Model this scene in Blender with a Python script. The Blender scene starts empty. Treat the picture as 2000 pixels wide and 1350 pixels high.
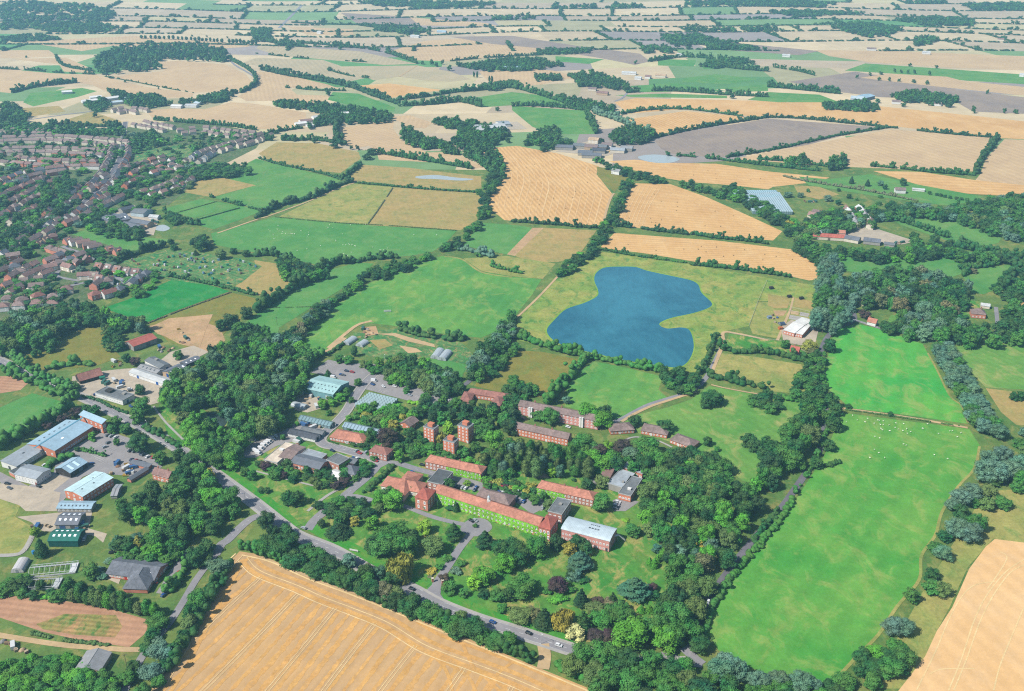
"""Aerial view of a campus, a reservoir and harvested fields beside a village"""
HAZE = 9e-5
EXPOSURE = .9
import bpy, math, random
import numpy as np
from mathutils import Vector, Matrix
from mathutils.geometry import tessellate_polygon
R = math.radians
rnd = random.Random(7)
sc = bpy.context.scene
col = sc.collection
# ---------------------------------------------------------------- camera: 35 mm on full frame, 400 m up, looking 25 degrees down
F, CX, CY, YH, H = 1944.0, 1000.0, 675.0, -236.0, 400.0
PITCH = math.atan((CY - YH) / F)
CP, SP = math.cos(PITCH), math.sin(PITCH)
def P(x, y, h=0.0):
    """ground point (at height h) that the survey photograph shows at pixel x, y of its 2000 x 1350"""
    u = (CY - y) / F
    fy, fz = CP + u * SP, -SP + u * CP
    t = (h - H) / fz
    return Vector(((x - CX) / F * t, fy * t, h))
def pix(v):
    d = v[1] * CP - (v[2] - H) * SP
    return (CX + F * v[0] / d, CY - F * (v[1] * SP + (v[2] - H) * CP) / d)
def S(y): return (y - YH) * CP / H          # pixels per metre on the ground at row y
TILE = dict(A=(0, 660), B=(500, 660), C=(1000, 660), D=(1500, 660), E=(0, 1010), F=(500, 1010), G=(1000, 1010), H=(1500, 1010),
            I=(0, 340), J=(500, 340), K=(1000, 340), L=(1500, 340), M=(0, 0), N=(500, 0), O=(1000, 0), Q=(1500, 0))
def px(s):
    """'B 10,20 30,40' -> survey pixels; the letter names a map square, none = the whole sheet"""
    out, t = [], None
    for w in s.split():
        if w in TILE: t = TILE[w]; continue
        a, b = map(float, w.split(','))
        out.append((t[0] + a / 3.97, t[1] + b / 3.97) if t else (a, b))
    return out
def G(s, h=0.0): return [P(x, y, h) for x, y in px(s)]
# ---------------------------------------------------------------- colours and materials
EXPO = 2.0
def lin(c): return tuple(((v / 255) / 12.92 if v < 10.3 else ((v / 255 + .055) / 1.055) ** 2.4) for v in c)
def C(*c, k=1.0): return tuple(min(.85, v * k / EXPO) for v in lin(c)) + (1,)
MATS = {}
class NT:
    def __init__(s, name, rough=.9, spec=.2):
        s.m = bpy.data.materials.new(name); s.m.use_nodes = True
        s.t = s.m.node_tree; s.b = s.t.nodes['Principled BSDF']
        s.b.inputs['Roughness'].default_value = rough
        s.b.inputs['Specular IOR Level'].default_value = spec
        MATS[name] = s.m
    def n(s, typ, **kw):
        o = s.t.nodes.new(typ)
        for k, v in kw.items():
            if k in ('i',):
                for a, b in v.items(): o.inputs[a].default_value = b
            else: setattr(o, k, v)
        return o
    def l(s, a, b): s.t.links.new(a, b)
    def coord(s, kind='Object', rot=0, scale=(1, 1, 1)):
        tc = s.n('ShaderNodeTexCoord'); mp = s.n('ShaderNodeMapping')
        mp.inputs['Rotation'].default_value = (0, 0, rot); mp.inputs['Scale'].default_value = scale
        s.l(tc.outputs[kind], mp.inputs['Vector']); return mp.outputs['Vector']
    def noise(s, v, scale, detail=4, rough=.6, dist=0):
        o = s.n('ShaderNodeTexNoise', i={'Scale': scale, 'Detail': detail, 'Roughness': rough, 'Distortion': dist})
        s.l(v, o.inputs['Vector']); return o.outputs['Fac']
    def ramp(s, f, stops):
        o = s.n('ShaderNodeValToRGB'); e = o.color_ramp.elements
        while len(e) < len(stops): e.new(.5)
        for k, (p, c) in enumerate(stops): e[k].position = p; e[k].color = c if len(c) == 4 else (*c, 1)
        s.l(f, o.inputs['Fac']); return o.outputs['Color']
    def mix(s, f, a, b, mode='MIX'):
        o = s.n('ShaderNodeMix', data_type='RGBA', blend_type=mode)
        for k, v in ((0, f), (6, a), (7, b)):
            if isinstance(v, (int, float, tuple)): o.inputs[k].default_value = v
            else: s.l(v, o.inputs[k])
        return o.outputs[2]
    def grey(s, f, lo, hi, p0=.3, p1=.7): return s.ramp(f, [(p0, (lo,) * 3), (p1, (hi,) * 3)])
    def out(s, c): s.l(c, s.b.inputs['Base Color']); return s.m
def field_mat(name, c1, c2, c3=None, ang=0, stripe=0, samt=0, scale=1.0, fine=.16, patch=.5):
    if name in MATS: return MATS[name]
    t = NT(name, .95, .1)
    v = t.coord(rot=R(-ang))
    big = t.noise(v, .012 * scale, 5, .62, .4)
    c = t.mix(t.ramp(big, [(.36, (0, 0, 0)), (.64, (1, 1, 1))]), C(*c1), C(*c2))
    if c3:
        n2 = t.noise(t.coord(rot=1.1, scale=(1.3, 1, 1)), .03 * scale, 6, .7, .6)
        c = t.mix(t.grey(n2, 0, patch, .5, .66), c, C(*c3))
    if stripe:
        v2 = t.coord(rot=R(-ang))
        w = t.n('ShaderNodeTexWave', wave_type='BANDS', bands_direction='X', wave_profile='SIN',
                i={'Scale': .314 / stripe, 'Distortion': 1.2, 'Detail': 3, 'Detail Scale': .25, 'Detail Roughness': .55})
        t.l(v2, w.inputs['Vector'])
        st = t.noise(t.coord(rot=R(-ang), scale=(1, .06, 1)), .35, 4, .7)
        c = t.mix(1.0, c, t.grey(w.outputs['Fac'], 1 - samt, 1 + samt * .6, .1, .9), 'MULTIPLY')
        c = t.mix(1.0, c, t.grey(st, 1 - samt * .7, 1 + samt * .5), 'MULTIPLY')
    f1 = t.noise(v, .45, 5, .75); f2 = t.noise(t.coord(), .09, 4, .65)
    c = t.mix(1.0, c, t.grey(f1, 1 - fine, 1 + fine), 'MULTIPLY')
    c = t.mix(1.0, c, t.grey(f2, 1 - fine * .8, 1 + fine * .8), 'MULTIPLY')
    return t.out(c)
def plain_mat(name, rough=.85, spec=.25, var=.18, scale=.6, metal=0, stripes=None, rgb=None, bump=0):
    """colour = the object's own colour (or rgb), broken up by weathering noise and, if asked, by courses / seams"""
    if name in MATS: return MATS[name]
    t = NT(name, rough, spec); t.b.inputs['Metallic'].default_value = metal
    if rgb: c = t.n('ShaderNodeRGB'); c.outputs[0].default_value = rgb; c = c.outputs[0]
    else: c = t.n('ShaderNodeObjectInfo').outputs['Color']
    v = t.coord()
    c = t.mix(1.0, c, t.grey(t.noise(v, scale, 5, .7), 1 - var, 1 + var), 'MULTIPLY')
    c = t.mix(1.0, c, t.grey(t.noise(v, scale * .2, 3, .6), 1 - var * .8, 1 + var * .8), 'MULTIPLY')
    if stripes:
        axis, wd, amt = stripes
        w = t.n('ShaderNodeTexWave', wave_type='BANDS', bands_direction=axis, wave_profile='SIN', i={'Scale': .314 / wd, 'Distortion': .0})
        t.l(v, w.inputs['Vector'])
        c = t.mix(1.0, c, t.grey(w.outputs['Fac'], 1 - amt, 1 + amt * .3, .0, .35), 'MULTIPLY')
    return t.out(c)
def leaf_mat(name, attr=False, var=.35):
    t = NT(name, .75, .15)
    if attr: c = t.n('ShaderNodeAttribute', attribute_name='tint').outputs['Color']
    else: c = t.n('ShaderNodeObjectInfo').outputs['Color']
    v = t.n('ShaderNodeNewGeometry').outputs['Position']
    c = t.mix(1.0, c, t.grey(t.noise(v, .33, 5, .75), 1 - var, 1 + var * 1.2, .3, .72), 'MULTIPLY')
    h = t.mix(t.grey(t.noise(v, .11, 2, .5), 0, .45), c, (.07, .085, .015, 1))
    return t.out(h)
LEAF = leaf_mat('foliage_leaf'); LEAFA = leaf_mat('foliage_mass', True)
BARK = plain_mat('bark', .95, .1, .3, 2.0, rgb=(.09, .07, .055, 1))
WALL = plain_mat('painted_wall', .85, .2, .10, .5)
BRICK = plain_mat('brick_wall', .9, .15, .2, 1.2, stripes=('Z', .6, .08))
TILE_M = plain_mat('roof_tile', .85, .2, .3, .6, stripes=('Y', .9, .10))
METAL = plain_mat('sheet_roof', .55, .35, .15, .3, stripes=('X', 1.1, .10))
DECK = plain_mat('flat_roof_felt', .9, .15, .26, .35)
TRIM = plain_mat('painted_trim', .6, .3, .06, .5)
PANE = plain_mat('window_glass', .12, .6, .1, .5, rgb=(.06, .075, .085, 1))
GLASS = plain_mat('glasshouse_glass', .25, .6, .10, .3, stripes=('X', 3.0, .5))
PAINT = plain_mat('car_paint', .3, .5, .03, .5)
TYRE = plain_mat('rubber', .9, .1, .1, 3, rgb=(.02, .02, .022, 1))
STEEL = plain_mat('galvanised_steel', .5, .4, .08, 1, rgb=(.35, .36, .37, 1))
PLASTIC = plain_mat('polythene', .35, .4, .06, .4, stripes=('Y', 2.0, .16))
STRAW = plain_mat('straw', .95, .05, .25, 1.5)
WOOL = plain_mat('wool', .95, .05, .1, 3)
WOOD = plain_mat('weathered_wood', .9, .1, .2, 1)
# ---------------------------------------------------------------- mesh building
def np_mesh(name, V, quads=None, tris=None, mats=(), midx=None, tint=None):
    me = bpy.data.meshes.new(name)
    V = np.asarray(V, dtype=np.float32).reshape(-1, 3)
    q = np.asarray(quads if quads is not None else [], dtype=np.int32).reshape(-1, 4)
    t = np.asarray(tris if tris is not None else [], dtype=np.int32).reshape(-1, 3)
    loops = np.concatenate([q.ravel(), t.ravel()]); tot = np.concatenate([np.full(len(q), 4), np.full(len(t), 3)]).astype(np.int32)
    me.vertices.add(len(V)); me.vertices.foreach_set('co', V.ravel())
    me.loops.add(len(loops)); me.loops.foreach_set('vertex_index', loops)
    me.polygons.add(len(tot)); st = np.zeros(len(tot), np.int32); st[1:] = np.cumsum(tot)[:-1]
    me.polygons.foreach_set('loop_start', st); me.polygons.foreach_set('loop_total', tot)
    for m in mats: me.materials.append(m)
    if midx is not None: me.polygons.foreach_set('material_index', np.asarray(midx, np.int32))
    if tint is not None:
        a = me.color_attributes.new('tint', 'FLOAT_COLOR', 'POINT')
        a.data.foreach_set('color', np.asarray(tint, np.float32).ravel())
    me.update(calc_edges=True); return me
class MB:
    """collects solids into one mesh"""
    def __init__(s): s.v, s.f, s.m = [], [], []
    def add(s, vs, fs, m=0):
        o = len(s.v); s.v += [tuple(p) for p in vs]; s.f += [tuple(i + o for i in f) for f in fs]; s.m += [m] * len(fs); return s
    def box(s, x0, x1, y0, y1, z0, z1, m=0, M=None):
        vs = [Vector((x, y, z)) for z in (z0, z1) for x, y in ((x0, y0), (x1, y0), (x1, y1), (x0, y1))]
        if M is not None: vs = [M @ v for v in vs]
        return s.add(vs, [(3, 2, 1, 0), (4, 5, 6, 7), (0, 1, 5, 4), (1, 2, 6, 5), (2, 3, 7, 6), (3, 0, 4, 7)], m)
    def prism(s, prof, x0, x1, m=0):
        """profile of (y, z) pushed along x"""
        n = len(prof); vs = [(x0, y, z) for y, z in prof] + [(x1, y, z) for y, z in prof]
        fs = [tuple(range(n - 1, -1, -1)), tuple(range(n, 2 * n))] + [(i, (i + 1) % n, n + (i + 1) % n, n + i) for i in range(n)]
        return s.add(vs, fs, m)
    def tube(s, a, b, r0, r1, n=8, m=0):
        a, b = Vector(a), Vector(b); d = (b - a).normalized(); u = d.orthogonal().normalized(); w = d.cross(u)
        vs = [p + (u * math.cos(2 * math.pi * k / n) + w * math.sin(2 * math.pi * k / n)) * r for p, r in ((a, r0), (b, r1)) for k in range(n)]
        return s.add(vs, [(k, (k + 1) % n, n + (k + 1) % n, n + k) for k in range(n)] + [tuple(range(n - 1, -1, -1)), tuple(range(n, 2 * n))], m)
    def mesh(s, name, mats):
        me = bpy.data.meshes.new(name); me.from_pydata(s.v, [], s.f)
        for m in mats: me.materials.append(m)
        if len(mats) > 1: me.polygons.foreach_set('material_index', s.m)
        me.update(); return me
def link(name, me, parent=None, loc=None, rotz=0, scale=None, color=None):
    o = bpy.data.objects.new(name, me); col.objects.link(o)
    if parent: o.parent = parent
    if loc is not None: o.location = loc
    if rotz: o.rotation_euler = (0, 0, rotz)
    if scale is not None: o.scale = scale
    if color is not None: o.color = color
    return o
def tag(o, label=None, cat=None, group=None, kind=None):
    for k, v in (('label', label), ('category', cat), ('group', group), ('kind', kind)):
        if v: o[k] = v
    return o
def thing(name, label, cat, loc, rotz=0, group=None):
    return tag(link(name, None, None, loc, rotz), label, cat, group)
ZC = [0.0]
def nextz(): ZC[0] += .0016; return ZC[0]
def sheet(name, pts, mat, label=None, z=None):
    """a flat field, yard or water surface"""
    z = nextz() if z is None else z
    v = [Vector((p[0], p[1], z)) for p in pts]
    tr = tessellate_polygon([v])
    tr = [t if (v[t[1]] - v[t[0]]).cross(v[t[2]] - v[t[0]]).z > 0 else t[::-1] for t in tr]
    o = link(name, np_mesh(name, v, None, tr, [mat]))
    return tag(o, label, None, None, 'structure')
def smooth(pts, n=6):
    if len(pts) < 3: return [Vector(p) for p in pts]
    q = [Vector(p) for p in pts]; out = []
    for i in range(len(q) - 1):
        a, b, c, d = q[max(i - 1, 0)], q[i], q[i + 1], q[min(i + 2, len(q) - 1)]
        for k in range(n):
            t = k / n
            out.append(.5 * ((2 * b) + (c - a) * t + (2 * a - 5 * b + 4 * c - d) * t * t + (3 * b - a - 3 * c + d) * t ** 3))
    return out + [q[-1]]
def smooth_closed(pts, n=4):
    q = [Vector(p) for p in pts]; m = len(q); out = []
    for i in range(m):
        a, b, c, d = q[i - 1], q[i], q[(i + 1) % m], q[(i + 2) % m]
        for k in range(n):
            t = k / n
            out.append(.5 * ((2 * b) + (c - a) * t + (2 * a - 5 * b + 4 * c - d) * t * t + (3 * b - a - 3 * c + d) * t ** 3))
    return out
def normals2(q):
    out = []
    for i in range(len(q)):
        d = (q[min(i + 1, len(q) - 1)] - q[max(i - 1, 0)]).to_2d()
        d = d.normalized() if d.length > 1e-6 else Vector((1, 0)); out.append(Vector((-d.y, d.x, 0)))
    return out
def strip_geo(q, w, off=0.0, z=0.0):
    n = normals2(q); V = []
    for i, (p, k) in enumerate(zip(q, n)):
        for sgn in (1, -1):
            r = p + k * (off + sgn * (w[(i + (sgn > 0) * 7) % len(w)] if isinstance(w, list) else w) / 2); V.append((r.x, r.y, z))
    return V, [(2 * i + 1, 2 * i + 3, 2 * i + 2, 2 * i) for i in range(len(q) - 1)]
def dashes(q, on, gap):
    out, cur, d, acc = [], [q[0]], True, 0
    for a, b in zip(q, q[1:]):
        L = (b - a).length; s = 0
        while L - s > 1e-6:
            step = min((on if d else gap) - acc, L - s); s += step; acc += step
            p = a.lerp(b, s / L)
            if d: cur.append(p)
            if acc >= (on if d else gap) - 1e-6:
                if d and len(cur) > 1: out.append(cur)
                d = not d; acc = 0; cur = [p]
    return out
def road(name, s, w, mat, label, kerb=None, marks=None, sm=6):
    q = smooth(G(s), sm); z = nextz()
    V, f = strip_geo(q, w, 0, z)
    o = tag(link(name, np_mesh(name, V, f, None, [mat])), label, None, None, 'structure')
    if kerb:
        m = MB()
        for sd in (1, -1):
            nn = normals2(q)
            for i in range(len(q) - 1):
                a, b = q[i] + nn[i] * sd * w / 2, q[i + 1] + nn[i + 1] * sd * w / 2
                c, d = q[i] + nn[i] * sd * (w / 2 + kerb), q[i + 1] + nn[i + 1] * sd * (w / 2 + kerb)
                lo, hi = z, z + .12
                vs = [(a.x, a.y, lo), (b.x, b.y, lo), (d.x, d.y, lo), (c.x, c.y, lo), (a.x, a.y, hi), (b.x, b.y, hi), (d.x, d.y, hi), (c.x, c.y, hi)]
                m.add(vs, [(4, 5, 6, 7) if sd < 0 else (7, 6, 5, 4), (0, 1, 5, 4) if sd < 0 else (4, 5, 1, 0), (2, 3, 7, 6) if sd < 0 else (6, 7, 3, 2)])
        tag(link('pavement', m.mesh('pavement', [MATS['paving']])), 'narrow grey footway and kerb beside ' + label.split(',')[0], None, None, 'structure')
    if marks:
        V, Fq = [], []
        for off, on, gap, lw in marks:
            for d in (dashes(q, on, gap) if gap else [q]):
                v, f = strip_geo(d, lw, off, z + .012); Fq += [tuple(i + len(V) for i in g) for g in f]; V += v
        tag(link('road_markings', np_mesh('road_markings', V, Fq, None, [MATS['road_paint']])), 'worn white painted lines on ' + label.split(',')[0], None, None, 'structure')
    return o
def inside(p, poly):
    x, y = p[0], p[1]; r = False; n = len(poly)
    for i in range(n):
        x1, y1 = poly[i][0], poly[i][1]; x2, y2 = poly[i - 1][0], poly[i - 1][1]
        if (y1 > y) != (y2 > y) and x < (x2 - x1) * (y - y1) / (y2 - y1) + x1: r = not r
    return r
# ---------------------------------------------------------------- vegetation
def ico(sub):
    t = (1 + 5 ** .5) / 2
    v = [Vector(p).normalized() for p in ((-1, t, 0), (1, t, 0), (-1, -t, 0), (1, -t, 0), (0, -1, t), (0, 1, t), (0, -1, -t), (0, 1, -t), (t, 0, -1), (t, 0, 1), (-t, 0, -1), (-t, 0, 1))]
    f = [(0, 11, 5), (0, 5, 1), (0, 1, 7), (0, 7, 10), (0, 10, 11), (1, 5, 9), (5, 11, 4), (11, 10, 2), (10, 7, 6), (7, 1, 8), (3, 9, 4), (3, 4, 2), (3, 2, 6), (3, 6, 8), (3, 8, 9), (4, 9, 5), (2, 4, 11), (6, 2, 10), (8, 6, 7), (9, 8, 1)]
    for _ in range(sub):
        mid, nf = {}, []
        def m(a, b):
            k = (min(a, b), max(a, b))
            if k not in mid: mid[k] = len(v); v.append(((v[a] + v[b]) / 2).normalized())
            return mid[k]
        for a, b, c in f:
            x, y, z = m(a, b), m(b, c), m(c, a); nf += [(a, x, z), (b, y, x), (c, z, y), (x, y, z)]
        f = nf
    return np.array([tuple(p) for p in v], np.float32), np.array(f, np.int32)
ICO1, ICO0 = ico(1), ico(0)
def leafy(rs, blobs, nleaf, size, droop=0.0, core=ICO1, low=-.45, flat=1.0, jit=.75):
    """leaf sprays spread over and through overlapping clumps; blobs: (x, y, z, rx, ry, rz)"""
    B = np.asarray(blobs, np.float32); cv, cf = core
    V, T = [], []
    for k, b in enumerate(B):
        d = 1 + rs.normal(0, .10, (len(cv), 1))
        V.append(cv * b[3:] * d * .76 + b[:3]); T.append(cf + k * len(cv))
    nV = len(cv) * len(B)
    wgt = (B[:, 3] * B[:, 4] + B[:, 3] * B[:, 5]); wgt /= wgt.sum()
    n = int(nleaf * 1.7)
    k = rs.choice(len(B), n, p=wgt)
    d = rs.normal(0, 1, (n, 3)); d /= np.linalg.norm(d, axis=1, keepdims=True)
    p = B[k, :3] + d * B[k, 3:] * rs.uniform(.82, 1.22, (n, 1))
    ok = d[:, 2] > low
    for j, b in enumerate(B):
        q = (p - b[:3]) / b[3:]
        ok &= (k == j) | ((q * q).sum(1) > .72)
    p, d, k = p[ok][:nleaf], d[ok][:nleaf], k[ok][:nleaf]; n = len(p)
    nr = d / B[k, 3:] * B[k, 3:].mean(1, keepdims=True); nr[:, 2] = nr[:, 2] * flat + .25
    nr = nr + rs.normal(0, jit * .55, (n, 3)); nr /= np.linalg.norm(nr, axis=1, keepdims=True)
    u = np.cross(nr, rs.normal(0, 1, (n, 3))); u /= np.linalg.norm(u, axis=1, keepdims=True); w = np.cross(nr, u)
    s = size * rs.uniform(.55, 1.25, (n, 1)) * .5
    if droop:
        down = np.array([[0, 0, -1.]]); u = down + rs.normal(0, .18, (n, 3)); w = np.cross(u, d); w /= np.linalg.norm(w, axis=1, keepdims=True) + 1e-6
        a, b = u * s * droop, w * s * .6
    else: a, b = u * s * 1.25, w * s * .8
    Q = np.stack([p - a - b * .6, p + a * .2 - b, p + a + b * .5, p - a * .3 + b], 1).reshape(-1, 3)
    V.append(Q); qf = np.arange(n * 4).reshape(-1, 4) + nV
    return np.concatenate(V), qf, np.concatenate(T)
def dome(rs, n, spread=.62, r0=.30, r1=.46, top=1.0):
    """clumps of a round crown: x, y in -1..1, z in 0..2"""
    out = [(0, 0, .85, .6, .6, .7)]
    for k in range(n):
        a = k * 2.4 + rs.uniform(-.4, .4); z = .25 + 1.5 * ((k + .5) / n) ** 1.0
        e = math.sqrt(max(0, 1 - ((z - .85) / 1.25) ** 2)); r = rs.uniform(r0, r1)
        rr = spread * e * rs.uniform(.6, 1.22)
        out.append((math.cos(a) * rr, math.sin(a) * rr, z * top, r, r * rs.uniform(.85, 1.15), r * rs.uniform(.7, .95)))
    return out
CROWN = {}
def crown(kind, var, lod=0):
    key = (kind, var, lod)
    if key in CROWN: return CROWN[key]
    rs = np.random.RandomState(var * 17 + len(kind) * 5 + lod)
    nl = (2200, 800, 110)[lod]; sz = (.125, .185, .42)[lod]; core = (ICO1, ICO1, ICO0)[lod]; m = (17, 11, 5)[lod]
    if kind in ('broadleaf_tree', 'copper_tree'): a = leafy(rs, dome(rs, m), nl, sz, core=core)
    elif kind == 'shrub': a = leafy(rs, [(0, 0, .5, .62, .62, .8)] + [(math.cos(k * 2.2) * .55, math.sin(k * 2.2) * .5, rs.uniform(.4, .9), .42, .4, .5) for k in range(6)], int(nl * .3), sz * 1.6, core=core, low=-.1)
    elif kind == 'willow_tree': a = leafy(rs, dome(rs, m + 3, .68, .26, .42), int(nl * 1.2), sz * .8, core=core, jit=1.0)
    elif kind == 'weeping_willow': a = leafy(rs, dome(rs, m - 4, .66, .36, .5), int(nl * 1.1), sz * 1.0, droop=3.4, core=core, low=-.9)
    elif kind == 'birch_tree': a = leafy(rs, [(rs.uniform(-.3, .3), rs.uniform(-.3, .3), .25 + 1.55 * k / m, .62 * (1 - .55 * abs(k / m - .35)), .6 * (1 - .55 * abs(k / m - .35)), .26) for k in range(m)], nl, sz * 1.0, droop=1.5, core=core, low=-.8)
    elif kind == 'poplar_tree': a = leafy(rs, [(rs.uniform(-.22, .22), rs.uniform(-.22, .22), .15 + 1.75 * k / m, .8 * math.sin(.35 + 2.5 * k / m) ** .7, .8 * math.sin(.35 + 2.5 * k / m) ** .7, .26) for k in range(m)], nl, sz * 1.25, core=core, low=-.7)
    elif kind == 'cypress_tree': a = leafy(rs, [(rs.uniform(-.1, .1), rs.uniform(-.1, .1), .12 + 1.8 * k / m, .95 * (1 - (k / m) ** 1.6) + .08, .95 * (1 - (k / m) ** 1.6) + .08, .24) for k in range(m)], nl, sz * 1.1, core=core, low=-.8, jit=.5)
    elif kind == 'conifer_tree':
        bl = []
        for k in range(7):
            z = .2 + 1.65 * k / 7; r = .98 * (1 - k / 7.3)
            for j in range(max(3, int(7 * (1 - k / 8)))):
                t = j * 6.283 / max(3, int(7 * (1 - k / 8))) + k; bl.append((math.cos(t) * r * .62, math.sin(t) * r * .62, z, r * .42 + .04, r * .42 + .04, .13))
        a = leafy(rs, bl, nl, sz * .95, core=ICO0 if lod else ICO1, low=-.5, flat=1.2)
    elif kind == 'cedar_tree':
        bl = [(0, 0, 1.0, .2, .2, .95)]
        for k in range(22):
            z = .3 + 1.6 * (k / 22); r = (1 - (k / 23) ** 1.3); t = k * 2.4
            bl.append((math.cos(t) * r * .62, math.sin(t) * r * .62, z, r * .36 + .1, r * .32 + .1, .075))
        a = leafy(rs, bl, nl, sz * .95, core=ICO0 if lod else ICO1, low=-.3, flat=1.6)
    CROWN[key] = a; return a
CMESH = {}
def crown_mesh(kind, var, lod):
    key = (kind, var, lod)
    if key not in CMESH: CMESH[key] = np_mesh(kind + '_crown', *crown(*key), [LEAF])
    return CMESH[key]
def trunk_mesh():
    m = MB(); m.tube((0, 0, -.05), (.02, .01, .45), .055, .04, 7); m.tube((.02, .01, .45), (.0, .05, .8), .04, .012, 6)
    for k in range(4):
        a = k * 1.7; m.tube((.02, .01, .36 + k * .05), (math.cos(a) * .22, math.sin(a) * .22, .62 + k * .04), .025, .008, 5)
    return m.mesh('trunk', [BARK])
TRUNK = trunk_mesh()
TONE = dict(dark=((30, 85, 43), 'dark green'), mid=((54, 114, 48), 'mid green'), bright=((74, 144, 44), 'bright green'), olive=((84, 112, 60), 'olive green'),
            lime=((112, 162, 44), 'lime yellow-green'), gold=((148, 146, 62), 'golden yellow'), grey=((82, 122, 100), 'silvery grey-green'), purple=((62, 40, 56), 'dark purple'),
            blue=((58, 108, 90), 'blue-green'), brown=((104, 106, 76), 'brownish green'), cream=((188, 190, 132), 'cream-flecked'), deep=((20, 70, 42), 'blackish green'))
NOUN = dict(broadleaf_tree='tree', copper_tree='purple-leaved tree', shrub='bush', willow_tree='willow', weeping_willow='weeping willow', birch_tree='birch', poplar_tree='poplar',
            cypress_tree='conical cypress', conifer_tree='conifer', cedar_tree='spreading cedar')
TREES = []
def tree(p, h, r, kind='broadleaf_tree', tone='mid', place='', cell='', group=None):
    if kind == 'broadleaf_tree' and tone == 'purple': kind = 'copper_tree'
    TREES.append(dict(p=Vector((p[0], p[1], 0)), h=h, r=r, kind=kind, tone=tone, place=place, cell=cell, group=group))
def trees(s, place, default='broadleaf_tree'):
    """single trees: 'B x,y,height,radius,tone[,kind]' with x, y the foot of the tree"""
    t = None
    for w in s.split():
        if w in TILE: t = TILE[w]; continue
        a = w.split(','); x, y = float(a[0]), float(a[1])
        if t: x, y = t[0] + x / 3.97, t[1] + y / 3.97
        tree(P(x, y), float(a[2]), float(a[3]), a[5] if len(a) > 5 else default, a[4], place)
def wood(s, place, space, h, mix, kind='broadleaf_tree', hole=None, lift=.9, group=None):
    """fills the outline seen in the photograph with trees that stand about SPACE metres apart"""
    poly = px(s); xs = [q[0] for q in poly]; ys = [q[1] for q in poly]
    g = [P(*q) for q in poly]; gx = [q.x for q in g]; gy = [q.y for q in g]
    tones = [t for t, n in mix for _ in range(n)]; pts = []
    cx, cy = (min(xs) + max(xs)) / 2, (min(ys) + max(ys)) / 2
    area = abs(sum(g[i - 1].x * g[i].y - g[i].x * g[i - 1].y for i in range(len(g)))) / 2
    for _ in range(int(area / space ** 2 * 14) + 30):
        q = Vector((rnd.uniform(min(gx), max(gx)), rnd.uniform(min(gy), max(gy)), 0))
        if not inside(q, g) or any((q - o).length < space * .92 for o in pts): continue
        if hole and inside(pix(q), hole): continue
        pts.append(q)
    for q in pts:
        x, y = pix(q); hh = h * rnd.uniform(.66, 1.28)
        dy = lift * hh * S(y) * .5
        b = P(x, y + dy)
        cell = ('rear ' if y < cy - (max(ys) - min(ys)) / 6 else 'front ' if y > cy + (max(ys) - min(ys)) / 6 else 'middle ') + ('left' if x < cx - (max(xs) - min(xs)) / 6 else 'right' if x > cx + (max(xs) - min(xs)) / 6 else 'centre')
        tree(b, hh, min(space, 10) * rnd.uniform(.52, .9) * (hh / h) ** .5, kind, rnd.choice(tones), place, cell, group)
def tree_row(s, place, space, h, r, tones, kind='broadleaf_tree', jit=.15):
    q = smooth(G(s), 5); acc = 0; nxt = 0
    for a, b in zip(q, q[1:]):
        L = (b - a).length
        while nxt <= acc + L:
            p = a.lerp(b, (nxt - acc) / L); hh = h * rnd.uniform(.8, 1.15)
            tree(p + Vector((rnd.uniform(-1, 1), rnd.uniform(-1, 1), 0)) * space * jit, hh, r * rnd.uniform(.85, 1.15), kind, rnd.choice(tones), place)
            nxt += space * rnd.uniform(.85, 1.15)
        acc += L
ORD = 'first second third fourth fifth sixth seventh eighth ninth tenth eleventh twelfth thirteenth fourteenth fifteenth sixteenth'.split()
def tint(t, k=1.0, amt=.16):
    c = C(*TONE[t][0], k=k); b = 1 + rnd.uniform(-amt, amt); return (c[0] * b * rnd.uniform(.85, 1.2), c[1] * b, c[2] * b * rnd.uniform(.85, 1.15), 1)
LEAFK = 1.6
def finish_labels(rows, key='label'):
    by = {}
    for r in rows: by.setdefault(r[key], []).append(r)
    for lab, v in by.items():
        if len(v) == 1: continue
        if len(v) <= len(ORD) and len(lab.split()) < 14:
            v.sort(key=lambda r: r['sx'])
            for k, r in enumerate(v): r[key] = lab + ', ' + (ORD[k] if k < len(v) - 1 or len(v) == 2 else 'last') + ' from left'; r['group'] = r['group'] or 'alike: ' + lab
        else:
            for r in v: r['group'] = 'alike: ' + lab
MASS = []
def add_mass(kind, p, h, r, tone, lod=2, var=None):
    MASS.append((kind, p, h, r, tone, lod, rnd.randrange(4) if var is None else var))
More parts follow.
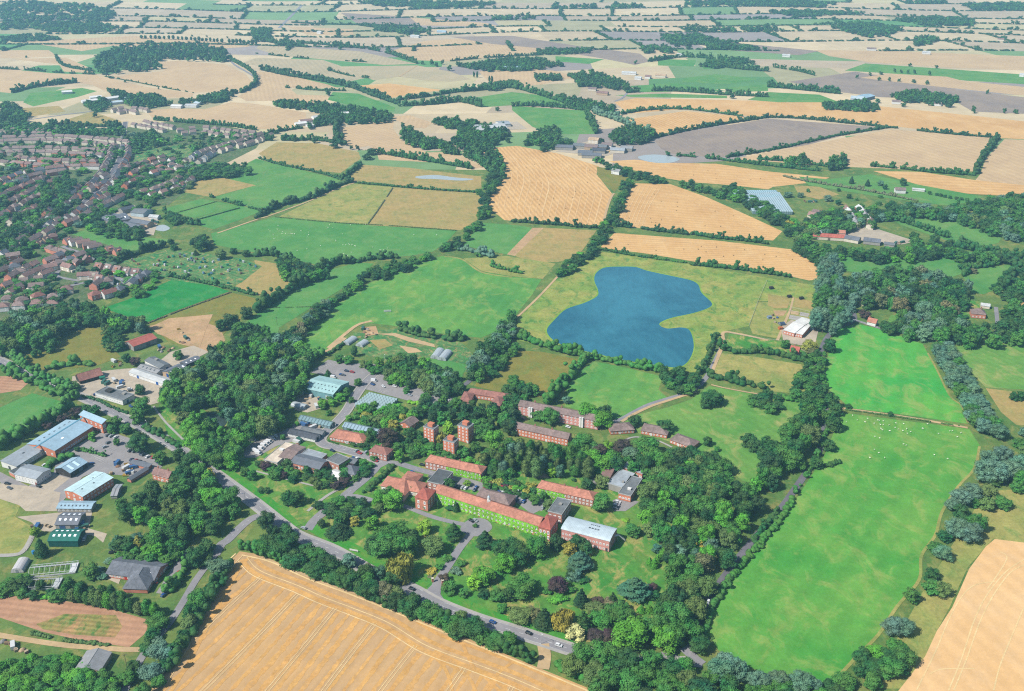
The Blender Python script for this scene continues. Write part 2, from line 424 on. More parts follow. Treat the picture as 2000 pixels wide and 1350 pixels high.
def build_trees():
    rows = {}
    for t in TREES:
        t['sx'], t['sy'] = pix(t['p']); t['big'] = t['h'] * S(t['sy']) * t['r'] * S(t['sy'])
        rows.setdefault(t['kind'], []).append(t)
    keep = []
    for kind, v in rows.items():
        v.sort(key=lambda t: -t['big'])
        vis = [t for t in v if -25 < t['sx'] < 2025 and -20 < t['sy'] < 1350 + t['h'] * S(1350) * .95]
        keep += vis[:300]; ks = set(map(id, vis[:300]))
        for t in v:
            if id(t) not in ks: add_mass(t['kind'], t['p'], t['h'], t['r'], t['tone'], 1 if t['sy'] > 330 else 2)
    for t in keep:
        size = 'tall' if t['h'] > 15 else 'small' if t['h'] < 6 else ''
        if t['kind'] == 'shrub': size = 'low' if t['h'] < 2.6 else ''
        bits = [TONE[t['tone']][1] if t['kind'] != 'copper_tree' else 'dark', NOUN[t['kind']] + (',' if t['cell'] else ''), (t['cell'] + ' of') if t['cell'] else 'of' if 'row' in t['place'][:16] else 'in', t['place']]
        if len(' '.join(bits).split()) < 13 and size: bits.insert(0, size)
        t['label'] = ' '.join(bits)
    finish_labels(keep)
    for t in keep:
        o = thing(t['kind'], t['label'], 'bush' if t['kind'] == 'shrub' else 'tree', t['p'], rnd.uniform(0, 6.28), t['group'])
        sh = t['kind'] in ('shrub', 'cypress_tree', 'weeping_willow', 'conifer_tree', 'cedar_tree', 'poplar_tree')
        z0 = t['h'] * (.05 if sh else .16); ch = t['h'] - z0
        lod = 0 if t['big'] > 260 else 1
        link('crown', crown_mesh(t['kind'], rnd.randrange(7), lod), o, (0, 0, z0), 0, (t['r'], t['r'] * rnd.uniform(.9, 1.1), ch / 2.05), tint(t['tone'], LEAFK))
        link('trunk', TRUNK, o, None, 0, (t['h'] * .8,) * 3)
def build_mass(name, items, label):
    V, Q, T, Cc = [], [], [], []; n = 0
    for kind, p, h, r, tone, lod, var in items:
        v, q, t = crown(kind, var, lod)
        a = rnd.uniform(0, 6.28); c, s = math.cos(a), math.sin(a)
        w = np.empty_like(v); w[:, 0] = (v[:, 0] * c - v[:, 1] * s) * r + p[0]; w[:, 1] = (v[:, 0] * s + v[:, 1] * c) * r + p[1]; w[:, 2] = v[:, 2] * h / 2.05 + p[2]
        V.append(w); Q.append(q + n); T.append(t + n); n += len(v)
        Cc.append(np.tile(np.array(tint(tone, LEAFK), np.float32), (len(v), 1)))
    if V: tag(link(name, np_mesh(name, np.concatenate(V), np.concatenate(Q), np.concatenate(T), [LEAFA], None, np.concatenate(Cc))), label, None, None, 'stuff')
HEDGES = []
def hedge(s, w, h, label, tone='dark', gaps=0.0, treesh=0.0, group=None, sm=3, cat='hedge', name='hedge'):
    """one continuous hedge along a line; gaps: share left open; treesh: share of taller growth"""
    q = smooth(G(s), sm); rs = np.random.RandomState(len(HEDGES) + 3)
    y = sum(pix(p)[1] for p in q) / len(q); pxm = S(max(y, 20))
    w = max(w, .9 / pxm); step = w * .27
    bl = []; acc = 0; nxt = 0; skip = False
    for a, b in zip(q, q[1:]):
        L = (b - a).length
        if L < 1e-6: continue
        while nxt <= acc + L:
            if rs.rand() < .12: skip = rs.rand() < gaps
            if not skip:
                p = a.lerp(b, (nxt - acc) / L); k = 1.0
                if rs.rand() < treesh: k = rs.uniform(1.3, 2.3)
                hh = h * rs.uniform(.75, 1.2) * k; ww = w * rs.uniform(.26, .52) * (1 + (k - 1) * .5)
                if k > 1:
                    for _ in range(4): q3 = w * rs.uniform(.2, .42); bl.append((p.x + rs.normal(0, w * .3), p.y + rs.normal(0, w * .3), hh * rs.uniform(.5, .95), q3, q3, q3 * rs.uniform(.8, 1.3)))
                    hh *= .8; ww *= .8
                bl.append((p.x + rs.normal(0, w * .17), p.y + rs.normal(0, w * .17), hh * .5, ww, ww, hh * .52))
            nxt += step
        acc += L
    if not bl: return
    lod = pxm * w; nl = 30 if lod > 6 else 20 if lod > 3 else 9
    V, Q, T = leafy(rs, bl, 1, .1, core=ICO1 if lod > 4 else ICO0) if False else hedge_leaves(rs, bl, nl, min(w * .4, max(.6, .7 / pxm)), ICO1 if lod > 5 else ICO0)
    HEDGES.append(1)
    o = link(name, np_mesh(name, V, Q, T, [LEAF]), None, None, 0, None, tint(tone, LEAFK, .12))
    tag(o, label, cat, group)
def hedge_leaves(rs, bl, nl, size, core):
    B = np.asarray(bl, np.float32); cv, cf = core; k = len(B)
    V = (cv[None] * B[:, None, 3:] * (1 + rs.normal(0, .1, (k, len(cv), 1))) * .9 + B[:, None, :3]).reshape(-1, 3)
    T = (cf[None] + (np.arange(k) * len(cv))[:, None, None]).reshape(-1, 3)
    j = np.repeat(np.arange(k), nl); n = len(j)
    d = rs.normal(0, 1, (n, 3)); d /= np.linalg.norm(d, axis=1, keepdims=True); d[:, 2] = np.abs(d[:, 2]) * .9 - .1
    p = B[j, :3] + d * B[j, 3:] * rs.uniform(.88, 1.15, (n, 1))
    nr = d + rs.normal(0, .45, (n, 3)); nr[:, 2] += .2; nr /= np.linalg.norm(nr, axis=1, keepdims=True)
    u = np.cross(nr, rs.normal(0, 1, (n, 3))); u /= np.linalg.norm(u, axis=1, keepdims=True); w = np.cross(nr, u)
    s = size * rs.uniform(.6, 1.3, (n, 1)) * .5; a, b = u * s * 1.2, w * s * .85
    Q = np.stack([p - a - b * .6, p + a * .2 - b, p + a + b * .5, p - a * .3 + b], 1).reshape(-1, 3)
    return np.concatenate([V, Q]), np.arange(n * 4).reshape(-1, 4) + len(V), T
# ---------------------------------------------------------------- land
field_mat('stubble', (236, 188, 122), (226, 176, 112), (240, 204, 148), 0, 9, .10, 1, .07, .35)
def stub(ang, w=8, amt=.11, c=((236, 190, 126), (222, 174, 112), (242, 208, 152)), key='stubble'):
    return field_mat('%s_%d_%d' % (key, int(ang), int(w * 10)), *c, ang, w, amt, 1, .07, .35)
BUFF = ((222, 190, 144), (210, 178, 136), (198, 170, 134)); DUN = ((172, 152, 134), (154, 138, 128), (184, 164, 140)); GREYT = ((204, 184, 146), (188, 174, 138), (214, 188, 146))
def hd_(s):
    a, b = G(s); return -math.degrees(math.atan2(b.x - a.x, b.y - a.y))
field_mat('meadow', (78, 160, 62), (112, 172, 72), (156, 178, 92), hd_('1453,1297 1780,820'), 15, .05, 1.3, .13, .75)
field_mat('meadow_upper', (70, 174, 72), (104, 182, 72), (170, 178, 100), hd_('1700,800 1720,660'), 16, .05, 1.2, .13, .7)
field_mat('pasture', (86, 148, 72), (114, 162, 82), (136, 158, 92), 0, 0, 0, 1.4, .12, .6)
field_mat('playing_field', (84, 152, 72), (112, 168, 76), (156, 176, 92), hd_('640,660 800,520'), 12, .04, 1.3, .13, .75)
field_mat('dark_pasture', (80, 148, 72), (106, 160, 82), (130, 162, 92), 0, 0, 0, 1.5, .12, .5)
field_mat('dry_grass', (180, 168, 98), (152, 160, 84), (120, 148, 76), 0, 0, 0, 2.0, .2, .9)
field_mat('reservoir_bank', (172, 170, 90), (134, 162, 74), (88, 142, 66), 0, 0, 0, 2.2, .24, 1.0)
field_mat('olive_grass', (150, 140, 66), (134, 132, 62), (112, 138, 64), 25, 5, .02, 2.0, .16, .7)
field_mat('tan_grass', (190, 162, 102), (174, 158, 94), (140, 150, 88), 12, 7, .025, 1.8, .15, .6)
field_mat('green_crop', (32, 142, 62), (56, 152, 70), (120, 164, 100), 66, 14, .05, 1.5, .10, .4)
field_mat('park_grass', (122, 166, 78), (98, 156, 68), (178, 176, 106), 30, 8, .05, 1.3, .12, .8)
field_mat('lawn', (112, 152, 66), (72, 146, 58), (186, 170, 102), 32, 6, .06, 2.4, .18, .95)
field_mat('verge', (60, 150, 48), (86, 154, 56), (150, 154, 80), 0, 0, 0, 2.6, .16, .5)
field_mat('rough_grass', (118, 140, 70), (88, 126, 62), (164, 152, 88), 0, 0, 0, 2.0, .22, .7)
field_mat('allotment_ground', (64, 136, 74), (112, 146, 84), (190, 160, 108), 55, 6, .10, 5, .3, .8)
field_mat('garden_ground', (80, 116, 66), (104, 118, 76), (150, 138, 112), 0, 0, 0, 7, .3, .7)
field_mat('bare_soil', (210, 172, 128), (194, 158, 118), (152, 148, 92), 0, 0, 0, 3, .16, .5)
field_mat('ploughed_soil', (204, 158, 124), (188, 142, 112), (212, 172, 134), 82, 5, .10, 1.5, .12, .4)
field_mat('weedy_rows', (196, 152, 106), (150, 148, 82), (60, 128, 56), 82, 3.5, .16, 5, .2, .9)
field_mat('farm_yard', (206, 190, 166), (190, 176, 156), (166, 158, 146), 0, 0, 0, 4, .1, .5)
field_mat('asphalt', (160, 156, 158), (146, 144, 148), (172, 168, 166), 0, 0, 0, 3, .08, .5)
field_mat('car_park_surface', (166, 160, 158), (152, 148, 148), (178, 172, 166), 0, 0, 0, 3, .08, .5)
field_mat('gravel', (214, 182, 136), (200, 172, 130), (190, 166, 132), 0, 0, 0, 4, .12, .4)
field_mat('paving', (188, 182, 172), (176, 172, 166), None, 0, 0, 0, 4, .08)
field_mat('road_paint', (240, 240, 236), (214, 214, 210), None, 0, 0, 0, 6, .1)
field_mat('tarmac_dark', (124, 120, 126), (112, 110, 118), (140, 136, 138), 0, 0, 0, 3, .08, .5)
field_mat('white_line', (246, 216, 158), (238, 204, 146), None, 0, 0, 0, 5, .16)
field_mat('gold_line', (226, 176, 104), (220, 168, 100), (212, 168, 110), 0, 0, 0, 5, .2, .8); field_mat('pale_straw', (240, 202, 146), (234, 190, 132), None, 0, 0, 0, 4, .16)
def fld(name, mat, s, label, sm=0):
    g = G(s)
    if sm: g = smooth_closed(g, sm)
    return sheet(name, g, MATS[mat] if isinstance(mat, str) else mat, label)
# base ground to the horizon
sheet('ground', [(-30000, -400, 0), (30000, -400, 0), (30000, 60000, 0), (-30000, 60000, 0)], MATS['rough_grass'], 'rough green and straw coloured ground under the fields', -.06)
# --- the far patchwork: one sheet of irregular cells
def farmland():
    rs = random.Random(11); rows = []; y = 1500.0
    while y < 14000:
        rows.append(y); y += rs.uniform(85, 165) * (1 + (y - 1500) / 5200)
    V, F, Cc, edges, cells = [], [], [], [], []
    pal = [((226, 204, 164), 5), ((216, 194, 156), 4), ((202, 182, 152), 3), ((170, 158, 150), 2), ((186, 178, 136), 2), ((104, 156, 92), 1), ((132, 166, 108), 2), ((210, 196, 150), 2)]
    pal = [c for c, n in pal for _ in range(n)]
    def warp(x, y): return Vector((x + 60 * math.sin(y / 310 + x / 900) , y + 55 * math.sin(x / 420) + 30 * math.sin(x / 170 + y / 400), -.03))
    for y0, y1 in zip(rows, rows[1:]):
        x = -.62 * y1 - rs.uniform(0, 300); lim = .62 * y1 + 300
        while x < lim:
            w = rs.uniform(130, 340) * (1 + (y0 - 1500) / 9000); c = C(*rs.choice(pal), k=rs.uniform(.9, 1.08))
            n = 5
            lo = [warp(x + w * k / n, y0) for k in range(n + 1)]; hi = [warp(x + w * k / n, y1) for k in range(n + 1)]
            b = len(V); V += lo + hi; F += [(b + k, b + k + 1, b + n + 2 + k, b + n + 1 + k) for k in range(n)]; Cc += [c] * (2 * n + 2)
            edges.append((lo, [lo[0].lerp(hi[0], k / 3) for k in range(4)])); cells.append((x, w, y0, y1)); x += w
    t = NT('farmland_patchwork', .95, .1)
    c = t.n('ShaderNodeAttribute', attribute_name='tint').outputs['Color']
    v = t.coord(); c = t.mix(1.0, c, t.grey(t.noise(v, .02, 5, .65), .86, 1.12), 'MULTIPLY')
    t.out(c)
    o = link('farmland', np_mesh('farmland', [tuple(p) for p in V], F, None, [t.m], None, Cc)); tag(o, 'far patchwork of harvested and green fields', None, None, 'structure')
    return edges, cells, warp
FAR_EDGES, FAR_CELLS, FAR_WARP = farmland()
FARHEDGE = []
def far_growth():
    rs = random.Random(5); ok = lambda p: -40 < pix(p)[0] < 2040 and -30 < pix(p)[1] < 100
    for lo, side in FAR_EDGES:
        for pl, prob in ((lo, .85), (side, .75)):
            if rs.random() > prob: continue
            for a, b in zip(pl, pl[1:]):
                L = (b - a).length; n = max(1, int(L / 8))
                for k in range(n):
                    if rs.random() < .07: continue
                    p = a.lerp(b, (k + rs.random()) / n)
                    if ok(p):
                        big = rs.random() < .16
                        FARHEDGE.append(('broadleaf_tree', p, rs.uniform(8, 13) if big else rs.uniform(3.0, 5), rs.uniform(6, 9) if big else rs.uniform(5.5, 7.5), 'dark', 2, rs.randrange(4)))
    for x, w, y0, y1 in FAR_CELLS:
        if rs.random() < .12 and y0 > 2300:
            n = int(rs.uniform(.25, .9) * w * (y1 - y0) / 420); fx = rs.uniform(.25, .9); fy = rs.uniform(.2, .6)
            for k in range(min(n, 260)):
                p = FAR_WARP(x + w * rs.random() * fx, y0 + (y1 - y0) * rs.random() * fy)
                if ok(p): MASS.append(('broadleaf_tree', p, rs.uniform(9, 15), rs.uniform(7, 10), rs.choice(('dark', 'deep', 'mid')), 2, rs.randrange(4)))
far_growth()
# --- far fields traced one by one
buff = lambda a=0, w=9: stub(a, w, .05, BUFF, 'buff_stubble'); dun = lambda a=0: stub(a, 9, .04, DUN, 'turned_soil'); greyt = lambda a=0: stub(a, 12, .05, GREYT, 'grey_stubble')
gold = lambda a=0, w=8: stub(a, w)
FARF = [
 (buff(70), '0,134 100,143 190,147 285,170 378,182 375,190 290,192 210,180 180,166 140,160 40,172 20,182 0,180', 'wide buff stubble west of the long wood'),
 (buff(100), '220,150 320,139 305,121 350,119 440,126 480,145 496,165 470,178 380,181 300,168', 'round stubble field below the long wood'),
 (buff(), '20,115 130,113 185,137 180,143 125,140 115,126', 'small stubble field with hedges on three sides'),
 (buff(), '0,98 95,98 112,110 30,114 0,114', 'strip of stubble at the western edge'),
 (buff(20), '35,82 260,70 500,88 480,92 400,97 220,90 160,100 70,86', 'long stubble behind the tree avenue'),
 (buff(60), '285,215 340,212 400,213 450,200 500,203 597,220 600,240 560,255 500,252 440,245 380,238 300,235', 'broad stubble north of the village'),
 ('tan_grass', '95,245 180,218 237,237 238,248', 'yellowing field with a hedge below'), ('tan_grass', '12,213 115,207 128,218 60,228 25,226', 'yellowing field by the road bend'),
 ('pasture', '45,200 60,182 160,172 190,178 150,190 110,198 65,208', 'green paddock inside a belt of trees'),
 (buff(15), '500,140 545,143 640,165 672,177 645,172 565,172 580,185 643,187 640,195 605,203 560,198 480,197 465,188 500,170', 'stubble wrapped round a green paddock'),
 (greyt(20), '500,113 630,117 660,127 720,151 680,160 640,150 570,136 470,125', 'grey stubble beside a hedge line'), (greyt(), '510,85 620,95 700,100 815,125 750,127 640,117 540,108 500,95', 'long grey stubble strip'),
 (greyt(60), '660,130 815,128 880,140 920,155 880,160 830,157 780,150 730,157', 'grey stubble with a pale track'),
 (gold(90, 11), '690,168 760,163 840,173 900,180 970,173 850,178 800,185 755,193 720,183', 'orange stubble bank'),
 ('dark_pasture', '650,180 700,183 772,210 770,218 720,215 640,195', 'green wedge among the stubble'),
 (buff(40), '662,250 770,235 768,252 785,275 835,298 885,297 945,327 925,330 860,318 800,315 740,312 735,295 720,285 690,290 668,275', 'winding stubble field'),
 (buff(), '765,228 800,225 845,240 830,251 795,248', 'stubble tongue between woods'),
 (buff(10), '755,102 830,80 900,75 990,85 1060,90 1060,100 990,110 880,120 815,118 770,108', 'broad pale stubble'),
 (dun(30), '880,72 1000,70 1130,90 1250,105 1270,120 1240,127 1180,115 1060,95 960,86', 'brown turned soil'),
 (buff(), '560,52 690,57 690,70 600,68', 'far stubble rectangle'), (dun(), '665,25 800,33 820,48 700,48', 'far brown rectangle'), (buff(), '800,34 950,45 975,52 820,50', 'far pale rectangle'),
 (buff(), '935,140 1000,132 1080,138 1130,150 1090,157 1060,165 1010,170 960,165', 'stubble beside the far farm'),
 (gold(100), '1200,200 1240,192 1400,195 1600,200 1700,206 1900,226 2060,244 2060,275 1950,270 1730,245 1600,235 1530,225 1470,228 1350,212 1230,222 1215,212', 'long golden stubble sweeping to the horizon side'),
 (gold(20), '1220,234 1340,217 1450,228 1460,235 1290,265 1265,262', 'golden stubble wedge'),
 (dun(15), '1280,276 1310,263 1500,232 1710,248 1570,285 1400,308 1310,300 1290,290', 'grey-brown turned field'),
 (buff(25, 14), '1430,311 1540,290 1690,262 1740,253 1940,268 1900,335 1800,332 1620,325 1480,314', 'drilled stubble with long rows'),
 (buff(15, 14), '1962,272 2060,275 2060,350 1990,380 1905,352 1915,340 1925,310', 'drilled stubble at the eastern edge'), (gold(95), '1705,334 1800,336 1905,352 2000,362 2060,370 1990,384 1880,378 1790,360', 'golden strip above the orchard'),
 (dun(80), '1540,160 1670,140 1810,163 1870,175 2060,197 2060,225 1900,218 1860,195 1720,190 1640,180', 'purple-brown turned soil'),
 ('pasture', '1650,138 1690,124 1850,135 2060,150 2060,168 1890,158 1760,145', 'pale green far pasture'), (buff(), '1680,152 1740,144 1850,150 1880,158 2000,170 2060,180 2060,190 1980,185 1800,166', 'pale stubble with lone trees'),
 (buff(5), '1590,98 1750,100 1950,108 2060,112 2060,140 1850,132 1700,122 1620,110', 'wide pale stubble far off'), (dun(), '1400,80 1520,92 1600,100 1560,108 1420,98 1350,85', 'mauve soil far off'),
 ('pasture', '1000,180 1090,190 1140,210 1010,205 950,196', 'green paddock, upper'), ('pasture', '900,195 1000,180 1010,205 940,210', 'green paddock, lower'), ('pasture', '1000,207 1140,216 1165,262 1080,262 1040,248 1000,215', 'large far pasture'),
 ('dark_pasture', '1085,110 1180,116 1150,125 1085,120', 'small green field'), ('dark_pasture', '1285,115 1360,118 1355,130 1285,128', 'bright green field'), ('dark_pasture', '1365,125 1440,121 1410,134 1375,135', 'green field by the grove'),
 ('pasture', '1340,152 1400,145 1480,155 1420,165 1330,160', 'oval green field'), ('dark_pasture', '1230,168 1320,163 1420,178 1250,180', 'green strip field'), ('pasture', '1410,172 1500,165 1500,178 1430,180', 'green corner field'),
 ('pasture', '1500,180 1600,185 1640,200 1520,200 1460,195', 'pale green strip'), ('pasture', '1200,186 1300,183 1420,187 1420,192 1240,190', 'green strip along the lane'),
]
ZC[0] = .0
for m, s, lab in FARF: fld('field', m, s, lab)
# --- middle distance
MIDF = [
 ('stubble_field', stub(14, 6.5, .13), '935,290 1010,285 1090,300 1170,325 1165,340 1195,378 1190,400 1178,440 1100,440 985,430 953,405 960,370 980,340 960,310', 'golden stubble combined in curving rows'),
 ('stubble_field', stub(100, 7, .08), '1240,358 1310,360 1380,385 1470,425 1528,452 1510,470 1400,460 1290,450 1200,440 1215,400', 'golden stubble with scattered straw bales'),
 ('stubble_field', stub(96, 7, .08), '1200,455 1290,462 1400,470 1545,487 1580,500 1600,520 1600,545 1580,548 1500,530 1380,515 1260,495 1172,484', 'golden stubble above the reservoir'),
 ('stubble_field', stub(100, 9, .08), '1190,315 1240,312 1300,318 1400,320 1500,335 1620,347 1600,355 1510,365 1500,370 1430,362 1340,355 1280,345 1230,330', 'golden stubble beyond the farm pond'),
 ('rough_field', 'olive_grass', '1165,325 1235,340 1200,375 1168,345', 'rough triangle beside the stubble'),
 ('rough_field', 'tan_grass', '505,300 540,278 620,280 700,297 705,310 665,338 600,332 520,312', 'straw coloured hay meadow'),
 ('green_field', 'pasture', '430,346 500,310 600,335 668,352 610,380 550,400 520,412 415,386 500,362', 'green grazing field'),
 ('rough_field', 'tan_grass', '355,375 390,350 430,346 500,362 413,385', 'dry corner field'),
 ('green_field', 'pasture', '312,410 393,388 470,402 380,426', 'pale green strip field'), ('green_field', 'dark_pasture', '470,402 512,412 480,425 418,448 360,433', 'green strip field by the track'),
 ('rough_field', 'tan_grass', '680,345 710,322 800,328 940,345 940,377 800,364 690,355', 'dry meadow round a narrow pond'),
 ('rough_field', 'dry_grass', '545,423 680,358 768,366 720,440', 'dry pale meadow'), ('rough_field', 'tan_grass', '768,366 940,378 947,420 900,450 720,440', 'tan cut meadow'),
 ('green_field', 'dark_pasture', '412,456 540,423 720,440 892,451 870,475 845,492 800,500 735,505 680,512 620,517 560,505 480,490 418,478', 'big green sheep pasture'),
 ('green_field', 'dark_pasture', '905,480 940,435 1010,440 1040,445 990,497', 'green field with a bare strip'), ('rough_field', 'bare_soil', '990,497 1040,445 1062,445 1005,500', 'bare brown strip'), ('rough_field', 'tan_grass', '1005,500 1062,445 1165,450 1130,500 1090,512 1040,512', 'rough dry paddock'),
 ('rough_field', 'dry_grass', '905,505 990,500 1085,515 1060,545 1000,540 941,530', 'scrubby corner by the playing field'),
 ('green_field', 'dark_pasture', '455,652 480,630 560,570 640,528 700,513 730,515 700,545 650,575 590,612 545,640 540,668 480,672', 'narrow green valley field'),
 ('playing_field', 'playing_field', '863,500 903,506 941,531 1000,541 1058,545 1040,575 1010,612 985,640 940,660 880,655 800,640 730,632 700,632 640,685 606,690 590,662 588,640 651,597 709,560 780,525', 'large mown playing field'),
 ('crop_field', 'green_crop', '202,602 250,585 335,547 395,552 448,569 390,590 330,612 287,632', 'bright green crop in rows'),
 ('rough_field', 'olive_grass', '290,633 448,571 510,585 500,600 450,640 425,665 390,690 330,668', 'rough brown grass by the building site'),
 ('bare_ground', 'bare_soil', '290,640 330,622 415,614 400,630 430,640 440,665 410,690 385,680 350,672', 'orange bare earth'),
 ('rough_field', 'tan_grass', '497,508 540,515 545,535 570,545 597,548 550,572 530,582 450,566 480,545 500,530', 'tan paddock beside the allotments'),
 ('allotment', 'allotment_ground', '235,512 330,487 395,495 470,505 512,520 472,552 440,562 330,546 285,535', 'allotment ground of small plots'),
 ('allotment', 'allotment_ground', '265,290 350,284 440,284 380,310 330,335 270,340 262,318', 'allotment ground by the village street'),
 ('green_field', 'pasture', '140,458 178,446 215,458 330,468 310,485 250,490 200,475', 'paddock behind the new houses'),
 ('rough_field', 'olive_grass', '30,700 60,690 113,668 164,640 206,640 214,675 236,697 190,714 120,722 60,722', 'yellow-green meadow by the barn'),
 ('rough_field', 'reservoir_bank', '1161,490 1242,501 1348,517 1500,543 1608,560 1602,590 1480,588 1463,637 1413,648 1390,690 1372,728 1325,726 1240,715 1151,697 1080,681 1005,663 1010,625 1050,580 1093,540', 'dry grassy bank round the reservoir'),
 ('paddock', 'dry_grass', '1480,590 1600,590 1590,645 1560,642 1520,662 1470,652 1464,637', 'trodden animal paddock'),
 ('paddock', 'lawn', '1425,652 1535,668 1580,692 1480,690 1412,680', 'paddock beside the white building'), ('rough_field', 'dry_grass', '1408,690 1480,698 1565,712 1585,772 1500,764 1388,738 1396,712', 'pale hay paddock'),
 ('green_field', 'pasture', '1730,420 1800,420 1900,440 1960,455 1950,475 1900,485 1850,470 1760,440', 'green field below the orchard'), ('green_field', 'pasture', '1560,345 1720,360 1850,385 1900,395 1850,402 1720,385 1580,362', 'green strip with lone trees'),
 ('orchard_field', 'pasture', '1620,350 1700,340 1800,362 1920,384 1900,395 1720,375', 'orchard strip'), ('rough_field', 'tan_grass', '1550,362 1600,365 1640,380 1600,390 1560,380', 'dry corner near the nursery'),
 ('green_field', 'dark_pasture', '1630,495 1700,502 1810,510 1850,485 1945,500 1920,520 1850,545 1790,540 1690,535 1640,528', 'deep green meadow by the stream'), ('green_field', 'pasture', '1880,530 1985,515 1960,560 1920,575 1890,570', 'pale green meadow with a hedge bend'),
 ('stubble_field', gold(0), '1972,600 2060,570 2060,640 1990,640', 'golden corner of stubble at the eastern edge'),
 ('garden', 'park_grass', '1740,615 1790,620 1790,640 1730,635', 'cottage lawn'), ('garden', 'lawn', '1880,585 1920,590 1900,620 1870,615', 'house lawn'),
]
ZC[0] = .0
for n, m, s, lab in MIDF: fld(n, m, s, lab)
# --- near fields
NEARF = [
 ('meadow', 'meadow', '1645,806 1752,820 1893,838 1913,869 1903,915 1872,950 1840,1000 1827,1045 1800,1085 1795,1133 1752,1185 1717,1238 1676,1280 1641,1318 1600,1342 1500,1318 1453,1298 1403,1270 1378,1229 1428,1131 1500,1050 1548,985 1608,894', 'long bright green sheep meadow'),
 ('meadow', 'meadow_upper', '1626,660 1640,640 1676,633 1727,645 1802,672 1812,690 1830,723 1855,773 1878,793 1890,828 1780,812 1661,797 1636,776 1613,756 1613,710', 'upper bright green meadow'),
 ('green_field', 'park_grass', '1868,676 2000,670 2060,670 2060,765 1985,760 1925,757 1900,730', 'yellow-green field beyond the willows'), ('rough_field', 'tan_grass', '1925,758 2000,768 2060,780 2060,835 1985,830 1955,805', 'dry fallow patch'),
 ('rough_field', 'dry_grass', '1925,960 2060,950 2060,1075 1985,1062 1940,1052 1890,1108 1855,1186 1830,1232 1807,1282 1760,1345 1700,1345 1740,1270 1800,1160 1850,1080', 'rough grass margin'),
 ('green_field', 'playing_field', '1161,706 1227,719 1287,734 1292,743 1286,761 1302,776 1336,772 1252,803 1214,821 1176,812 1103,794 1108,761 1118,737', 'green paddock below the reservoir'),
 ('rough_field', 'olive_grass', '1000,683 1063,688 1128,702 1118,735 1068,776 1030,776 1000,772 925,754 950,725 975,700', 'olive rough field'),
 ('park', 'park_grass', '1245,810 1300,797 1350,780 1385,754 1440,764 1500,775 1582,788 1562,822 1520,882 1490,945 1450,940 1400,895 1350,880 1300,860 1240,845 1205,832', 'open park grass'),
 ('green_field', 'dark_pasture', '-60,800 0,796 63,768 126,786 137,795 75,833 0,882 -60,910', 'bright green field on the western edge'), ('rough_field', 'ploughed_soil', '-40,735 30,735 62,742 40,762 -40,775', 'red ploughed corner'),
 ('campus_lawn', 'lawn', '310,790 380,790 480,850 560,850 640,880 740,900 900,915 1100,880 1250,900 1330,960 1360,1080 1330,1230 1200,1262 1100,1246 980,1215 860,1168 700,1090 610,1035 560,1010 440,940 330,860', 'campus lawns'),
 ('garden', 'allotment_ground', '690,650 800,640 905,672 930,700 905,730 820,720 700,690', 'walled trial garden'), ('lawn', 'dark_pasture', '805,708 850,700 910,712 900,745 850,720', 'mown square by the polytunnels'),
 ('rough_field', 'rough_grass', '180,1020 260,1010 300,1080 240,1090 150,1050', 'rough ground behind the sheds'),
 ('green_field', 'dry_grass', '-60,975 45,975 30,1010 65,1030 60,1062 40,1085 -60,1087', 'yellow-green field by the cricket track'),
 ('ploughed_field', 'ploughed_soil', 'E -200,560 40,590 280,620 500,650 850,710 1160,800 1130,900 1000,1010 600,950 330,890 0,780 -200,740', 'ploughed pink-brown field'), ('ploughed_field', 'weedy_rows', 'E 280,830 500,750 900,760 950,850 890,935 560,910 330,870', 'weedy crop rows'),
 ('rough_field', 'rough_grass', 'E -200,1000 300,1000 700,1030 850,1050 740,1200 700,1400 -200,1400', 'rough scrubby ground'),
 ('stubble_field', stub(hd_('F 5,1345 545,735'), 7.6, .05, ((220, 176, 118), (198, 164, 122), (212, 178, 132)), 'combined_stubble'), '468,1077 500,1082 530,1093 600,1124 700,1161 750,1184 850,1222 930,1254 1000,1283 1058,1307 1161,1349 1240,1400 1240,1560 150,1560 240,1430 297,1349 335,1290 378,1211 438,1108', 'big golden stubble field in the near corner'),
 ('stubble_field', stub(20, 11, .04, ((246, 204, 148), (238, 192, 132), (232, 200, 158)), 'pale_stubble'), '1943,1053 2000,1060 2080,1075 2300,1120 2300,1560 1640,1560 1700,1420 1762,1340 1807,1282 1830,1232 1860,1186 1893,1111 1925,1068', 'pale sandy stubble at the near eastern corner'),
 ('town_ground', 'garden_ground', '-80,640 0,640 150,600 290,560 300,540 240,500 250,480 140,455 215,420 330,400 400,340 500,290 520,262 440,246 330,238 240,250 100,250 0,245 -80,245', 'garden ground between the houses'),
]
ZC[0] = .0
for n, m, s, lab in NEARF: fld(n, m, s, lab)
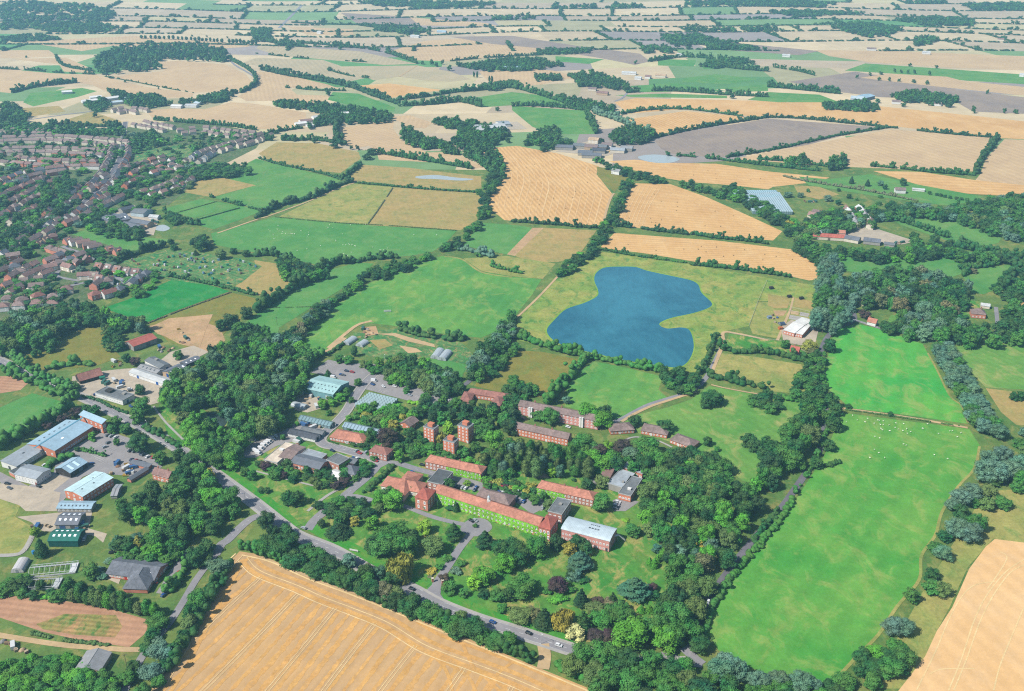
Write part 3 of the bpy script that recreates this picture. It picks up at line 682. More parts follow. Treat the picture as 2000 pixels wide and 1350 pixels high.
# straw rows of the near stubble: combine swaths, tramlines and headland passes as strips of the field itself
def straw_lines():
    poly = G('472,1084 530,1098 600,1130 700,1167 850,1228 1000,1288 1150,1350 1240,1420 1240,1560 150,1560 240,1440 300,1352 340,1290 385,1211 442,1110')
    m = {'gold_line': ([], []), 'white_line': ([], [])}
    zz = [ZC[0] + .004]
    def put(key, q, w, off=0, z=0):
        zz[0] += .0012; V, Fq = strip_geo(q, w, off, zz[0] + (.09 if key[0] == 'w' else 0)); b = m[key]; o = len(b[0]); b[0].extend(V); b[1].extend(tuple(i + o for i in f) for f in Fq)
    hd = smooth(G('F -110,330 0,440 300,560 500,650 750,745 1000,850 1300,1030 1700,1180 1985,1290 2300,1430'), 8)
    z = ZC[0] + .01; rs = random.Random(3)
    a, b = P(*px('F 545,735')[0]), P(*px('F 5,1345')[0]); d = (b - a).normalized(); nrm = Vector((-d.y, d.x, 0))
    for k in range(-22, 40):
        off = k * 7.6 + rs.uniform(-.5, .5); pts = []
        turn = max(0, k - 2) * .035 if False else 0
        for i in range(120):
            p = a + nrm * -off + d * (i * 2.5 - 40); s_ = i * 2.5 - 40
            p = p + nrm * (2.2 * math.sin(s_ / 55 + k * .35)); pts.append(p)
        def below(p):
            x, y = pix(p); best = min(hd, key=lambda h: abs(pix(h)[0] - x)); return y > pix(best)[1] + 2
        run = [p for p in pts if inside(p, poly) and below(p)]
        if len(run) > 2:
            w0 = rs.uniform(2.0, 3.8); put('gold_line', run, [w0 * rs.uniform(.55, 1.35) for _ in run], 0, z)
            if k % 4 == 0:
                put('white_line', run, .42, 4.6); put('white_line', run, .42, 2.7)
    for off, w, key in ((0, 3.2, 'gold_line'), (7.5, 3.0, 'gold_line'), (15, 2.4, 'gold_line'), (3.6, .6, 'white_line'), (-2.4, .6, 'white_line')):
        q = [p for p in [h + n * off for h, n in zip(hd, normals2(hd))] if inside(p, poly)]
        if len(q) > 2: put(key, q, w, 0, z + .012 + 0)
    ed = smooth(G('472,1084 530,1098 600,1130 700,1167 850,1228 1000,1288 1150,1350'), 6); put('white_line', ed, 1.1, -.2, z + .02)
    le = smooth(G('462,1082 438,1110 378,1213 335,1292 297,1351'), 6); put('white_line', le, 1.0, -.6, z + .02); put('white_line', le, .5, 5, z + .02); put('gold_line', le, 2.5, 10, z + .016)
    for s in ('1005,1290 960,1330 900,1420', 'F 1300,1030 1450,1150 1520,1345 1500,1500', 'F 1340,1060 1620,1220 1700,1345 1740,1500', 'F 1380,1040 1700,1190 1880,1345 1980,1500', 'F 1600,980 1700,1180 1850,1260 2100,1500'):
        put('gold_line', [p for p in smooth(G(s), 6)], 2.0, 0, z + .026)
    for key, (V, Q) in m.items():
        if V: tag(link('straw_swath' if key[0] == 'g' else 'wheel_track', np_mesh(key, V, Q, None, [MATS[key]])), 'rows of loose golden straw on the big near stubble' if key[0] == 'g' else 'pale wheel tracks across the big near stubble', None, None, 'structure')
    # curving rows of the field beside the farm, and the wandering tracks on the pale stubble
    L = smooth(G('950,292 972,320 976,345 965,380 962,405 985,428'), 8); Rr = smooth(G('1160,328 1158,342 1186,378 1184,400 1174,436 1168,438'), 8); V, Q = [], []
    for k in range(1, 17):
        q = [a.lerp(b, k / 17) for a, b in zip(L, Rr)]
        v, f = strip_geo(q, 1.0 if k % 4 else 1.8, 0, .12 + .001 * len(Q) / 50 + .02); Q += [tuple(i + len(V) for i in g) for g in f]; V += v
    L = smooth(G('1245,362 1225,400 1208,436'), 6); Rr = smooth(G('1300,364 1275,405 1262,443'), 6)
    for k in range(0, 7):
        q = [a.lerp(b, k / 7) for a, b in zip(L, Rr)]; v, f = strip_geo(q, 1.0, 0, .12 + .001 * len(Q) / 50 + .02); Q += [tuple(i + len(V) for i in g) for g in f]; V += v
    for s in ('1310,370 1400,405 1515,460', '1305,375 1395,412 1500,466', '1215,462 1380,478 1540,497 1588,530'):
        v, f = strip_geo(smooth(G(s), 6), 1.1, 0, .12 + .001 * len(Q) / 50 + .02); Q += [tuple(i + len(V) for i in g) for g in f]; V += v
    tag(link('straw_swath', np_mesh('swath', V, Q, None, [MATS['pale_straw']])), 'pale curving straw rows on the stubble beside the farm', None, None, 'structure')
    V, Q = [], []
    for s in ('H 1985,330 1850,420 1700,600 1600,800 1500,1100 1400,1345', 'H 1985,370 1870,440 1740,620 1640,820 1540,1100 1440,1345', 'H 1760,500 1600,530 1500,620 1400,800 1300,1040 1150,1345', 'H 1985,700 1900,900 1800,1150 1750,1345', 'H 1800,270 1850,330 1700,560', 'H 1250,1220 1350,1180 1600,1175'):
        v, f = strip_geo(smooth(G(s), 8), .8, 0, .09 + len(V) * 2e-5); Q += [tuple(i + len(V) for i in g) for g in f]; V += v
    tag(link('wheel_track', np_mesh('track', V, Q, None, [MATS['white_line']])), 'pale wheel tracks on the sandy eastern stubble', None, None, 'structure')
straw_lines(); ZC[0] = .11
# --- water
t = NT('lake_water', .2, .35); v = t.coord()
c = t.mix(t.grey(t.noise(v, .006, 5, .7, 1.0), 0, 1, .4, .6), C(32, 102, 122), C(58, 132, 150)); t.out(t.mix(1.0, c, t.grey(t.noise(t.coord(rot=.6, scale=(1, .3, 1)), .22, 4, .7), .9, 1.1), 'MULTIPLY'))
bp = t.n('ShaderNodeBump', i={'Strength': .25, 'Distance': .3}); t.l(t.noise(v, .8, 4, .6), bp.inputs['Height']); t.l(bp.outputs['Normal'], t.b.inputs['Normal'])
t = NT('pond_water', .35, .25); t.out(t.n('ShaderNodeRGB').outputs[0]); t.t.nodes['RGB'].outputs[0].default_value = (.24, .27, .27, 1)  # pale grey base colour stands in for sky reflected on the ponds
t = NT('wood_pond', .1, .4); t.out(t.n('ShaderNodeRGB').outputs[0]); t.t.nodes['RGB'].outputs[0].default_value = (.025, .04, .035, 1)
LAKE = '1181,523 1214,521 1242,522 1264,529 1315,540 1350,548 1364,557 1370,572 1390,592 1383,602 1353,612 1312,621 1290,630 1290,637 1305,642 1332,640 1348,647 1355,675 1349,698 1336,713 1318,718 1288,714 1227,705 1151,688 1110,678 1080,664 1068,645 1083,625 1106,604 1141,592 1166,579 1168,567 1161,549 1164,534'
g = smooth_closed(G(LAKE), 5); cen = sum(g, Vector()) / len(g)
big = [p + (p - cen).normalized() * 2.2 for p in g]
field_mat('lake_edge', (150, 180, 70), (128, 170, 62), None, 0, 0, 0, 3, .15)
sheet('lake_shore', big, MATS['lake_edge'], 'green reedy rim of the reservoir'); sheet('lake', g, MATS['lake_water'], 'blue-green reservoir with a curved peninsula')
for s, lab in (('1247,306 1275,302 1310,305 1328,311 1310,318 1280,318 1255,313', 'oval farm pond'), ('812,345 850,342 890,347 925,350 900,353 850,350 820,349', 'narrow silver pond'), ('297,446 318,439 332,446 318,452', 'small grey pond'), ('A 1600,590 1680,590 1760,640 1720,700 1660,680', 'dark pond in the wood, ringed by trees'), ('1980,384 2040,383 2040,400 1984,400', 'pale reservoir at the eastern edge')):
    sheet('pond', smooth_closed(G(s), 4), MATS['wood_pond' if 'dark' in lab else 'pond_water'], lab)
# worn margins, verges and parking bays
for m, w, s, lab in (('dry_grass', 2.0, '1913,872 1903,915 1872,950 1840,1000 1827,1045 1800,1085 1795,1133 1752,1185 1717,1238 1676,1280 1641,1318', 'worn pale margin of the long meadow'), ('dry_grass', 1.8, '1812,690 1830,723 1855,773 1878,793 1890,826', 'worn margin of the upper meadow'), ('dry_grass', 3, '868,501 903,507 941,532 1000,542', 'pale margin of the playing field'), ('verge', 6, 'A 1640,960 1800,1060 1985,1190 F 190,-50 320,70', 'bright mown verge of the main road'), ('verge', 9, 'F 440,80 600,172 760,250 900,340 1080,450 1320,545', 'bright verge below the front lawns'), ('verge', 9, 'F 1480,590 1580,660 1720,722 1985,826 G 250,895 400,940 560,975', 'bright verge below the arboretum'), ('gravel', 2.2, 'F 0,285 200,380 400,455 640,555 800,600 1000,690', 'pale earth edge of the big stubble')):
    road('verge' if m == 'verge' else 'field_margin', s, w, MATS[m], lab)
# --- yards, car parks, roads
YARD = [
 ('farm_yard', 'A 560,300 780,260 960,240 1180,230 1320,110 1500,60 1620,110 1500,170 1460,330 1230,440 1240,500 1170,520 1000,480 640,460 560,420', 'pale yard among the workshops'), ('bare_soil', 'I 1150,1180 1650,1090 1600,1200 1550,1345 1400,1300 1220,1240', 'bare building plot'),
 ('car_park', 'A 700,770 830,720 1010,780 1060,850 1230,950 1260,1000 1100,1080 870,1060 740,1040 640,1080 560,1180 470,1290 300,1340 250,1340 0,1120 0,1040 220,1150 420,1040 440,900 560,860', 'grey car park of the long brick hall'),
 ('farm_yard', 'A 300,1150 420,1060 540,1090 400,1200', 'pale concrete apron'), ('farm_yard', 'A -200,1110 220,1150 470,1200 440,1345 200,1345 150,1300 0,1250 -200,1240', 'sandy track to the sheds'),
 ('farm_yard', 'E 130,0 720,-60 690,90 830,130 800,200 740,150 640,130 330,110 240,40', 'concrete yard round the sheds'), ('car_park', 'E 1210,590 1300,450 1430,260 1520,235 1500,300 1400,420 1280,600', 'school car park'), ('farm_yard', 'E 820,440 940,470 920,520 830,480', 'paved play yard'),
 ('car_park', 'B 420,270 560,170 700,200 900,200 1100,280 1240,310 1340,360 1560,330 1590,380 1500,510 1300,520 1150,480 1000,440 850,400 750,380 600,300', 'large campus car park'),
 ('farm_yard', 'B 310,480 340,390 600,450 560,480 500,550 400,580 300,560', 'sandy builders yard'), ('car_park', 'B -120,880 0,800 220,720 330,640 560,720 480,790 250,810 160,840 0,930 -80,930', 'minibus yard'),
 ('car_park', 'B 480,780 620,830 860,900 1010,930 1060,960 960,1010 830,930 640,880 500,830', 'street forecourt'), ('car_park', 'B 1530,1130 1640,1090 1985,1190 2220,1330 2140,1370 1985,1250 1700,1180 1530,1170', 'courtyard car park'),
 ('car_park', 'C -20,1170 230,1240 270,1300 230,1345 100,1300 -20,1250', 'courtyard end'), ('car_park', 'C 780,1260 830,1245 990,1270 880,1345 790,1345', 'small staff car park'), ('car_park', 'C 590,1100 660,980 720,1010 660,1150', 'service yard'),
 ('farm_yard', 'C 1190,990 1480,1060 1440,1110 1200,1080', 'old tennis court'), ('gravel', 'L 60,1290 85,1290 185,1050 205,955 190,955 165,1050', 'pale straight path of the animal paddock'), ('gravel', 'L 180,1060 240,1068 235,1095 175,1085', 'sandy upper pen'), ('paving', 'L 250,1070 320,1082 312,1110 245,1098', 'concrete pen'), ('paving', 'L 170,1092 310,1118 300,1150 160,1125', 'concrete front pens'), ('tan_grass', 'L 0,930 180,960 150,1040 40,1040 0,1020', 'dry upper paddock'), ('tan_grass', 'L 210,960 360,990 345,1050 200,1030', 'dry eastern paddock'), ('bare_soil', 'L 40,1060 150,1060 120,1100 60,1100', 'worn patch in the paddock'), ('gravel', 'B 1110,60 1240,80 1290,110 1180,120', 'trial beds'), ('bare_soil', 'J 810,1190 930,1180 950,1240 860,1260', 'brown soil heap yard'), ('gravel', 'J 930,1240 1060,1255 1180,1300 1390,1345 1380,1320 1200,1270 1080,1235', 'pale garden path of the trial ground'), ('tan_grass', 'B 880,20 1000,10 1060,60 960,90', 'dry trial plot'), ('farm_yard', '1525,640 1545,625 1600,640 1590,680 1530,668', 'yard of the white building'),
 ('farm_yard', '1085,296 1160,272 1235,290 1180,306', 'farm yard in the distance'), ('farm_yard', '210,420 260,400 310,430 300,460 250,452', 'depot yard in the town'), ('farm_yard', '1590,462 1690,440 1790,472 1760,478', 'farm yard by the tree belt'), ('farm_yard', '870,243 1010,238 1030,252 900,258', 'yard of the big white sheds'),
]
for m, s, lab in YARD: fld(m, m if m != 'car_park' else 'car_park_surface', s, lab)
MR = [(0, 3, 6, .22), (-3.3, 1e9, 0, .16), (3.3, 1e9, 0, .16)]
road('main_road', 'A -250,60 0,175 200,285 430,390 620,455 800,540 1000,640 1200,745 1400,870 1560,980 1700,1080 1985,1290 F 200,60 330,150 600,260 900,430 1200,560 1400,670 1700,790 1985,880 G 250,960 520,1045 800,1110 1100,1140 1360,1135', 7.4, MATS['asphalt'], 'grey two-lane main road crossing below the campus', 1.9, MR)
MK = [(0, 2, 4, .15)]
road('side_road', '520,1005 492,1013 470,1030 445,1055 432,1064 420,1085', 6.5, MATS['asphalt'], 'side road leaving past the wood', None, MK)
road('lane', '425,1078 385,1130 352,1185 325,1225 290,1265 262,1310 235,1365 200,1420', 4.6, MATS['asphalt'], 'tree-lined lane beside the big stubble')
road('campus_road', 'F 480,0 B 640,1270 740,1180 850,1090 920,1020 960,960', 7, MATS['asphalt'], 'campus road from the junction', .0, MK)
road('campus_road', 'F 400,100 480,0 B 740,1180', 6.8, MATS['asphalt'], 'junction mouth of the campus road')
road('campus_road', 'B 980,965 900,930 760,890 620,850 530,830 500,790 540,730 620,660 700,570 760,470 830,370 900,300 960,260', 7, MATS['asphalt'], 'campus street past the red bungalow', 1.2, MK)
road('campus_road', 'B 960,965 1100,975 1250,1020 1390,1055 1530,1090 1640,1110', 6, MATS['asphalt'], 'campus street to the courtyard', 0, MK)
road('campus_road', 'B 640,1270 740,1230 900,1265', 6, MATS['asphalt'], 'crossing spur')
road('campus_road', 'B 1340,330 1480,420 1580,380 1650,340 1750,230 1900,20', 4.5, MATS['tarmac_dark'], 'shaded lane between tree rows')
road('drive', 'F 1390,620 1400,520 1490,380 1580,240 1680,120', 5.5, MATS['asphalt'], 'entrance drive to the ivy building', 0); fld('drive', 'asphalt', 'F 1590,110 1600,60 1660,20 1750,10 1810,40 1830,90 1760,140 1690,150', 'turning circle', 3)
fld('drive', 'asphalt', 'F 1240,590 1330,560 1390,500 1440,500 1430,600 1480,670 1400,640', 'drive mouth'); road('drive', 'F 1620,60 1480,30 1340,-10 B 1160,1310 1050,1280', 4.2, MATS['asphalt'], 'drive along the ivy building')
road('farm_track', 'C 760,665 850,630 940,580 1060,520 1200,475 1350,430 1430,390 1480,340 1530,270 1600,130 1640,40', 4.5, MATS['asphalt'], 'curving lane to the reservoir')
road('farm_track', 'C 1600,130 1640,40 K 1640,1230 1760,1240 1985,1290', 3.4, MATS['gravel'], 'pale track bending past the paddocks'); road('footpath', 'C 850,650 950,590 1080,530 1200,490 1360,440 1430,420', 3.0, MATS['gravel'], 'orange gravel path beside the curving lane'); road('footpath', 'C 1545,280 1610,120 1650,30', 3.0, MATS['gravel'], 'gravel path up to the paddocks')
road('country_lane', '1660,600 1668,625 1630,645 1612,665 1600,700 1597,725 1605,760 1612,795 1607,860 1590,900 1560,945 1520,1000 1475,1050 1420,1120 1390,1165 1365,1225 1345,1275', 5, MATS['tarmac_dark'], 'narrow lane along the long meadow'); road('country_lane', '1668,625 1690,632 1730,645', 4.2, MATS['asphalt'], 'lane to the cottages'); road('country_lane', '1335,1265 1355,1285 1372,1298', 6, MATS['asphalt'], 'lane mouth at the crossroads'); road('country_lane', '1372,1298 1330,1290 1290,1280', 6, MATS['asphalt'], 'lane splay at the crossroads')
road('country_lane', '1945,600 1948,640 1940,668', 4, MATS['asphalt'], 'lane by the eastern house')
road('farm_track', '1645,798 1720,808 1800,820 1890,836', 3.2, MATS['gravel'], 'pale track between the two meadows'); road('farm_track', 'C 1545,365 1700,400 1930,440', 1.8, MATS['gravel'], 'field path across the park'); road('farm_track', 'D 80,460 300,500', 1.8, MATS['gravel'], 'field path by the lane trees')
road('farm_track', 'E -100,900 130,940 500,995 900,1025 1090,1030', 4, MATS['gravel'], 'pale track below the ploughed field'); road('farm_track', 'E -100,300 100,295 180,265 240,170 290,40', 3.6, MATS['paving'], 'concrete track to the sheds'); road('farm_track', 'G 240,985 255,1080 240,1180', 7, MATS['gravel'], 'sandy gateway into the big stubble'); road('farm_track', 'E 1730,210 1640,330', 3, MATS['asphalt'], 'school drive')
road('farm_track', 'J -300,460 0,355 100,325 400,215 620,120 760,70', 3, MATS['gravel'], 'chalky track along the sheep pasture'); road('farm_track', 'J 560,1350 680,1250 790,1170 900,1140', 4, MATS['gravel'], 'track to the trial garden'); road('farm_track', 'B 480,130 560,100 640,40 690,0', 5, MATS['gravel'], 'pale track beside the car park'); road('farm_track', 'K 20,1130 200,960 350,800 440,700', 2.6, MATS['gravel'], 'footpath along the playing field')
road('farm_track', 'A 640,470 780,400 960,400 1100,400', 5, MATS['farm_yard'], 'workshop entrance'); road('footpath', 'A 1190,530 1280,650 1420,790', 1.8, MATS['paving'], 'path through the roadside grass'); road('footpath', 'B 0,1035 250,1100 540,1170', 1.8, MATS['paving'], 'path across the campus lawn'); road('footpath', 'B 400,1345 560,1220 760,1110 800,1060', 2.4, MATS['paving'], 'paved path beside the campus road')
road('footpath', 'B 1740,925 1850,960 1935,985', 2, MATS['gravel'], 'garden path'); fld('garden_bed', 'gravel', 'C 160,1060 190,1040 270,1060 290,1090 200,1090', 'round gravel garden'); road('footpath', 'C 880,790 960,770 1100,790 1180,820 1240,850', 1.8, MATS['paving'], 'path by the brick bungalows')
road('village_street', '245,238 242,258 240,285 230,320 190,372 150,405 100,440 40,475 -40,515', 7, MATS['tarmac_dark'], 'village high street', 1.2); road('village_street', 'I 480,560 560,590 720,640 700,680 560,690', 5, MATS['asphalt'], 'close in the new estate'); road('village_street', 'I 880,800 960,830 940,880 850,910 780,940', 6, MATS['asphalt'], 'estate turning head'); road('village_street', 'I 560,690 500,720 440,790 620,830', 4.5, MATS['asphalt'], 'estate road'); road('village_street', '365,325 400,305 470,280 520,262', 5, MATS['asphalt'], 'upper village street'); road('village_street', '60,575 130,560 200,545', 5, MATS['asphalt'], 'lower estate street'); road('village_street', '0,430 60,400 120,370 200,350', 5, MATS['asphalt'], 'western estate street'); road('village_street', '20,310 100,320 200,322', 5, MATS['asphalt'], 'northern estate street')
road('country_road', '0,205 15,225 40,235 120,225 200,215', 5, MATS['asphalt'], 'road by the nursery village'); road('country_road', '480,178 497,165 496,150 460,128 450,118', 6, MATS['asphalt'], 'bending road by the round field'); road('country_road', '545,55 570,30 590,10', 9, MATS['asphalt'], 'far straight road'); road('farm_track', '1200,198 1215,192 1228,178', 5, MATS['asphalt'], 'far lane'); road('farm_track', '780,150 815,128', 4, MATS['gravel'], 'far pale track'); road('farm_track', 'K 705,430 720,330 760,200 790,150', 3.2, MATS['gravel'], 'track beside the tree belt')

def bays(s, depth, label, pitch=2.6):
    q = G(s); V, Q = [], []; zz = ZC[0] + .004
    for a, b in zip(q[::2], q[1::2]):
        d = b - a; L = d.length; d /= L; n = Vector((-d.y, d.x, 0))
        for k in range(int(L / pitch) + 1):
            v, f = strip_geo([a + d * k * pitch, a + d * k * pitch + n * depth], .18, 0, zz); Q += [tuple(i + len(V) for i in g) for g in f]; V += v
    tag(link('road_markings', np_mesh('bay_lines', V, Q, None, [MATS['road_paint']])), label, None, None, 'structure')
bays('A 640,850 760,960 830,960 700,850 900,790 1000,840 720,830 880,890', 4.6, 'white bay lines of the brick hall car park'); bays('B 460,260 640,320 960,300 1120,340 870,400 1000,430 1180,440 1290,480 1390,470 1480,380 480,250 640,190', 4.6, 'white bay lines of the large campus car park'); bays('B 560,830 760,890 1540,1150 1640,1180 1700,1200 1900,1260', 4.6, 'white bay lines of the campus street and courtyard'); bays('E 1230,450 1330,330', 4.6, 'white bay lines of the school car park'); ZC[0] += .01
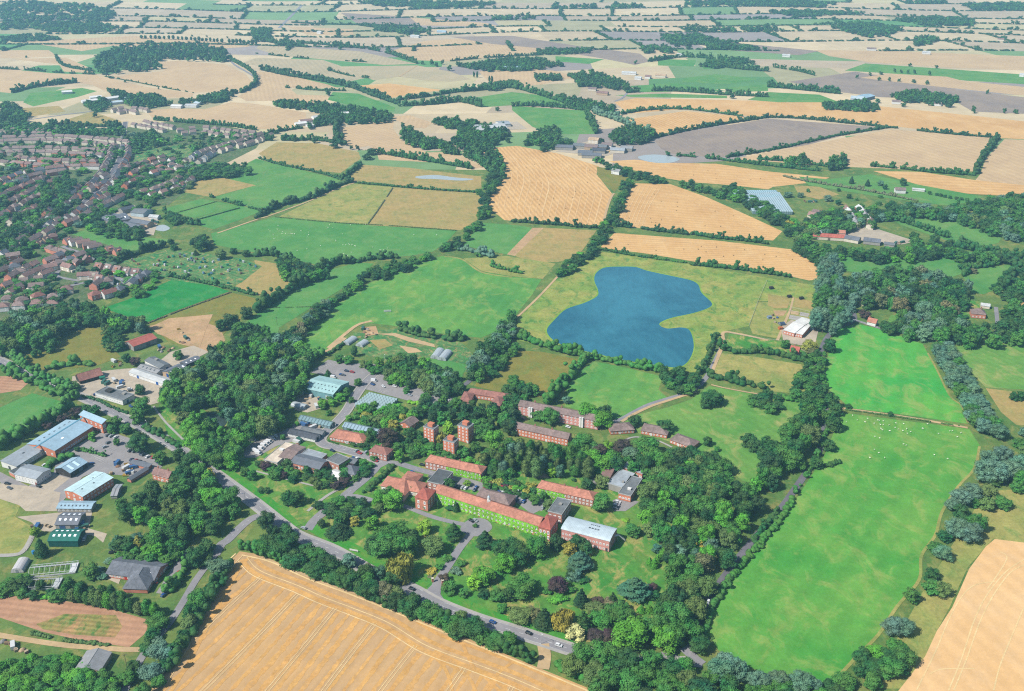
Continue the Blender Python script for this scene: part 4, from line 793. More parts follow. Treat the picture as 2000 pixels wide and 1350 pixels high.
# ---------------------------------------------------------------- hedges
HD = [  # line, width, height, label, tone, gaps, taller growth
 ('472,1072 530,1090 600,1120', 5, 4, 'scrubby hedge under the roadside trees above the big stubble', 'mid', .1, .3),
 ('600,1120 700,1160 780,1195', 5, 4, 'dark hedge below the roadside trees above the middle of the big stubble', 'dark', .1, .3), ('850,1215 930,1245 1000,1278 1040,1296', 6, 4, 'bushy hedge between main road and stubble', 'dark', .15, .3),
 ('1085,1300 1130,1325 1180,1350', 6, 4, 'rough hedge at the lower edge of the crossroads wood', 'mid', .1, .3),
 ('1548,980 1500,1045 1465,1085 1428,1128', 5, 3.2, 'clipped green hedge between narrow lane and long meadow, upper run', 'mid', 0, .02), ('1428,1128 1400,1170 1380,1215 1375,1245', 5, 3.2, 'clipped green hedge between narrow lane and long meadow, lower run', 'mid', 0, .02),
 ('1612,845 1600,880 1575,930 1552,965', 4, 3, 'hedge by the lane at the top of the long meadow', 'mid', .3, .1), ('1612,760 1606,720 1610,690', 3.5, 3, 'hedge between narrow lane and upper bright meadow', 'mid', .2, .1),
 ('1003,660 1040,668 1080,682 1115,692 1151,700', 8, 5, 'dense hedge along the foot of the reservoir, western half', 'mid', .02, .25), ('1151,700 1190,706 1230,715 1290,728', 7, 4.5, 'dense hedge along the foot of the reservoir, eastern half', 'mid', .03, .2),
 ('1118,736 1130,718 1150,700', 7, 5, 'short hedge between the olive field and the green paddock', 'mid', 0, .3), ('1068,792 1085,772 1100,752 1108,741', 8, 7, 'tall hedge below the olive field', 'mid', 0, .4),
 ('K 640,580 760,600 960,640 1100,655', 4, 3, 'thin hedge above the reservoir bank', 'dark', .25, .1), ('K 1100,660 1350,690', 3, 2, 'broken hedge above the reservoir bank', 'mid', .5, .1), ('K 1380,705 1500,715 1700,735 1985,775 2150,800', 6, 4.5, 'thick hedge between golden stubble and reservoir field', 'dark', 0, .2),
 ('K 790,405 950,420 1100,440 1370,470', 6, 4, 'dark hedge between two golden stubble fields', 'deep', .02, .2), ('K 1390,470 1530,490', 6, 5, 'dense clipped block of hedge in the stubble', 'dark', 0, 0), ('K 1540,495 1700,510 1880,530 1985,545', 5, 4, 'low hedge along the eastern golden stubble', 'dark', .1, .2),
 ('K 0,370 200,385 400,400 560,415 700,420', 6, 4, 'dark hedge below the curving stubble rows', 'deep', .03, .25),
 ('J 800,70 1000,90 1150,105 1400,125 1740,145', 5, 3, 'clipped hedge across the dry meadows', 'dark', .05, .05), ('J 440,190 560,130 680,80 765,60', 8, 5, 'thick hedge along the chalky track, upper run', 'deep', 0, .2), ('J 0,345 100,290 200,245 410,195', 7, 5, 'thick hedge along the chalky track, lower run', 'deep', 0, .25),
 ('J 150,335 400,360 700,385 1000,400 1560,440', 1.5, 1.2, 'thin fence hedge above the sheep pasture', 'olive', .1, 0), ('J 870,385 940,290 1060,110', 1.5, 1.2, 'thin fence hedge between two tan meadows', 'brown', .1, 0),
 ('J 0,640 100,630 180,650 300,680', 7, 5, 'scrub hedge below the sheep pasture', 'dark', .05, .3), ('J 560,740 620,700 760,690 880,665 1100,650', 7, 5, 'hedge at the eastern foot of the sheep pasture', 'dark', .05, .35),
 ('J 0,1075 100,1020 200,950 300,890 400,830 480,800', 9, 7, 'tall hedge between tan paddock and valley field', 'dark', 0, .3),
 ('J 480,760 560,720 700,680', 8, 6, 'hedge joining the copse to the sheep pasture', 'dark', 0, .3), ('I 860,700 1000,645 1100,610 1280,560', 8, 6, 'hedge between the new estate and the allotments', 'deep', 0, .3), ('I 1300,790 1500,830 1700,870 1985,945', 5, 3.5, 'hedge below the allotments', 'dark', .1, .1),
 ('I 1120,1170 1400,1060 1790,920', 2, 1.2, 'thin weedy strip along the bright green crop', 'brown', .1, 0), ('I 1640,180 1800,230 1985,275', 4, 3, 'hedge between two green grazing fields', 'dark', .1, .2), ('I 1270,290 1400,370 1560,400', 5, 4, 'hedge by the depot pond', 'dark', .2, .2), ('I 1380,300 1680,215', 1.5, 1, 'thin field boundary across the pale green strip', 'olive', 0, 0), ('I 1480,370 1860,265', 2, 1.4, 'thin field boundary below the green strip', 'dark', 0, 0),
 ('J 1700,620 1800,700 1900,740 2100,780', 5, 3.5, 'scrub line by the corner of the playing field', 'mid', .35, .2), ('J 1560,590 1700,610 1850,650', 7, 5, 'hedge above the playing field', 'grey', .1, .3), ('J 1130,1215 1300,1260 1450,1280 1620,1290', 8, 5, 'hedge between playing field and trial garden', 'dark', .05, .2), ('J 30,1040 500,1030', 1, .8, 'fence line across the playing field', 'olive', .2, 0),
 ('B 560,130 650,70 740,10', 4, 3, 'clipped hedge beside the pale track', 'dark', 0, 0), ('B 380,240 440,180 540,120', 7, 6, 'hedge along the western edge of the large car park', 'mid', 0, .3), ('B 1180,500 1240,510 1290,515', 5, 2, 'bright hedge block by the big glasshouse', 'lime', 0, 0),
 ('B 850,1190 930,1130 1000,1060 1060,1000', 5, 3, 'clipped hedge beside the orange roofed hall', 'dark', 0, 0), ('B 1090,705 1200,720', 3, 2, 'clipped hedge by the small gabled house', 'mid', 0, 0), ('B 860,910 900,905 980,915', 2, 1.5, 'low hedge before the hipped brick house', 'mid', 0, 0), ('B 1750,1115 1850,1140 1960,1165', 3, 2.5, 'dark red hedge along the courtyard', 'purple', 0, 0),
 ('B 560,800 640,830', 1.5, 1, 'low hedge before the red bungalow', 'mid', 0, 0),
 ('1398,655 1386,690 1372,722 1362,732', 5, 4, 'hedge beside the lane up to the paddocks', 'dark', 0, .1), ('1405,680 1440,690 1500,690 1560,705 1590,715', 7, 4.5, 'hedge between two paddocks', 'dark', .02, .2), ('C 1520,300 1700,340 1850,375 1985,405', 7, 4.5, 'hedge across the top of the park grass', 'dark', .02, .2), ('1530,780 1560,783 1590,790', 6, 4, 'scrub hedge at the corner of the hay paddock', 'mid', .2, .2), ('D 80,460 200,470 320,480', 3.5, 2.5, 'broken hedge by the field path', 'mid', .4, .2), ('D 600,560 900,600 1500,690', 1.6, 1.2, 'thin fringe of weeds on the meadow track', 'olive', .3, 0),
 ('A 0,860 100,800 200,740 300,700 380,660 460,620 540,560', 9, 6, 'shrubby hedge behind the long brick hall', 'mid', 0, .35), ('A 30,250 200,330 350,390 500,450 600,480', 8, 4, 'roadside hedge by the western green field', 'mid', 0, .15), ('A 50,130 200,230 300,290 420,350 540,410', 7, 4, 'rough hedge on the barn side of the main road', 'mid', 0, .2), ('A 640,460 760,490 900,560 1000,590', 3, 2.5, 'clipped hedge before the white flat-roofed block', 'dark', 0, 0), ('A 630,870 700,890 820,920', 3, 2, 'hedge between two rows of parking bays', 'mid', 0, .05), ('A 700,790 760,810 860,830', 3, 2, 'upper hedge in the brick hall car park', 'mid', .1, .1), ('A 1120,690 1250,760 1400,850', 6, 3, 'dark hedge between path and main road', 'dark', 0, .1), ('A 370,1010 430,960 560,920', 7, 4, 'bushy block between the brick hall and the timber barn', 'mid', 0, .1), ('A 400,240 500,220 600,200 720,215', 9, 4, 'bright scrub behind the tiled barn', 'mid', 0, .2),
 ('E 60,590 250,620 480,645', 4, 2, 'green strip above the ploughed field', 'bright', .2, .1), ('E 1300,1200 1400,1030 1500,880 1600,720 1700,560 1760,400', 6, 4.5, 'overgrown hedge at the western edge of the big stubble', 'dark', .05, .3), ('E 250,900 400,940 600,970 840,1000', 3, 1.5, 'grassy bank by the pale track', 'olive', .1, 0), ('E 1290,590 1360,520 1420,430 1500,330', 6, 4, 'shrubs beside the school car park', 'mid', 0, .2),
 ('D 460,1000 560,960', 4, 3, 'short hedge by a lane bend above the long meadow', 'dark', 0, 0), ('1520,1000 1470,1060', 4, 3, 'inner hedge on the wood side of the narrow lane', 'dark', 0, .2),
 ('1632,490 1640,500 1700,500 1800,507', 4, 3, 'hedge above the deep green meadow', 'dark', .1, .1), ('1850,480 1900,490 1950,500 2000,512', 7, 5, 'tree-studded hedge along the far meadow lane', 'dark', .05, .5), ('1730,425 1780,440 1850,465', 6, 5, 'hedge below the pale green field', 'dark', .05, .4), ('1880,540 1900,525 1940,520', 6, 5, 'bushy bend of hedge in the pale meadow', 'dark', .05, .3), ('1960,565 1985,530 2010,500', 9, 6, 'tall hedge at the eastern edge', 'dark', 0, .4),
 ('1530,345 1560,352 1620,362 1700,375 1790,393', 4, 3, 'brown hedge through the orchard strip', 'brown', .1, .1), ('1700,325 1760,330 1830,338 1900,342', 6, 4, 'hedge above the golden strip', 'dark', .05, .3), ('1905,340 1915,315 1930,295 1948,270', 8, 6, 'thick hedge between two drilled stubbles', 'deep', 0, .2), ('1330,305 1400,312 1480,322 1600,335', 5, 4, 'hedge above the far golden stubble', 'dark', .15, .2), ('1480,312 1560,318 1640,330', 5, 4, 'upper roadside hedge of the drilled stubble', 'dark', .15, .3),
 ('1420,308 1500,295 1570,280 1640,265 1735,250', 6, 4, 'dark hedge between brown and drilled fields', 'deep', .03, .1), ('1500,230 1560,232 1640,240 1740,250 1850,262 1948,270', 5, 4, 'long hedge above the drilled stubble', 'deep', .05, .25), ('1280,270 1330,258 1400,245 1500,230', 6, 4.5, 'long hedge above the brown field', 'deep', .03, .25), ('1215,224 1260,216 1340,214 1450,228', 5, 4, 'hedge round the golden wedge', 'dark', .15, .3), ('1160,222 1200,235 1270,262', 8, 7, 'stream-side hedge by the golden wedge', 'grey', .05, .4),
 ('925,300 950,330 985,350', 8, 6, 'hedge round the winding stubble', 'dark', .02, .3), ('740,300 800,310 850,318 920,330', 7, 6, 'hedge below the winding stubble', 'dark', .05, .4), ('505,310 560,325 620,337 668,352', 5, 3, 'dark hedge between hay meadow and green grazing', 'dark', .02, .1), ('668,350 690,335 705,320', 6, 4, 'short hedge corner by the dry meadow', 'dark', 0, .2), ('500,275 560,275 620,275 660,280', 6, 5, 'hedge above the hay meadow', 'dark', .1, .4), ('510,265 560,255 640,245', 5, 4, 'lane hedge below the white village', 'dark', .1, .2), ('655,240 660,270 668,285', 9, 8, 'thick clump hedge beside the winding stubble', 'deep', 0, .4),
 ('510,137 560,148 620,158 680,170 740,192 780,205', 8, 7, 'tall hedge running down past the green wedge', 'deep', 0, .4), ('560,172 620,177 675,178', 5, 4, 'double hedge round a far paddock', 'dark', .05, .2), ('640,137 680,148 720,153', 4, 3, 'short far hedge in the grey stubble', 'dark', .1, .1), ('770,197 830,190 880,182 920,178', 6, 5, 'hedge along the orange stubble bank', 'dark', .05, .3), ('780,208 840,205 900,200 940,210', 8, 7, 'thick hedge below the stubble bank', 'dark', 0, .4), ('900,180 960,175 1000,172 1060,188 1100,200', 8, 7, 'hedge above the green paddocks', 'dark', .05, .4), ('1000,208 1060,208 1140,216', 5, 5, 'tree-studded hedge of the large far pasture', 'dark', .25, .4), ('1145,222 1155,240 1165,262', 7, 7, 'hedge on the side of the far pasture', 'dark', .2, .5),
 ('500,105 600,115 720,122', 4, 3, 'sparse hedge between two grey stubbles', 'dark', .45, .2), ('590,85 680,92 750,103 815,125', 6, 6, 'tree-studded hedge below the far stubble', 'dark', .1, .4), ('520,82 560,88 600,93', 7, 7, 'hedge by the far hamlet', 'dark', 0, .4), ('570,45 640,48 720,50 820,52', 6, 5, 'straight far hedge under the brown rectangle', 'dark', 0, .1), ('700,50 760,58 800,62', 5, 5, 'far hedge of small trees', 'dark', .1, .5), ('880,120 960,113 1060,108', 4, 4, 'hedge in front of the far grey wood', 'dark', .1, .3),
 ('25,182 60,172 110,166 150,162', 7, 6, 'hedge above the western paddock', 'dark', 0, .4), ('0,135 60,138 120,143 185,146', 4, 4, 'hedge across the western stubble', 'dark', .3, .2), ('110,112 125,130 185,140', 5, 4, 'hedge around the small western field', 'dark', .05, .4), ('205,150 260,160 320,172 378,182', 2.5, 2, 'thin hedge below the round field', 'dark', .2, .1), ('100,248 160,247 240,250', 7, 6, 'dark hedge below the yellowing field', 'deep', 0, .3), ('300,235 360,240 440,246 500,255', 5, 4, 'hedge between village and broad stubble', 'dark', .2, .5), ('450,118 490,140 500,165 470,182', 6, 5, 'hedge along the bending road', 'dark', .05, .4),
 ('1240,125 1290,118 1340,112 1420,118', 6, 6, 'hedges among the small far green fields', 'dark', .1, .4), ('1225,182 1300,178 1420,186 1500,190', 6, 6, 'tree-studded hedge by the far lane', 'dark', .1, .4), ('1500,170 1560,176 1640,184', 7, 7, 'hedge above the long golden stubble', 'dark', .05, .5), ('1510,132 1560,140 1590,148', 5, 5, 'curved far hedge by the mauve soil', 'dark', .1, .3), ('1380,120 1400,128 1440,135 1500,140', 7, 7, 'belt of far scrub', 'dark', .05, .5),
]
for h in HD:
    hedge(h[0], h[1], h[2], h[3], h[4], h[5], h[6])
# ---------------------------------------------------------------- woods and groups of trees
W = wood
MIX = [('dark', 4), ('mid', 4), ('deep', 3), ('bright', 1)]
MIXW = [('dark', 3), ('mid', 5), ('deep', 2), ('bright', 2), ('olive', 2), ('grey', 1)]
W('315,775 345,742 400,700 440,675 480,668 530,665 585,672 612,705 600,740 570,780 555,820 520,840 480,842 450,836 445,800 415,780 390,800 380,850 350,800', 'the wood round the dark pond', 9.5, 15, MIXW, hole=px('A 1530,590 1690,560 1800,640 1720,740 1600,700'))
W('455,660 470,640 520,640 560,665 470,675', 'the wood top by the valley field', 9, 13, MIX)
W('365,830 420,820 440,845 470,850 480,880 460,910 420,905 390,880', 'the trees between pond and main road', 9, 14, [('bright', 2), ('mid', 4)])
W('235,978 262,958 300,955 338,948 352,922 385,910 430,960 468,978 462,995 420,1036 368,1050 310,1055 300,1010 240,1010', 'the wood south of the brick cottage', 9, 12.5, [('mid', 6), ('dark', 4), ('bright', 2), ('olive', 1)])
W('0,640 60,602 140,592 195,605 240,618 280,632 284,640 240,644 228,640 205,632 160,632 110,655 60,680 0,685', 'the wood below the estate', 9.5, 13, MIXW)
W('203,650 222,640 238,642 243,655 236,680 222,684 208,668', 'the copse beside the red barn', 8.5, 11, [('dark', 4), ('mid', 2), ('olive', 1)])
W('1480,940 1500,900 1520,870 1560,810 1600,800 1612,815 1585,850 1545,905 1510,945 1465,1005 1420,1055 1380,1105 1355,1160 1335,1220 1310,1250 1290,1262 1280,1215 1300,1150 1310,1100 1290,1055 1262,1010 1262,970 1300,915 1340,880 1390,900 1430,950', 'the long wood beside the narrow lane', 9.5, 15, MIXW)
W('1085,1290 1150,1268 1250,1275 1335,1295 1380,1315 1470,1352 1500,1400 1200,1400 1120,1320', 'the crossroads wood', 9.5, 13, [('mid', 4), ('dark', 4), ('deep', 1), ('olive', 1)])
W('500,1062 530,1035 560,1050 600,1075 660,1095 720,1120 780,1150 835,1185 800,1195 740,1170 690,1150 620,1115 560,1092 515,1078', 'the roadside belt above the big stubble', 8.5, 10, [('dark', 4), ('mid', 3), ('deep', 2)], hole=px('545,1030 600,1045 680,1090 650,1092 590,1062'))
W('830,1200 880,1215 950,1238 990,1262 940,1250 880,1232', 'the bushes between main road and stubble', 7.5, 7, [('mid', 3), ('dark', 3)], hole=None)
W('955,893 990,868 1050,872 1110,885 1150,900 1160,915 1120,925 1050,915 960,912 930,903', 'the birch grove', 6.5, 14, [('olive', 4), ('grey', 1), ('mid', 2)], 'birch_tree')
W('805,800 850,782 900,790 960,790 1005,800 1000,835 940,840 900,815 840,820', 'the dark grove behind the brick towers', 8, 10, [('deep', 3), ('dark', 4), ('mid', 1)])
W('700,790 720,800 760,790 810,810 800,830 760,830 720,822', 'the garden behind the glasshouses', 6.5, 7, [('mid', 3), ('bright', 3), ('gold', 1), ('olive', 1)])
W('1115,880 1170,868 1200,885 1240,893 1300,893 1345,895 1375,908 1350,922 1290,930 1230,915 1170,908', 'the trees between birch grove and bungalows', 9.5, 13, [('mid', 4), ('bright', 2), ('dark', 3), ('purple', 1), ('blue', 1)])
W('1260,930 1300,935 1340,910 1385,905 1420,960 1380,990 1320,965 1270,975', 'the trees round the old tennis court', 9, 13, [('dark', 3), ('mid', 4), ('olive', 2)])
W('640,830 660,845 700,825 720,860 760,880 730,900', 'the gardens by the red bungalow', 6, 5, [('mid', 2), ('dark', 2)], 'shrub')
W('660,740 690,770 640,790 620,800', 'the shrubbery below the teal barn', 6, 6, [('mid', 3), ('bright', 2)])
W('500,905 560,900 640,920 660,950 600,945 540,930', 'the shrubbery before the refectory', 6.5, 5.5, [('mid', 3), ('dark', 3), ('olive', 1), ('purple', 1)])
W('655,945 700,940 720,925 735,905 690,900', 'the shrubs behind the refectory', 6, 5, [('purple', 1), ('dark', 2), ('mid', 2)])
W('615,985 700,975 730,1000 690,1010 640,1010', 'the shrubs at the campus junction', 7, 6, [('dark', 3), ('mid', 2), ('deep', 2)])
W('710,715 780,695 830,710 890,735 910,760 880,770 830,755 790,750', 'the trees along the car park edge', 8, 9, [('mid', 3), ('olive', 2), ('dark', 2), ('bright', 1)])
W('820,745 880,735 900,760 860,775', 'the dark clump in the large car park', 7.5, 9, [('dark', 3), ('grey', 2), ('olive', 1)])
W('915,740 925,700 950,670 975,645 1000,615 1008,640 990,670 960,700 940,735', 'the tall row west of the shaded lane', 8, 12, [('grey', 3), ('mid', 2), ('dark', 2)])
W('945,725 970,690 1000,668 1010,680 985,705 960,735', 'the trees east of the shaded lane', 7, 7, [('dark', 2), ('mid', 3)])
W('1000,740 1050,760 1010,790 980,780', 'the trees by the long grey-roofed hall', 7, 8, [('dark', 3), ('mid', 2)])
W('1290,725 1320,722 1370,735 1368,752 1335,765 1305,750', 'the clump where the curving lane meets the hedge', 7.5, 9, [('dark', 4), ('mid', 2)])
W('1455,860 1490,855 1530,880 1530,905 1490,900', 'the scrub at the foot of the park grass', 8, 9, [('mid', 2), ('dark', 3)])
W('1460,775 1500,768 1535,780 1510,800 1470,790', 'the bushes on the park grass', 7.5, 7, [('dark', 3), ('mid', 2)])
W('1545,760 1580,700 1600,690 1605,740 1600,800 1570,800', 'the trees between hay paddock and lane', 8, 9, [('dark', 3), ('mid', 3)])
W('1590,640 1600,560 1605,500 1630,500 1640,560 1650,620 1620,650', 'the poplars behind the animal paddock', 9, 17, [('grey', 3), ('mid', 1)], 'willow_tree')
W('1550,445 1590,425 1640,405 1700,400 1730,420 1700,440 1640,450 1590,462 1560,480', 'the orchard wood round the nursery', 10, 10, MIXW)
W('1545,480 1600,480 1640,488 1740,490 1830,490 1830,505 1740,508 1650,500 1600,520', 'the belt below the red-roofed farm', 9, 11, MIX)
W('1640,560 1680,535 1740,525 1790,530 1850,545 1890,560 1900,590 1860,610 1830,640 1790,600 1740,600 1700,590 1655,600', 'the wood behind the thatched cottage', 10.5, 15, [('dark', 3), ('mid', 3), ('grey', 3), ('deep', 2), ('brown', 1)])
W('1720,640 1790,620 1850,610 1900,640 1940,640 1940,668 1880,668 1830,660 1770,655', 'the wood beyond the upper bright meadow', 10.5, 14, [('dark', 3), ('grey', 3), ('mid', 3)])
W('1960,610 1985,590 2010,600 2030,660 1950,668 1955,640', 'the trees by the eastern lane', 10, 12, [('dark', 3), ('mid', 3)])
W('1940,560 1990,510 2020,500 2020,560 1975,600', 'the thicket at the eastern edge', 9, 10, [('dark', 3), ('mid', 2)])
W('1715,430 1740,400 1800,398 1850,408 1900,400 1950,385 2010,380 2020,470 1960,462 1900,440 1850,425 1780,420', 'the orchard slope wood', 10.5, 12, [('dark', 4), ('mid', 4), ('grey', 1), ('olive', 1)])
W('1400,375 1430,360 1470,385 1520,415 1560,440 1540,455 1490,420 1430,385', 'the belt beside the great glasshouse', 9.5, 10, MIX)
W('1770,470 1850,480 1890,495 1950,500 1950,512 1880,505 1800,492', 'the lane trees of the far meadow', 10, 11, MIX)
W('1960,860 2010,850 2020,950 1940,990 1890,1000 1850,1060 1820,1110 1770,1180 1750,1190 1790,1130 1830,1060 1870,1000 1920,960', 'the bushy belt below the willows', 9, 8, [('mid', 3), ('dark', 3), ('olive', 1)])
W('1690,1270 1750,1240 1780,1300 1720,1330 1660,1330 1610,1350 1640,1320', 'the bushes at the corner of the long meadow', 8.5, 8, [('mid', 3), ('bright', 1), ('dark', 3)])
W('1480,1345 1560,1330 1620,1345 1700,1400 1480,1400', 'the trees at the bottom of the long meadow', 9, 9, [('dark', 2), ('mid', 2), ('grey', 2)])
W('270,1350 300,1300 340,1255 370,1200 400,1140 425,1105 440,1092 432,1118 400,1170 370,1230 330,1300 300,1350', 'the lane trees beside the big stubble', 8, 8, [('mid', 4), ('dark', 3), ('grey', 1), ('olive', 1)])
W('200,1350 255,1290 290,1230 330,1190 320,1210 285,1270 250,1330 230,1400 160,1400', 'the lane trees beside the ploughed field', 8, 8, [('mid', 3), ('dark', 3)])
W('385,1072 405,1068 408,1090 395,1105 380,1095', 'the clump at the side road', 8, 11, [('mid', 3), ('dark', 2)])
W('0,1300 60,1290 130,1290 200,1310 230,1350 230,1400 -20,1400', 'the near thicket of young poplars', 5.5, 6, [('bright', 2), ('mid', 4)], 'poplar_tree', lift=.2)
W('220,1060 270,1040 330,1045 355,1080 320,1100 250,1090', 'the garden trees above the school', 7, 7, [('mid', 3), ('dark', 2), ('bright', 1), ('blue', 1)])
W('190,1110 215,1090 240,1080 235,1105 205,1130', 'the shrubs beside the school', 6, 4, [('mid', 2), ('grey', 2)], 'shrub')
W('0,1150 20,1125 60,1130 110,1150 120,1170 60,1165', 'the hedge trees above the ploughed field', 6.5, 6, [('mid', 3), ('dark', 2)])
W('0,1330 0,1300 60,1280 160,1290 100,1300', 'the nettles by the pale track', 7, 3, [('bright', 2), ('mid', 2)], 'shrub')
W('800,868 850,878 900,893 960,905 1000,915 985,930 930,918 860,900 810,890', 'the garden between towers and terra-roofed range', 6.5, 6, [('mid', 4), ('dark', 3), ('bright', 2), ('olive', 1)])
W('945,932 1000,938 1050,950 1045,972 985,962 935,950', 'the planted garden above the courtyard', 5.5, 4.5, [('mid', 3), ('bright', 2), ('dark', 2), ('gold', 1)], 'shrub')
W('795,840 830,850 850,880 820,885 780,870', 'the yards west of the brick towers', 6, 6, [('mid', 3), ('dark', 3)])
W('690,805 740,800 790,825 760,845 705,828', 'the nursery beds by the glasshouse', 6, 5, [('mid', 3), ('bright', 2), ('dark', 2)], 'shrub')
W('1150,900 1180,905 1175,930 1150,925', 'the trees beside the service yard', 7, 8, [('mid', 2), ('dark', 2)])
W('940,165 1000,158 1010,165 960,175', 'the far farm grove', 8, 10, [('dark', 3), ('mid', 1)])
W('885,960 890,962 900,1000 880,1000', 'the ivy building front', 9, 4, [('dark', 2)], 'shrub')
# town trees
W('20,445 60,400 100,385 135,390 110,425 60,455 0,470 0,455', 'the big trees in the middle of the village', 11, 12, MIX); W('70,365 130,348 155,362 120,382 80,382', 'the upper clump of big village trees', 11, 12, MIX); W('0,240 260,260 330,290 400,300 300,400 120,470 130,560 0,600', 'the scattered gardens of the village', 24, 7, MIXW)
W('0,470 40,440 60,470 30,490 0,500', 'the trees at the western end of the village', 10, 11, MIX)
W('0,245 30,235 110,248 240,252 245,262 170,262 80,260 20,262', 'the belt behind the northern houses', 10, 10, MIX)
W('160,420 200,400 230,440 280,450 270,468 215,460 180,450', 'the trees beside the depot', 9.5, 9, MIX)
W('250,270 300,255 330,280 300,285 262,290', 'the trees at the top of the high street', 9, 10, MIX)
W('370,330 420,320 480,320 490,335 430,345 380,345', 'the trees below the upper village', 9.5, 9, MIX)
W('0,560 60,545 120,560 130,580 80,600 30,600', 'the gardens of the southern estate', 12, 7, MIXW); W('120,500 200,480 260,540 300,530 320,560 250,580 180,560', 'the gardens of the new estate', 14, 6, MIXW); W('0,280 150,270 230,290 220,330 100,340 0,370', 'the gardens of the northern estate', 20, 8, MIXW); W('0,380 100,370 150,420 60,520 0,540', 'the gardens of the western estate', 19, 7, MIXW); W('240,330 330,300 400,330 370,370 290,390 230,380', 'the gardens of the middle village', 16, 7, MIXW); W('330,270 440,255 510,265 430,290 350,290', 'the gardens of the upper village', 16, 7, MIXW)
W('320,425 340,418 360,430 340,438', 'the clump by the depot pond', 8, 7, MIX); W('375,470 400,463 415,480 390,485', 'the oaks by the chalky track', 9, 12, [('deep', 2), ('dark', 2)])
W('545,510 570,505 620,520 640,535 610,545 570,548 550,535', 'the copse below the sheep pasture', 8.5, 10, MIX); W('700,545 740,520 790,510 850,495 800,520 740,545', 'the hedge trees above the playing field', 8, 8, MIX); W('555,660 580,640 620,600 640,590 640,610 600,650 580,670', 'the tall hedge trees beside the valley field', 8, 10, [('dark', 2), ('grey', 2), ('brown', 1), ('deep', 1)]); W('640,590 680,560 705,548 700,560 660,590', 'the scrub above the valley field', 7.5, 7, MIX)
W('855,490 880,475 900,460 935,430 940,400 930,375 950,360 965,335 985,345 965,365 950,390 955,420 920,455 895,480', 'the hedge trees west of the curving stubble', 9, 9, MIX); W('1125,505 1150,480 1175,450 1195,415 1205,380 1220,350 1235,355 1215,400 1200,440 1170,480 1140,515', 'the belt between the two stubbles', 8.5, 9, MIX); W('1090,530 1110,510 1140,500 1120,525 1095,545', 'the trees at the corner of the reservoir field', 8, 8, MIX)
W('1150,300 1165,310 1200,325 1240,335 1280,345 1300,355 1250,348 1200,335', 'the belt below the far farm', 9.5, 9, MIX); W('1320,360 1345,355 1370,365 1420,385 1400,380', 'the trees above the great glasshouse', 9, 9, MIX)
# far woods, one mass
for s, h in (('185,140 185,120 215,105 280,95 340,90 395,92 440,100 455,118 440,124 400,122 350,119 305,121 318,138 270,142 220,146 195,148', 15), ('775,260 800,255 830,275 880,285 900,262 870,250 840,243 880,235 960,250 1000,262 960,290 990,330 980,345 940,325 900,305 850,300 800,290', 12),
             ('530,210 560,200 620,205 690,215 760,228 765,240 700,245 640,245 600,255 640,225 560,212', 12), ('1190,265 1230,255 1275,258 1280,275 1230,285 1195,280', 13), ('1095,190 1140,200 1200,215 1195,225 1140,215 1100,205', 12), ('1110,150 1160,145 1220,165 1230,180 1180,175 1130,170 1120,155', 12), ('1045,150 1090,150 1100,158 1050,160', 10),
             ('1250,95 1300,92 1312,105 1260,105', 12), ('1050,100 1160,98 1165,105 1050,108', 10), ('885,130 940,128 980,120 1050,118 1100,130 1050,138 960,142', 12), ('1620,55 1680,45 1720,55 1750,65 1700,75 1640,60', 12), ('1750,40 1830,35 1900,42 1900,52 1800,50', 12), ('1780,78 1830,75 1830,85 1785,92', 12), ('1740,190 1800,180 1850,195 1880,200 1820,208 1760,200', 12), ('1605,215 1700,220 1720,215 1690,200 1610,205', 10), ('1365,130 1440,115 1480,125 1400,135', 10), ('880,245 960,240 1000,248 930,240', 10), ('1000,290 1080,270 1120,280 1060,300 1050,285', 11), ('1030,270 1080,250 1100,270 1060,285', 10), ('1530,320 1570,310 1580,325 1545,330', 12), ('1615,318 1650,312 1650,335 1620,335', 13), ('0,10 60,5 180,12 240,30 200,45 120,40 40,60 0,60', 11), ('60,55 120,45 200,48 240,60 160,66 90,62', 10), ('0,75 80,70 120,78 30,84', 10), ('490,60 530,58 530,80 500,85', 12), ('730,52 800,55 850,60 800,68 740,62', 11), ('1690,45 1760,58 1740,68 1690,60', 11), ('0,210 20,205 60,230 40,250 0,245', 10), ('210,180 260,188 300,190 340,205 280,215 240,205', 11), ('160,205 200,195 220,210 190,222', 9), ('330,205 380,195 440,182 470,180 440,200 400,205', 10), ('1300,80 1360,75 1450,85 1400,90 1320,92', 10), ('1500,25 1560,22 1700,28 1560,34', 11), ('1380,5 1500,3 1640,8 1600,16 1420,12', 11), ('700,5 800,4 980,8 900,16 740,14', 11), ('1880,10 2000,8 2020,22 1900,20', 11)):
    poly = G(s); gx = [q.x for q in poly]; gy = [q.y for q in poly]; y = sum(pix(q)[1] for q in poly) / len(poly)
    area = abs(sum(poly[i - 1].x * poly[i].y - poly[i].x * poly[i - 1].y for i in range(len(poly)))) / 2; sp = 8.5 + max(0, 150 - y) * .05
    for _ in range(min(420, int(area / sp ** 2))):
        for _t in range(20):
            q = Vector((rnd.uniform(min(gx), max(gx)), rnd.uniform(min(gy), max(gy)), 0))
            if inside(q, poly): MASS.append(('broadleaf_tree', q, h * rnd.uniform(.75, 1.2), sp * rnd.uniform(.55, .8), rnd.choice(('dark', 'dark', 'deep', 'mid')), 2, rnd.randrange(4))); break
